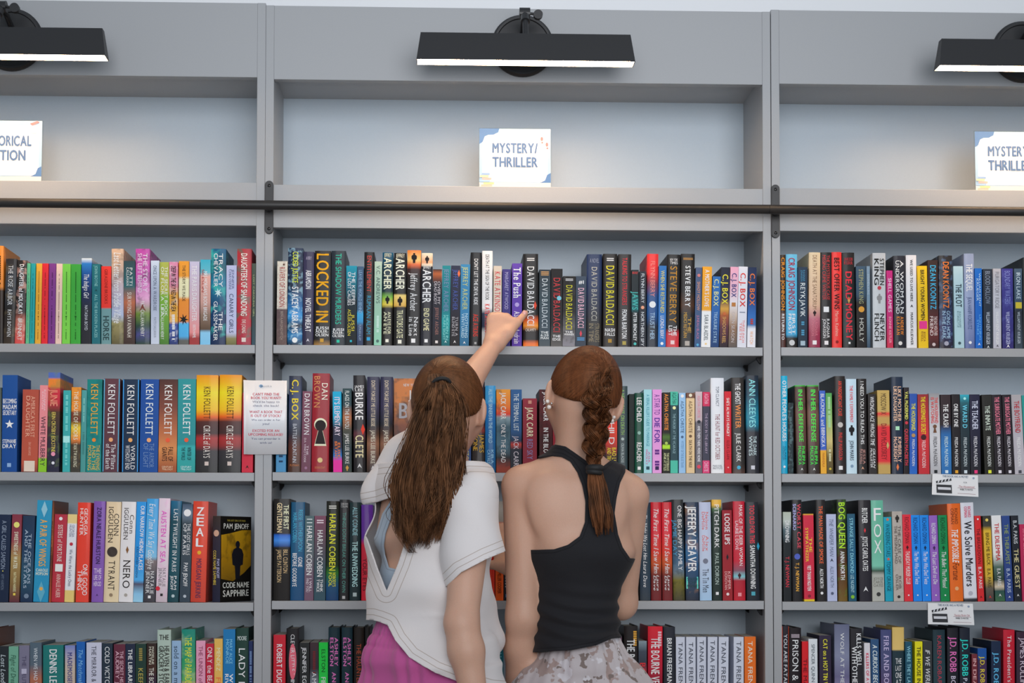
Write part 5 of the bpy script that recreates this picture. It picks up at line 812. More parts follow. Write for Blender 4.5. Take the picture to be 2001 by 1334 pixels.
def build_books():
    sec = None; rows = {}
    for ln in BOOKS.strip().split('\n'):
        if ln.startswith('#'): sec = ln[1:].strip(); continue
        num, cov, txt, desc = ln.split('|'); n = num.split(); ox, oy, sc, row, bay = XF[sec]
        xl, xr = float(n[0]), float(n[1]); xt = xl if n[2] == '.' else float(n[2]); yt = float(n[3]); kind = n[4]
        r = random.Random(desc); Y = .004 + r.random() * .006 + (.012 if row == 'D' else 0)
        zs = ZA + ROWZ[row][bay]; pb = pix((0, Y, zs))[1]
        a = at(ox + xl / sc, pb, Y)[0]; b = at(ox + xr / sc, pb, Y)[0]
        top = at(ox + (xl + xr) / 2 / sc, oy + yt / sc, Y); h = top[2] - zs
        xtop = at(ox + xt / sc, oy + yt / sc, Y)[0]; th = math.atan2(xtop - a, h)
        rows.setdefault((row, bay), []).append(dict(a=a, b=b, th=th, h=h, Y=Y, kind=kind, cov=cov, txt=txt, desc=desc, zs=zs))
    labels = set()
    for (row, bay), L in rows.items():
        lo, hi = INN[bay]; L.sort(key=lambda q: q['a'])
        for i, q in enumerate(L):
            q['a'] = max(q['a'], lo + .0008); q['b'] = min(q['b'], hi - .0008)
            if i:
                p = L[i - 1]; gap = .0006
                if q['a'] < p['b'] + gap:
                    mid = (q['a'] + p['b']) / 2; q['a'] = mid + gap / 2; p['b'] = mid - gap / 2
        for i, q in enumerate(L):
            if q['a'] + math.tan(q['th']) * q['h'] < lo + .0008: q['th'] = math.atan2(lo + .0008 - q['a'], q['h'])
            if q['b'] + math.tan(q['th']) * q['h'] > hi - .0008: q['th'] = math.atan2(hi - .0008 - q['b'], q['h'])
            if i:
                p = L[i - 1]; hm = min(p['h'], q['h']); x1 = p['b'] + math.tan(p['th']) * hm; x2 = q['a'] + math.tan(q['th']) * hm
                if x2 < x1 + .0012: q['th'] = math.atan2(x1 + .0012 - q['a'], hm)
            if q['b'] + math.tan(q['th']) * q['h'] > hi - .0008:
                over = q['b'] + math.tan(q['th']) * q['h'] - hi + .0008; q['b'] -= over
        for i, q in enumerate(L):
            r = random.Random(q['desc'] + 'd'); th = q['th']; w = (q['b'] - q['a']) * math.cos(th); h = q['h'] / math.cos(th) - w * abs(math.sin(th)) * .5
            if w < .004: continue
            d = (.150 if q['kind'] == 'h' else .130) + r.uniform(-.008, .006)
            lab = '%s, %s row, %s bookcase' % (q['desc'], ROWN[row], SIDE[bay]); assert lab not in labels, lab; labels.add(lab)
            nm = 'hardback_book' if q['kind'] == 'h' else 'paperback_book'
            root = empty(nm, ((q['a'] + q['b']) / 2 , q['Y'], q['zs'] + .0007 + w / 2 * abs(math.sin(th))), lab, 'book', 'books in the %s row of the %s bookcase' % (ROWN[row], SIDE[bay]))
            root.rotation_euler = (0, th, 0); g = GAIN[ROWN[row]]
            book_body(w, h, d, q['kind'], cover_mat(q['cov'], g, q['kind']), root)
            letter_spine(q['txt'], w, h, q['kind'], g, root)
build_books()
def front_print(root, face, items, wd, h, g, nrm=(0, -1, 0)):
    """prints on a flat front cover; face maps (x across, z up) to local coordinates"""
    for it in items:
        k, col, xc, zc, sx, sz = it[:6]; b = it[6] if len(it) > 6 else 1
        if k.startswith('*'):
            pts = shape2d(k[1:], 1); V = [face(xc * wd + x * sx * wd, zc * h + y * sz * h) for x, y in pts]; f = [tuple(range(len(pts)))]
            mesh('cover_picture', V, f, ink_g(col, g), root)
        else:
            v, f = block(k, sx * wd, sz * h, b, 0, .4, 1.6); sep(mesh('title_lettering', [face(xc * wd + x, zc * h + y) for x, y in v], f, ink_g(col, g), root), nrm)
def face_out():
    g = GAIN['second']; Y = .05; zs = ZA + ROWZ['B'][1]; a = at(769.5, 924, Y); b = at(892, 924, Y); h = at(800, 739.5, Y)[2] - zs; wd = b[0] - a[0]
    t = empty('hardback_book', ((a[0] + b[0]) / 2, Y, zs + .0004), 'orange and black hardback shown face out behind the ponytailed girl, second row, middle bookcase', 'book', 'books turned to show their covers')
    cm = cover_mat('c87028@0 d87c28@.3 8c4420@.5 5c2c1c@.7 3c201c@1~2c1c18*.5*25', g, 'h'); tk = .03
    MB().box(-wd / 2, wd / 2, 0, .0025, 0, h).box(-wd / 2, wd / 2, tk - .0025, tk, 0, h).box(-wd / 2, -wd / 2 + .0025, .0025, tk - .0025, 0, h).build('cover', cm, t)
    MB().box(-wd / 2 + .0025, wd / 2 - .004, .0025, tk - .0025, .004, h - .004).build('pages', PAGES, t)
    front_print(t, lambda x, z: (x, -.0006, z), [('NEW YORK TIMES BESTSELLING AUTHOR', 'd8d0c8', 0.05, .93, .8, .03), ('JAMES LEE', 'e0dcd8', .08, .83, .7, .09), ('BURKE', 'b8b4b8', .03, .66, .9, .16), ('HADLEY', '8c3c24', 0, .35, .7, .12)], wd, h, g)
    g = GAIN['third']; zs = ZA + ROWZ['C'][0]; Y = .012; a = at(408, 1172, Y); tk = .0235; d = .128; h = at(430, 1008, Y)[2] - zs
    t = empty('paperback_book', (a[0] + .0175, Y + .004, zs + .0004), 'black paperback with gold cover turned outward at right end, third row, left bookcase', 'book', 'books turned to show their covers')
    t.rotation_euler = (0, 0, -math.radians(29))
    book_body(tk, h, d, 'p', cover_mat('3c3430@0 34303c@.3 26283a@1', g, 'p'), t)
    letter_spine('PAM JENOFF,b8b8d8,.5,.72,.34,,.5;CODE NAME SAPPHIRE,d8c048,.4,.8,.36,,-.4;*circ,c8a088,.2,.7', tk, h, 'p', g, t)
    fc = lambda x, z: (tk / 2 + .0007, d / 2 + x, z); f2 = lambda x, z: (tk / 2 + .0011, d / 2 + x, z)
    mesh('cover_panel', [fc(-d / 2, .0005), fc(d / 2, .0005), fc(d / 2, h), fc(-d / 2, h)], [(0, 1, 2, 3)], ink_g('141210', g), t)
    mesh('cover_picture', [f2(-d * .48, h * .27), f2(-d * .1, h * .24), f2(d * .25, h * .33), f2(d * .49, h * .42), f2(d * .49, h * .84), f2(d * .2, h * .84), f2(-d * .2, h * .8), f2(-d * .48, h * .78)], [tuple(range(8))], cover_mat('b88c18@0 a87c14@.5 7c5c14@1~5c4410*.4*30', g, 'p'), t)
    f3 = lambda x, z: (tk / 2 + .0015, d / 2 + x, z)
    front_print(t, f3, [('*fig', '181820', .05, .5, .56, .36), ('PAM JENOFF', 'e0dcd0', 0, .885, .82, .06), ('THE LOST GIRLS OF PARIS', 'a89840', 0, .95, .6, .02), ('CODE NAME', 'e0dcd0', 0, .195, .86, .065), ('SAPPHIRE', 'e0dcd0', 0, .1, .84, .075)], d, h, g, (1, 0, 0))
face_out()
# ------------------------------------------------------------------ figures: smooth distance fields turned into one continuous skin
W = at
def unit(v): v = np.asarray(v, float); return v / np.linalg.norm(v)
class Field:
    def __init__(s, lo, hi, h=.0045):
        s.lo = np.array(lo, float); s.h = h; s.n = np.ceil((np.array(hi) - s.lo) / h).astype(int) + 1
        s.F = np.full(s.n, .5, np.float32)
    def put(s, fn, lo, hi, k=.02, sub=False):
        m = k + .03
        a = np.maximum(np.floor((np.minimum(lo, hi) - m - s.lo) / s.h).astype(int), 0); b = np.minimum(np.ceil((np.maximum(lo, hi) + m - s.lo) / s.h).astype(int) + 1, s.n)
        if (b <= a).any(): return s
        ax = [s.lo[i] + s.h * np.arange(a[i], b[i]) for i in range(3)]
        P = np.stack(np.meshgrid(*ax, indexing='ij'), -1)
        d = fn(P).astype(np.float32); sl = tuple(slice(a[i], b[i]) for i in range(3)); f = s.F[sl]
        if sub: s.F[sl] = np.maximum(f, -d); return s
        t = np.clip(.5 + .5 * (f - d) / k, 0, 1); s.F[sl] = f * (1 - t) + d * t - k * t * (1 - t); return s
    def cone(s, a, b, ra, rb, k=.02):
        a, b = np.asarray(a, float), np.asarray(b, float); ab = b - a; L2 = ab @ ab
        def fn(P):
            q = P - a; t = np.clip(q @ ab / L2, 0, 1); return np.linalg.norm(q - t[..., None] * ab, axis=-1) - (ra + t * (rb - ra))
        r = max(ra, rb); return s.put(fn, np.minimum(a, b) - r, np.maximum(a, b) + r, k)
    def ell(s, c, ax, r, k=.02, sub=False):
        c, r = np.asarray(c, float), np.asarray(r, float); A = np.array(ax)
        def fn(P):
            q = (P - c) @ A.T / r; n = np.linalg.norm(q, axis=-1); return (n - 1) * n / np.maximum(np.linalg.norm(q / r, axis=-1), 1e-6)
        return s.put(fn, c - r.max(), c + r.max(), k, sub)
    def ec(s, a, b, wa, wb, right, k=.03, cap=.05):
        """limb with an elliptical cross-section: (half width, half depth) at both ends"""
        a, b = np.asarray(a, float), np.asarray(b, float); z = unit(b - a); L = np.linalg.norm(b - a); x = unit(np.asarray(right) - z * (z @ np.asarray(right))); y = np.cross(z, x)
        def fn(P):
            q = P - a; t = q @ z; tc = np.clip(t, 0, L); u = tc / L; w = wa[0] + u * (wb[0] - wa[0]); d = wa[1] + u * (wb[1] - wa[1])
            qx, qy, qz = (q @ x) / w, (q @ y) / d, (t - tc) / cap
            n = np.sqrt(qx * qx + qy * qy + qz * qz) + 1e-6; g = np.sqrt((qx / w) ** 2 + (qy / d) ** 2 + (qz / cap) ** 2) + 1e-6
            return (n - 1) * n / g
        r = max(*wa, *wb); return s.put(fn, np.minimum(a, b) - r, np.maximum(a, b) + r, k)
    def surface(s, smooth=2):
        F = s.F; ins = F < 0; n = F.shape
        c = np.zeros(tuple(i - 1 for i in n), np.int8)
        offs = [(i, j, k) for i in (0, 1) for j in (0, 1) for k in (0, 1)]
        for o in offs: c += ins[o[0]:n[0] - 1 + o[0], o[1]:n[1] - 1 + o[1], o[2]:n[2] - 1 + o[2]]
        act = np.argwhere((c > 0) & (c < 8)); idx = np.full(c.shape, -1, np.int32); idx[tuple(act.T)] = np.arange(len(act))
        val = np.stack([F[act[:, 0] + o[0], act[:, 1] + o[1], act[:, 2] + o[2]] for o in offs], 1).astype(float)
        acc = np.zeros((len(act), 3)); cnt = np.zeros(len(act))
        for i in range(8):
            for j in range(i + 1, 8):
                if sum(abs(offs[i][q] - offs[j][q]) for q in range(3)) != 1: continue
                va, vb = val[:, i], val[:, j]; m = (va < 0) != (vb < 0); t = np.where(m, va / np.where(m, va - vb, 1), 0)
                p = np.array(offs[i]) + t[:, None] * (np.array(offs[j]) - np.array(offs[i])); acc[m] += p[m]; cnt[m] += 1
        V = s.lo + s.h * (act + acc / cnt[:, None]); Q = []
        for ax in range(3):
            u, v = (ax + 1) % 3, (ax + 2) % 3
            sa = [slice(None)] * 3; sb = [slice(None)] * 3; sa[ax] = slice(0, n[ax] - 1); sb[ax] = slice(1, n[ax])
            A, B = ins[tuple(sa)], ins[tuple(sb)]; e = np.argwhere(A != B); e = e[(e[:, u] > 0) & (e[:, v] > 0) & (e[:, u] < n[u] - 1) & (e[:, v] < n[v] - 1)]
            if not len(e): continue
            fl = A[tuple(e.T)]
            def cell(du, dv): q = e.copy(); q[:, u] -= du; q[:, v] -= dv; return idx[tuple(q.T)]
            q4 = np.stack([cell(1, 1), cell(0, 1), cell(0, 0), cell(1, 0)], 1); q4[~fl] = q4[~fl][:, ::-1]; Q.append(q4)
        Q = np.vstack(Q)
        for _ in range(smooth): V = relax(V, Q)
        return V, Q
def relax(V, Q, w=.6):
    acc = np.zeros_like(V); cnt = np.zeros(len(V)); k = Q.shape[1]
    for i in range(k):
        a, b = Q[:, i], Q[:, (i + 1) % k]; np.add.at(acc, a, V[b]); np.add.at(cnt, a, 1); np.add.at(acc, b, V[a]); np.add.at(cnt, b, 1)
    return V * (1 - w) + w * acc / np.maximum(cnt, 1)[:, None]
def normals(V, Q):
    n = np.cross(V[Q[:, 2]] - V[Q[:, 0]], V[Q[:, 3 if Q.shape[1] > 3 else 1]] - V[Q[:, 1 if Q.shape[1] > 3 else 0]]); N = np.zeros_like(V)
    for i in range(Q.shape[1]): np.add.at(N, Q[:, i], n)
    return N / np.maximum(np.linalg.norm(N, axis=1), 1e-9)[:, None]
def poly_sd(x, y, poly):
    """signed pixel distance to a closed outline, negative inside"""
    P = np.array(poly, float); d = np.full(x.shape, 1e9); ins = np.zeros(x.shape, bool)
    for (ax, ay), (bx, by) in zip(P, np.roll(P, -1, 0)):
        ex, ey = bx - ax, by - ay; t = np.clip(((x - ax) * ex + (y - ay) * ey) / (ex * ex + ey * ey + 1e-9), 0, 1)
        d = np.minimum(d, np.hypot(x - ax - t * ex, y - ay - t * ey)); c = (ay > y) != (by > y)
        ins ^= c & (x < (bx - ax) * (y - ay) / (by - ay + 1e-12) + ax)
    return np.where(ins, -d, d)
def clip(V, T, G):
    """keeps the part of a triangle mesh where G <= 0, cutting triangles cleanly along G = 0"""
    V = list(map(tuple, V)); out = []; cache = {}; G = list(G)
    def cut(i, j):
        key = (min(i, j), max(i, j))
        if key not in cache:
            t = G[i] / (G[i] - G[j]); cache[key] = len(V); V.append(tuple(V[i][q] + t * (V[j][q] - V[i][q]) for q in range(3))); G.append(0.0)
        return cache[key]
    for t in T:
        s = [G[i] > 0 for i in t]
        if not any(s): out.append(tuple(t)); continue
        if all(s): continue
        p = []
        for a, b in ((0, 1), (1, 2), (2, 0)):
            if not s[a]: p.append(t[a])
            if s[a] != s[b]: p.append(cut(t[a], t[b]))
        for q in range(1, len(p) - 1): out.append((p[0], p[q], p[q + 1]))
    V = np.array(V); G = np.array(G); out = np.array(out); used = np.unique(out); mp = np.full(len(V), -1); mp[used] = np.arange(len(used))
    return V[used], mp[out], G[used]
def garment(name, fld, cuts, material, parent, thick=.003, fold=None, smooth=2, kind=None):
    """cloth: outer surface of a field, cut open along hems; attribute hem keeps the distance to the nearest hem in metres"""
    V, Q = fld.surface(smooth)
    if fold is not None: V = V + normals(V, Q) * fold(V)[:, None]
    T = np.vstack([Q[:, [0, 1, 2]], Q[:, [0, 2, 3]]]); hem = np.full(len(V), 9.0)
    gs = []
    G = np.full(len(V), -1e9)
    for c in cuts: G = np.maximum(G, c(V))
    V, T, G = clip(V, T, G)
    hem = np.full(len(V), 9.0)
    for c in cuts: hem = np.minimum(hem, -c(V) / 888)
    o = mesh(name, V, T, material, parent, True)
    at_ = o.data.attributes.new('hem', 'FLOAT', 'POINT'); at_.data.foreach_set('value', hem.astype(np.float32))
    sm = o.modifiers.new('thickness', 'SOLIDIFY'); sm.thickness = thick; sm.offset = -1
    return o
def strands(name, paths, rads, material, parent, sides=4):
    """many tapering hair locks in one mesh; attribute rnd gives every lock its own tone"""
    V = []; Fc = []; R = []; n0 = 0; ang = np.linspace(0, 2 * math.pi, sides, endpoint=False)
    for P, r in zip(paths, rads):
        P = np.asarray(P); n = len(P); T = np.gradient(P, axis=0); T /= np.maximum(np.linalg.norm(T, axis=1), 1e-9)[:, None]
        u = np.cross(T, np.array([.3, .2, .93])); u /= np.maximum(np.linalg.norm(u, axis=1), 1e-9)[:, None]; v = np.cross(T, u)
        ring = P[:, None, :] + r[:, None, None] * (np.cos(ang)[None, :, None] * u[:, None, :] + np.sin(ang)[None, :, None] * v[:, None, :])
        V.append(ring.reshape(-1, 3)); i, j = np.meshgrid(np.arange(n - 1), np.arange(sides), indexing='ij'); j2 = (j + 1) % sides
        Fc.append(np.stack([n0 + i * sides + j, n0 + i * sides + j2, n0 + (i + 1) * sides + j2, n0 + (i + 1) * sides + j], -1).reshape(-1, 4)); R += [RNG.random()] * (n * sides); n0 += n * sides
    o = mesh(name, np.vstack(V), np.vstack(Fc), material, parent, True)
    a = o.data.attributes.new('rnd', 'FLOAT', 'POINT'); a.data.foreach_set('value', np.array(R, np.float32)); return o
def hair_mat(name, dark, light, patch=.7):
    m = bpy.data.materials.new(name); m.use_nodes = True; nt = m.node_tree; b = nt.nodes['Principled BSDF']
    a = nt.nodes.new('ShaderNodeAttribute'); a.attribute_name = 'rnd'; mx = nt.nodes.new('ShaderNodeMix'); mx.data_type = 'RGBA'; mx.inputs[6].default_value = dark; mx.inputs[7].default_value = light
    tc = nt.nodes.new('ShaderNodeTexCoord'); mp = nt.nodes.new('ShaderNodeMapping'); mp.inputs['Scale'].default_value = (95, 95, 22); n = nt.nodes.new('ShaderNodeTexNoise'); n.inputs['Scale'].default_value = 1; n.inputs['Detail'].default_value = 2
    nt.links.new(tc.outputs['Object'], mp.inputs[0]); nt.links.new(mp.outputs[0], n.inputs['Vector'])
    m1 = nt.nodes.new('ShaderNodeMapRange'); m1.inputs[1].default_value = .35; m1.inputs[2].default_value = .68; m1.inputs[3].default_value = -.15 * patch / .7 + (.12 if patch < .5 else 0); m1.inputs[4].default_value = patch + (.12 if patch < .5 else 0); nt.links.new(n.outputs[0], m1.inputs[0])  # noise patches put highlights into the hair colour
    m2 = nt.nodes.new('ShaderNodeMath'); m2.operation = 'MULTIPLY_ADD'; m2.inputs[1].default_value = .38; m2.use_clamp = True; nt.links.new(a.outputs['Fac'], m2.inputs[0]); nt.links.new(m1.outputs[0], m2.inputs[2])
    nt.links.new(m2.outputs[0], mx.inputs[0]); nt.links.new(mx.outputs[2], b.inputs['Base Color']); b.inputs['Roughness'].default_value = .4; b.inputs['Specular IOR Level'].default_value = .22
    b.inputs['Specular Tint'].default_value = (1, .78, .6, 1); return m
def cloth_mat(name, color, stitch=None, rough=.85, weave=900, lines=(.011, .0125, .024, .0255)):
    m = bpy.data.materials.new(name); m.use_nodes = True; nt = m.node_tree; b = nt.nodes['Principled BSDF']; b.inputs['Base Color'].default_value = color; b.inputs['Roughness'].default_value = rough
    b.inputs['Sheen Weight'].default_value = .25; b.inputs['Sheen Roughness'].default_value = .5; b.inputs['Specular IOR Level'].default_value = .2
    tc = nt.nodes.new('ShaderNodeTexCoord'); n = nt.nodes.new('ShaderNodeTexNoise'); n.inputs['Scale'].default_value = weave; bp = nt.nodes.new('ShaderNodeBump'); bp.inputs['Strength'].default_value = .25; bp.inputs['Distance'].default_value = .001
    nt.links.new(tc.outputs['Object'], n.inputs['Vector']); nt.links.new(n.outputs[0], bp.inputs['Height']); nt.links.new(bp.outputs[0], b.inputs['Normal'])
    if stitch:
        a = nt.nodes.new('ShaderNodeAttribute'); a.attribute_name = 'hem'; prev = None
        for l0, l1 in zip(lines[::2], lines[1::2]):
            g = nt.nodes.new('ShaderNodeMath'); g.operation = 'COMPARE'; g.inputs[1].default_value = (l0 + l1) / 2; g.inputs[2].default_value = (l1 - l0) / 2; nt.links.new(a.outputs['Fac'], g.inputs[0])
            if prev: ad = nt.nodes.new('ShaderNodeMath'); ad.operation = 'MAXIMUM'; nt.links.new(prev, ad.inputs[0]); nt.links.new(g.outputs[0], ad.inputs[1]); prev = ad.outputs[0]
            else: prev = g.outputs[0]
        mx = nt.nodes.new('ShaderNodeMix'); mx.data_type = 'RGBA'; mx.inputs[6].default_value = color; mx.inputs[7].default_value = stitch; nt.links.new(prev, mx.inputs[0]); nt.links.new(mx.outputs[2], b.inputs['Base Color'])
    return m
def skin_mat(name, color):
    m = mat(name, color, .48, sub=.18, spec=.4, bump=.06, bscale=350, var=.05); return m
class Head:
    def __init__(s, c, yaw, pitch, roll):
        s.c = np.array(c); cy, sy = math.cos(yaw), math.sin(yaw)
        F_ = np.array([-sy * math.cos(pitch), cy * math.cos(pitch), math.sin(pitch)]); R_ = np.array([cy, sy, 0]); U_ = np.cross(R_, F_)
        c_, s_ = math.cos(roll), math.sin(roll); s.R = R_ * c_ - U_ * s_; s.U = U_ * c_ + R_ * s_; s.F = F_; s.A = np.array([s.R, s.F, s.U])
    def p(s, r, f, u): return s.c + r * s.R + f * s.F + u * s.U
    def build(s, fl):
        A = s.A
        fl.ell(s.c, A, (.0705, .0895, .092), .02).ell(s.p(0, .032, -.02), A, (.060, .058, .075), .03).ell(s.p(0, .043, -.075), A, (.046, .045, .038), .03)
        fl.cone(s.p(0, .068, -.098), s.p(0, .066, -.092), .019, .02, .03)
        fl.cone(s.p(0, .086, -.006), s.p(0, .104, -.043), .008, .012, .014)
        for g in (-1, 1):
            fl.cone(s.p(.034 * g, .072, -.046), s.p(.052 * g, .045, -.04), .018, .02, .025); fl.cone(s.p(.012 * g, .087, .014), s.p(.045 * g, .072, .016), .008, .008, .016)
            fl.cone(s.p(.013 * g, .097, -.048), s.p(.014 * g, .094, -.048), .007, .007, .01)
            e = s.p(.0775 * g, -.008, -.022); tl = np.array([s.R * .86 * g + s.F * .5, s.F * .86 - s.R * .5 * g, s.U])
            fl.ell(e, tl, (.0085, .018, .031), .008); fl.ell(s.p(.086 * g, .001, -.017), tl, (.008, .010, .019), .004, True); fl.ell(s.p(.075 * g, .001, -.047), A, (.0065, .0085, .009), .008)
        fl.cone(s.p(-.016, .0945, -.069), s.p(.016, .0945, -.069), .006, .006, .01); fl.cone(s.p(-.012, .093, -.077), s.p(.012, .093, -.077), .0065, .0065, .01)
    def eyes(s, parent):
        wm = mat('eye_white', (.7, .68, .66, 1), .15); im = mat('eye_iris', (.05, .03, .02, 1), .1)
        for g in (-1, 1):
            e = s.p(.032 * g, .0735, .002); b = MB().ball(e, .0125, 16, 10).build('eye', wm, parent, True); q = e + s.F * .0085; MB().ball(q, .0052, 12, 8).build('iris', im, b, True)
def hairline(d):
    f, u = d[..., 1], d[..., 2]
    return u - np.interp(f, [-1, -.75, -.35, -.05, .12, .3, .55, .8, 1], [-.56, -.54, -.34, -.02, .02, .30, .52, .72, 1.2])
def head_hair(hd, rad, tie, mats, parent, n=1300, cap_name='hair', part=None):
    rad = np.array(rad); tie = unit(tie); V = []; Fc = []; seg, rg = 64, 40
    for i in range(rg + 1):
        for j in range(seg):
            th, ph = math.pi * i / rg, 2 * math.pi * j / seg; V.append((math.sin(th) * math.cos(ph), math.sin(th) * math.sin(ph), math.cos(th)))
    D = np.array(V); T = []
    for i in range(rg):
        for j in range(seg):
            a, b = i * seg + j, i * seg + (j + 1) % seg; T += [(a, a + seg, b + seg), (a, b + seg, b)]
    g = -hairline(D); P = hd.c + (D * rad * .985) @ hd.A
    P, T, _ = clip(P, T, g); cap = mesh(cap_name, P, T, mats, parent, True); so = cap.modifiers.new('t', 'SOLIDIFY'); so.thickness = .006; so.offset = -1
    paths = []; rads = []; m = 0
    while m < n:
        d = unit(RNG.normal(size=3)); hl = hairline(d)
        if hl < 0 or (hl > .12 and RNG.random() < .55): continue
        if d @ tie > .97: continue
        m += 1; w = math.acos(np.clip(d @ tie, -1, 1)); t = np.linspace(0, 1, 14); e = unit(tie + .05 * RNG.normal(size=3))
        w = math.acos(np.clip(d @ e, -1, 1)); q = (np.sin((1 - t) * w)[:, None] * d + np.sin(t * w)[:, None] * e) / math.sin(w)
        sag = .03 * np.sin(t * math.pi) * (RNG.random() - .3); q[:, 2] -= sag; q /= np.linalg.norm(q, axis=1)[:, None]
        lift = 1 + .004 * RNG.random() + .05 * t ** 6 + .006 * np.sin(t * 3.1)
        paths.append(hd.c + (q * rad * lift[:, None]) @ hd.A); rads.append(.00095 * np.interp(t, [0, .15, .9, 1], [.4, 1, 1, .7]))
    strands('hair_lock', paths, rads, mats, cap, 4); return cap
def hand(fl, wr, kn, right, fwd, curl=1.0, thumb=None, w=.036):
    """palm, four bent fingers of different lengths and a thumb from the side of the palm"""
    wr, kn = np.asarray(wr), np.asarray(kn); d = unit(kn - wr); r = unit(np.asarray(right) - d * (d @ np.asarray(right))); f = unit(np.asarray(fwd) - d * (d @ np.asarray(fwd)))
    fl.ec(wr + d * .012, kn - d * .010, (w * .74, .0165), (w, .0125), r, .014, .012)
    for i, (o, ln, back) in enumerate(((.78, .94, .006), (.27, 1.0, 0), (-.25, .95, .004), (-.74, .78, .014))):
        a = kn + r * w * o - d * back; fl.cone(a - d * .012, a, .0105, .0108, .008)
        q = a; ang = .25 + curl * .75
        for L, ra, rb in ((.040, .0100, .0090), (.025, .0088, .0080), (.019, .0079, .0066)):
            dr = d * math.cos(ang) + f * math.sin(ang) + r * .10 * o * (1 - curl * .7); e = q + unit(dr) * L * ln; fl.cone(q, e, ra, rb, .004); q = e; ang += curl * .85
    if thumb is None: thumb = [wr + r * w * .6 + d * .022, wr + r * w * 1.25 + d * .05 + f * .012, wr + r * w * 1.3 + d * .078 + f * .022]
    t = [np.asarray(x) for x in thumb]; fl.cone(wr + d * .018 + r * w * .3, t[0], .017, .0145, .014); fl.cone(t[0], t[1], .0135, .0108, .008); fl.cone(t[1], t[2], .0104, .0082, .005)
def legs(fl, hips, R_, F_, zk, rt, rk, ra, spread=.085):
    out = []
    for g in (-1, 1):
        h = hips + R_ * spread * g - np.array([0, 0, .05]); kn = np.array([*(hips + R_ * spread * 1.02 * g + F_ * .01)[:2], zk]); an = np.array([*(hips + R_ * spread * 1.05 * g - F_ * .02)[:2], .075])
        fl.cone(h, kn, rt, rk, .04); fl.cone(kn, an, rk, ra, .02); out.append((h, kn, an))
    return out
def shoes(parent, an, F_, R_, m):
    for h, k, a in an:
        g = Field(a - np.array([.16, .16, .1]) , a + np.array([.16, .16, .12]), .005); b = np.array([a[0], a[1], 0])
        g.ec(b - F_ * .045 + [0, 0, .034], b + F_ * .12 + [0, 0, .026], (.036, .036), (.043, .026), R_, .02, .04); g.cone(b + [0, 0, .045], b + [0, 0, .085], .042, .043, .02)
        V, Q = g.surface(2); V[:, 2] = np.maximum(V[:, 2], .001); mesh('shoe', V, Q, m, parent, True)
SKIN = skin_mat('fair_skin', (.57, .335, .24, 1)); SKIN2 = skin_mat('light_skin', (.56, .33, .235, 1))
HAIR1 = hair_mat('chestnut_hair', (.032, .0125, .0055, 1), (.215, .095, .043, 1)); HAIR2 = hair_mat('auburn_hair', (.034, .0115, .0045, 1), (.205, .075, .029, 1))
HAIR1C = hair_mat('chestnut_hair_pulled_back', (.034, .0125, .005, 1), (.27, .105, .042, 1), .18); HAIR2C = hair_mat('auburn_hair_pulled_back', (.036, .0115, .0045, 1), (.28, .092, .032, 1), .18)  # crown hair more coppery: lamplit highlights put into the light tone
TIE = mat('black_elastic', (.008, .008, .009, 1), .7)
def wave(V, a, b, c): return np.sin(V @ np.array(a) + b * np.sin(V @ np.array(c)))
def ring_band(name, c, ax, r, th, parent, m, squash=1.0):
    ax = unit(ax); u = unit(np.cross(ax, [.1, .9, .3])); v = np.cross(ax, u); k = 28
    pts = [c + r * (math.cos(a) * u + squash * math.sin(a) * v) for a in np.linspace(0, 2 * math.pi, k)]
    return MB().tube(pts, th, 8, False).build(name, m, parent, True)
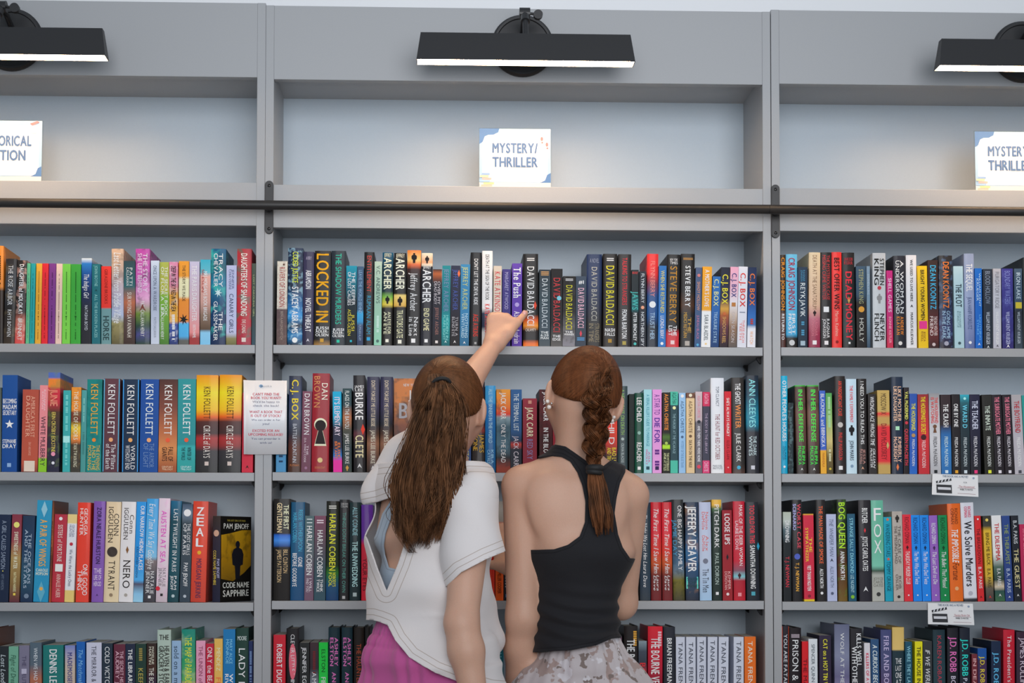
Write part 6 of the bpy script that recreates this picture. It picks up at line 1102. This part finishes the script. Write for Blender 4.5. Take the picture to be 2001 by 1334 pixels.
# ---------------------------------------------------------------- the girl in the white top
def girl_ponytail():
    root = empty('person', (*W(838, 1310, -.49)[:2], 0), 'girl with a long brown ponytail, white open-back top and pink trousers, reaching up', 'person', 'girls at the bookshelf')
    inv = np.array(root.location)
    hd = Head(W(875, 786, -.45), -.16, -.12, .0)
    ty = -.60; R_ = np.array([math.cos(ty), math.sin(ty), 0]); F_ = np.array([-math.sin(ty), math.cos(ty), 0])
    up, mid, wst, hip = W(852, 945, -.455), W(838, 1060, -.47), W(832, 1155, -.48), W(838, 1310, -.49)
    rsh, rel, rwr = W(925, 972, -.56), W(902, 1217, -.645), W(932, 1395, -.665)
    lsh, lel, lwr = W(787, 905, -.39), W(878, 798, -.20), W(962, 678, -.100)
    lo = np.array([hip[0] - .42, -.86, -.005]); hi = np.array([hip[0] + .42, .03, 1.84])
    B = Field(lo, hi, .0045); hd.build(B)
    nb = W(858, 925, -.45)
    B.cone(hd.p(0, -.022, -.055), nb, .050, .054, .03); B.ec(up, mid, (.125, .088), (.128, .095), R_, .04).ec(wst + [0, 0, .03], wst - [0, 0, .03], (.108, .08), (.112, .085), R_, .05)
    B.ec(hip + [0, 0, .05], hip - [0, 0, .03], (.14, .1), (.14, .105), R_, .05)
    B.cone(nb - [0, 0, .01], rsh, .05, .05, .03).cone(nb - [0, 0, .01], lsh, .05, .048, .03)
    Bt = B.F.copy()
    B.cone(rsh, rel, .047, .0335, .014).cone(rel, rel + (rwr - rel) * .3, .0335, .0352, .02).cone(rel + (rwr - rel) * .3, rwr, .0352, .025, .02)
    B.cone(lsh, lel, .046, .037, .025).cone(lel, lel + (lwr - lel) * .35, .0365, .0365, .02).cone(lel + (lwr - lel) * .35, lwr, .0365, .0225, .02)
    kn = W(983, 617, -.065); rt = np.array([.93, 0, -.36])
    hand(B, lwr, kn, rt, (0, 1, 0), 1.0, [W(992, 652, -.086), W(1011, 630, -.062), W(1027, 611, -.020)], .0345)
    hand(B, rwr, rwr + unit(rwr - rel) * .085, F_, -R_, .35, None, .034)
    lg = legs(B, hip, R_, F_, .47, .082, .052, .036, .072)
    for h, k_, a in lg: B.cone(a, a + F_ * .1 - [0, 0, .04], .034, .024, .02)
    V, Q = B.surface(2); mesh('body', V - inv, Q, SKIN, root, True); hd.c = hd.c
    class Off:                                                          # children are built in world space and moved under the root
        pass
    kids = []
    def adopt(o): kids.append(o); return o
    # thumb nail
    nl = W(1024.5, 611.5, -.039); adopt(MB().ball(nl, (.0058, .0025, .0072), 12, 8).build('thumb_nail', mat('nail_pink', (.68, .36, .32, 1), .25), None, True))
    # sports bra
    bra = Field(lo, hi, .0045); bra.ec(up, mid, (.1285, .0915), (.1315, .0985), R_, .04).ec(wst + [0, 0, .03], wst - [0, 0, .03], (.1115, .0835), (.1155, .0885), R_, .05).cone(nb - [0, 0, .01], rsh, .0535, .0535, .03).cone(nb - [0, 0, .01], lsh, .0535, .0515, .03)
    bra.F = np.maximum(Bt - .0035, bra.F - .03)
    bp = [(800, 930), (765, 975), (747, 1003), (733, 1047), (700, 1090), (700, 1165), (960, 1165), (960, 1112), (776, 1112), (759, 1108), (751, 1085), (749, 1066), (752, 1042), (770, 994), (815, 940)]
    adopt(garment('sports_bra', bra, [lambda P: poly_sd(*pix(P), bp)], cloth_mat('grey_blue_jersey', (.36, .44, .53, 1), (.26, .32, .4, 1), lines=(.004, .006)), None, .0025))
    # white top
    top = cloth_mat('white_slub_cotton', (.69, .65, .645, 1), (.44, .37, .33, 1), weave=700)
    sh = Field(lo, hi, .0045)
    sh.ec(up + [0, 0, .035], mid, (.135, .105), (.14, .112), R_, .04, .04).ec(mid, wst, (.14, .112), (.132, .104), R_, .04).ec(wst, W(845, 1345, -.487), (.132, .104), (.152, .130), R_, .05)
    sh.cone(nb + R_ * .05 - [0, 0, .025], rsh, .042, .047, .03).cone(nb - R_ * .055 - [0, 0, .02], lsh, .045, .06, .03)
    sh.cone(W(925, 1200, -.46), W(945, 1245, -.46), .05, .042, .04)
    tr = Field(lo, hi, .0045); tr.ec(hip + [0, 0, .115], hip + [0, 0, .03], (.118, .092), (.142, .112), R_, .04, .02).ec(hip + [0, 0, .03], hip - [0, 0, .09], (.142, .110), (.156, .118), R_, .04, .04)
    for g, (h, k_, a) in zip((-1, 1), lg): tr.cone(h + R_ * .012 * g - [0, 0, .03], k_ + R_ * .006 * g, .098, .082, .03); tr.cone(k_ + R_ * .006 * g, a + R_ * .006 * g - [0, 0, .03], .082, .074, .03)
    FL = Field(lo, hi, .0045); FL.ec(hip + [0, 0, .05], hip - [0, 0, .03], (.14, .1), (.14, .105), R_, .05); legs(FL, hip, R_, F_, .47, .082, .052, .036, .072); tr.F = np.minimum(tr.F, np.maximum(FL.F - .006, tr.F - .03))
    sh.F = np.minimum(sh.F, np.maximum(tr.F - .0115, sh.F - .06))
    sh.F = np.minimum(sh.F, np.maximum(Bt - .006, sh.F - .045))
    hole = [(690, 1004), (706, 986), (735, 981), (772, 968), (796, 985), (800, 1030), (789, 1066), (778, 1100), (755, 1155), (737, 1112), (716, 1052)]
    low = [(600, 1209), (728, 1211), (742, 1215), (757, 1221), (772, 1250), (800, 1284), (850, 1314), (905, 1335), (960, 1350), (1100, 1362), (1100, 1900), (600, 1900)]
    neck = [(835, 700), (835, 850), (843, 892), (860, 916), (880, 916), (895, 908), (915, 898), (938, 860), (938, 700)]
    fold = lambda P: .0042 * wave(P, (34, 10, 26), 1.6, (9, 5, -14)) + .0022 * wave(P, (-18, 20, 60), 1.2, (16, 0, 9))
    shirt = adopt(garment('white_top', sh, [lambda P: np.minimum(-poly_sd(*pix(P), hole), (-.45 - P[:, 1]) * 888), lambda P: -poly_sd(*pix(P), low), lambda P: -poly_sd(*pix(P), neck), lambda P: (P[:, 2] - nb[2] - .022) * 888], top, None, .003, fold))
    s1 = Field(lo, hi, .005); s1.cone(rsh, rsh + (rel - rsh) * .45, .0535, .052, .02).cone(W(908, 990, -.55), W(931, 1128, -.60), .058, .071, .03)
    cut1 = [(800, 1190), (866, 1151), (900, 1118), (950, 1092), (994, 1074), (1100, 1040), (1100, 1400), (800, 1400)]
    k1 = adopt(garment('sleeve', s1, [lambda P: -poly_sd(*pix(P), cut1)], top, None, .003, lambda P: .0025 * wave(P, (30, 20, 14), 1.5, (10, 8, 20))))
    s2 = Field(lo, hi, .005); s2.cone(W(800, 898, -.41), W(737, 966, -.43), .056, .040, .03).cone(W(800, 898, -.41), W(850, 842, -.30), .056, .052, .03)
    cut2 = [(600, 1040), (692, 1003), (708, 986), (738, 980), (772, 966), (860, 930), (1000, 1000), (1000, 1200), (600, 1200)]
    cut3 = [(862, 700), (862, 990), (1100, 990), (1100, 700)]
    k2 = adopt(garment('sleeve', s2, [lambda P: -poly_sd(*pix(P), cut2), lambda P: -poly_sd(*pix(P), cut3)], top, None, .003, lambda P: .0025 * wave(P, (26, 14, 30), 1.5, (10, 8, 20))))
    # crossed wrap panel with its double seams
    seam = mat('seam_thread', (.42, .36, .32, 1), .8)
    # trousers
    pk = cloth_mat('pink_cotton', (.50, .095, .29, 1), None, .8, 500)
    wz = hip[2] + .115
    def pleat(P):
        q = P - hip; an_ = np.arctan2(q @ F_, q @ R_); fade = np.clip((wz - P[:, 2]) / .05, 0, 1) * np.exp(-np.clip(wz - .05 - P[:, 2], 0, 9) / .25)
        band = .0018 * np.sin(an_ * 60) * np.exp(-((wz - .035 - P[:, 2]) / .03) ** 2) - .0022 * np.exp(-((wz - .036 - P[:, 2]) / .004) ** 2) - .003 * np.exp(-((wz - .06 - P[:, 2]) / .005) ** 2)
        return band + .0045 * fade * np.sin(an_ * 17 + 2 * np.sin(an_ * 5) + P[:, 2] * 5)
    wl = [(500, 900), (500, 1213), (733, 1213), (756, 1217), (775, 1238), (800, 1262), (850, 1293), (905, 1314), (960, 1330), (1200, 1342), (1200, 900)]
    adopt(garment('pink_trousers', tr, [lambda P: -poly_sd(*pix(P), wl), lambda P: (.06 - P[:, 2]) * 888], pk, None, .003, pleat))
    hp = Head(hd.c, -.16, -.12, .0); cap = head_hair(hp, (.0795, .099, .1015), (-.16, -.88, .42), HAIR1C, None, 5200); adopt(cap)
    hp_eyes = empty('tmp'); hd.eyes(hp_eyes)
    for o in list(hp_eyes.children): o.parent = None; adopt(o)
    bpy.data.objects.remove(hp_eyes)
    # ponytail
    tb = hp.c + (unit((-.16, -.88, .42)) * (.0795, .099, .1015)) @ hp.A
    cl = np.array([tb + hp.F * .004, W(861, 752, -.575), W(860, 790, -.597), W(850, 850, -.600), W(827, 950, -.603), W(824, 1000, -.603), W(824, 1040, -.6), W(828, 1080, -.597)])
    hw = np.array([.013, .022, .042, .053, .066, .066, .052, .034]); hdp = np.array([.012, .018, .024, .026, .024, .022, .018, .012])
    ts = np.linspace(0, 1, 30); tk = np.linspace(0, 1, len(cl)); C = np.stack([np.interp(ts, tk, cl[:, i]) for i in range(3)], 1)
    for _ in range(2): C[1:-1] = (C[:-2] + 2 * C[1:-1] + C[2:]) / 4
    Wd, Dd = np.interp(ts, tk, hw), np.interp(ts, tk, hdp); paths = []; rads = []
    for c in range(40):
        a, r = RNG.random() * 2 * math.pi, math.sqrt(RNG.random()); uc, vc = r * math.cos(a), r * math.sin(a); ph, fq, am = RNG.random() * 6.28, 1.3 + 1.6 * RNG.random(), .005 + .012 * RNG.random()
        end = .80 + .20 * RNG.random() - .05 * uc; drift = .10 * RNG.normal()
        for q in range(60):
            du, dv = RNG.normal(size=2) * .15; t = ts * end * (1 - .05 * RNG.random()); cx = np.stack([np.interp(t, ts, C[:, i]) for i in range(3)], 1); w_, d_ = np.interp(t, ts, Wd), np.interp(t, ts, Dd); sp = np.interp(ts, [0, .25, .5, .8, 1], [1.1, 1, .85, .7, .2])
            wob = am * np.sin(ph + fq * 6.28 * ts + .35 * RNG.normal() + 1.2 * ts * RNG.normal()) * np.clip(ts * 2 - .2, 0, 1) + .004 * RNG.normal() * ts ** 2
            x = (uc + du * sp + drift * ts ** 2) * w_ + wob; y = (vc + dv * sp) * d_ + .5 * wob
            paths.append(cx + x[:, None] * np.array([1, 0, 0]) + y[:, None] * np.array([0, 1, 0])); rads.append(.00085 * np.interp(ts, [0, .06, .8, 1], [.8, 1.1, 1, .15]))
    strands('ponytail', paths, rads, HAIR1, cap, 3)
    ring_band('hair_tie', W(862, 751, -.570), unit(cl[2] - cl[0]), .0185, .0045, cap, TIE, .9)
    for o in kids: o.location = Vector(o.location) - Vector(inv); o.parent = root
    shoes_parent = root; n0 = set(bpy.data.objects)
    shoes(None, lg, F_, R_, mat('white_canvas', (.7, .7, .68, 1), .8))
    for o in set(bpy.data.objects) - n0: o.location = -Vector(inv); o.parent = root
    for k in (k1, k2): k.parent = shirt; k.location = (0, 0, 0)
girl_ponytail()
# ---------------------------------------------------------------- the girl in the black tank top
def girl_braid():
    root = empty('person', (*W(1130, 1310, -.45)[:2], 0), 'girl with an auburn braid, black racerback tank top and patterned shorts', 'person', 'girls at the bookshelf')
    inv = np.array(root.location); kids = []
    def adopt(o): kids.append(o); return o
    hd = Head(W(1143, 765, -.45), .10, -.22, .22)
    R_ = np.array([.995, -.06, 0]); F_ = np.array([.06, .995, 0]); R_, F_ = unit(R_), unit(F_)
    up, mid, wst, hip = W(1126, 950, -.45), W(1134, 1078, -.45), W(1124, 1188, -.445), W(1136, 1312, -.43)
    lsh, lel, lwr = W(1022, 950, -.45), W(1023, 1205, -.45), W(1012, 1400, -.36)
    rsh, rel, rwr = W(1228, 968, -.45), W(1213, 1178, -.37), W(1001, 1110, -.16)
    lo = np.array([hip[0] - .34, -.80, -.005]); hi = np.array([hip[0] + .34, .02, 1.68]); B = Field(lo, hi, .0045); hd.build(B); nb = W(1122, 905, -.45)
    B.cone(hd.p(0, -.024, -.055), nb, .045, .047, .03)
    def torso(f, e=0.0, bottom=True):
        f.ec(up, mid, (.122 + e, .072 + e), (.113 + e, .082 + e), R_, .04).ec(mid, wst, (.108 + e, .08 + e), (.083 + e, .068 + e), R_, .04, .03)
        f.ec(hip + [0, 0, .06], hip - [0, 0, .03], (.078 + e, .072 + e), (.106 + e, .094 + e), R_, .05)
        f.cone(nb - [0, 0, .005], lsh, .040 + e, .045 + e, .03).cone(nb - [0, 0, .005], rsh, .040 + e, .043 + e, .03); return f
    torso(B)
    for g, s in ((-1, lsh), (1, rsh)): B.ell(W(1126 + g * 55, 985, -.505), [R_, F_, (0, 0, 1)], (.042, .02, .06), .04)
    Bt = B.F.copy()
    B.cone(lsh, lel, .046, .0365, .012).cone(lel, lel + (lwr - lel) * .3, .0365, .037, .02).cone(lel + (lwr - lel) * .3, lwr, .037, .0255, .02)
    B.cone(rsh, rel, .044, .035, .012).cone(rel, rel + (rwr - rel) * .35, .035, .034, .02).cone(rel + (rwr - rel) * .35, rwr, .034, .024, .02)
    kn = W(963, 1032, -.07); hand(B, rwr, kn, (-.8, 0, -.5), (0, 1, 0), .9, None, .035)
    hand(B, lwr, lwr + unit(lwr - lel) * .085, F_, R_, .35, None, .034)
    lg = legs(B, hip, R_, F_, .47, .078, .053, .037, .072)
    for h, k_, a in lg: B.cone(a, a + F_ * .1 - [0, 0, .04], .034, .024, .02)
    V, Q = B.surface(2); mesh('body', V - inv, Q, SKIN2, root, True)
    tank = [(1052, 882), (1085, 868), (1104, 872), (1123, 884), (1150, 903), (1174, 914), (1195, 898), (1205, 890), (1223, 905), (1222, 922), (1212, 943), (1205, 972), (1201, 1002), (1208, 1044), (1217, 1069), (1232, 1091), (1320, 1096), (1320, 1230), (1196, 1247), (1166, 1260), (1110, 1270), (1044, 1274), (930, 1274), (930, 1075), (1054, 1074), (1082, 1073), (1110, 1064), (1133, 1047), (1143, 1020), (1144, 980), (1138, 948), (1128, 921), (1114, 901), (1097, 892), (1078, 889), (1052, 893)]
    bk = cloth_mat('black_rib_cotton', (.015, .015, .018, 1), (.008, .008, .010, 1), .8, 700, (.0065, .0085)); bk.node_tree.nodes['Principled BSDF'].inputs['Sheen Weight'].default_value = .06
    def tuck(P):
        z = P[:, 2]; zl = W(1120, 1215, -.5)[2]; return .0042 * np.exp(-((z - zl) / .055) ** 2) * np.sin((z + .25 * P[:, 0]) * 190 + 2 * np.sin(P[:, 0] * 22)) + .0008 * np.sin(z * 60 + P[:, 0] * 40)
    tf = torso(Field(lo, hi, .0045)); tf.F = np.maximum(Bt - .0045, tf.F - .03); tf.ec(wst, W(1122, 1280, -.45), (.087, .073), (.091, .091), R_, .02, .03)
    st = Field(lo, hi, .0045); st.ec(hip + [0, 0, .085], hip + [0, 0, .02], (.078, .074), (.096, .088), R_, .03, .02).ec(hip + [0, 0, .02], hip - [0, 0, .06], (.096, .086), (.110, .1), R_, .04, .04)
    for g, (h, k_, a) in zip((-1, 1), lg): st.cone(h + R_ * .01 * g - [0, 0, .02], h + R_ * .012 * g - [0, 0, .26], .088, .09, .03)
    FL = torso(Field(lo, hi, .0045)); legs(FL, hip, R_, F_, .47, .078, .053, .037, .072); st.F = np.minimum(st.F, np.maximum(FL.F - .006, st.F - .03))
    tf.F = np.minimum(tf.F, st.F - .0055)
    adopt(garment('black_tank_top', tf, [lambda P: poly_sd(*pix(P), tank)], bk, None, .003, tuck))
    # shorts with a blotched print
    sm = cloth_mat('printed_shorts', (.5, .46, .46, 1), None, .8, 500); nt = sm.node_tree; b = nt.nodes['Principled BSDF']; tc = nt.nodes.new('ShaderNodeTexCoord'); prev = None
    rgb = nt.nodes.new('ShaderNodeRGB'); rgb.outputs[0].default_value = (.50, .45, .46, 1); prev = rgb.outputs[0]
    for sc, lo_, col in ((34, .55, (.36, .27, .25, 1)), (41, .60, (.20, .155, .14, 1)), (29, .60, (.62, .59, .62, 1))):
        n = nt.nodes.new('ShaderNodeTexNoise'); n.inputs['Scale'].default_value = sc; n.inputs['Detail'].default_value = 2.5; mp = nt.nodes.new('ShaderNodeMapping'); mp.inputs['Location'].default_value = (sc, lo_ * 9, sc * .3)
        mr = nt.nodes.new('ShaderNodeMapRange'); mr.inputs[1].default_value = lo_; mr.inputs[2].default_value = lo_ + .02; mx = nt.nodes.new('ShaderNodeMix'); mx.data_type = 'RGBA'; mx.inputs[7].default_value = col
        nt.links.new(tc.outputs['Object'], mp.inputs[0]); nt.links.new(mp.outputs[0], n.inputs['Vector']); nt.links.new(n.outputs[0], mr.inputs[0]); nt.links.new(mr.outputs[0], mx.inputs[0]); nt.links.new(prev, mx.inputs[6]); prev = mx.outputs[2]
    nt.links.new(prev, b.inputs['Base Color'])
    wz = W(1130, 1246, -.5)[2]
    def gather(P):
        q = P - hip; an_ = np.arctan2(q @ F_, q @ R_); return .0022 * np.sin(an_ * 34 + np.sin(an_ * 9)) * np.exp(-np.clip(wz - P[:, 2], 0, 9) / .07) + .003 * np.sin(an_ * 11 + P[:, 2] * 9)
    adopt(garment('patterned_shorts', st, [lambda P: -poly_sd(*pix(P), [(800, 900), (800, 1265), (1040, 1265), (1110, 1261), (1166, 1250), (1197, 1237), (1500, 1200), (1500, 900)]), lambda P: (hip[2] - .26 - P[:, 2]) * 888], sm, None, .003, gather))
    tie = (.24, -.93, .24); rad = (.0795, .099, .1015)
    cap = adopt(head_hair(hd, rad, tie, HAIR2C, None, 5600)); tb = hd.c + (unit(tie) * rad) @ hd.A
    # three-strand braid
    cl = np.array([tb - hd.F * .004, W(1165, 775, -.572), W(1168, 805, -.566), W(1166, 840, -.558), W(1162, 880, -.556), W(1162, 912, -.556)])
    ts = np.linspace(0, 1, 60); tk = np.linspace(0, 1, len(cl)); C = np.stack([np.interp(ts, tk, cl[:, i]) for i in range(3)], 1)
    for _ in range(4): C[1:-1] = (C[:-2] + 2 * C[1:-1] + C[2:]) / 4
    env = np.interp(ts, [0, .15, .75, 1], [.55, 1.05, .9, .35]); paths = []; rads = []
    for i in range(3):
        th = 2 * math.pi * (1.9 * ts + i / 3); bx, by = .0175 * np.sin(th) * env, .010 * np.sin(2 * th) * env
        for q in range(190):
            a, r = RNG.random() * 6.28, math.sqrt(RNG.random()) * .0145 * (1 + .1 * RNG.normal()); tw = a + 5 * ts
            x = bx + r * np.cos(tw) * env; y = by + .8 * r * np.sin(tw) * env
            paths.append(C + x[:, None] * np.array([1, 0, .15]) + y[:, None] * np.array([0, 1, 0])); rads.append(np.full(60, .00085))
    strands('braid', paths, rads, HAIR2, cap, 3)
    ring_band('hair_tie', W(1162, 914, -.556), (0, 0, 1), .0125, .0075, cap, TIE, .9); ring_band('hair_tie', W(1161, 922, -.557), (.1, 0, 1), .0125, .006, cap, TIE, .9)
    cl = np.array([W(1162, 914, -.556), W(1166, 950, -.552), W(1173, 1000, -.553), W(1178, 1052, -.551)]); ts = np.linspace(0, 1, 18); tk = np.linspace(0, 1, 4); paths = []; rads = []
    for c in range(22):
        a, r = RNG.random() * 6.28, math.sqrt(RNG.random()); uc, vc = r * math.cos(a), r * math.sin(a); end = .8 + .2 * RNG.random()
        for q in range(34):
            du, dv = RNG.normal(size=2) * .14; t = ts * end; P = np.stack([np.interp(t, tk, cl[:, i]) for i in range(3)], 1); w_ = np.interp(t, [0, .3, .7, 1], [.010, .017, .022, .02]); sp = np.interp(ts, [0, .7, 1], [1, .8, .2])
            P = P + ((uc + du * sp) * w_ + .003 * np.sin(4 * ts + c))[:, None] * np.array([1, 0, 0]) + ((vc + dv * sp) * w_ * .5)[:, None] * np.array([0, 1, 0]); paths.append(P); rads.append(.00085 * np.interp(ts, [0, .8, 1], [1, 1, .15]))
    strands('braid_tail', paths, rads, HAIR2, cap, 4)
    pm = mat('pearl', (.75, .70, .66, 1), .12, 0, .7, coat=.5); sv = mat('silver_jewellery', (.7, .68, .66, 1), .15, 1.0)
    for g, pts in ((-1, ((1070, 784, .0045), (1073, 795, .0050), (1078, 788, .003))), (1, ((1190, 812, .003), (1196, 822, .0048), (1199.5, 815, .0042)))):
        e = hd.p(.079 * g, -.012, -.03)
        for x, y, r in pts: adopt(MB().ball(W(x, y, e[1] - .012), r, 14, 10).build('earring', pm if r > .004 else sv, None, True))
    tmp = empty('tmp'); hd.eyes(tmp)
    for o in list(tmp.children): o.parent = None; adopt(o)
    bpy.data.objects.remove(tmp)
    for o in kids: o.location = Vector(o.location) - Vector(inv); o.parent = root
    n0 = set(bpy.data.objects); shoes(None, lg, F_, R_, mat('white_canvas', (.7, .7, .68, 1), .8))
    for o in set(bpy.data.objects) - n0: o.location = -Vector(inv); o.parent = root
girl_braid()
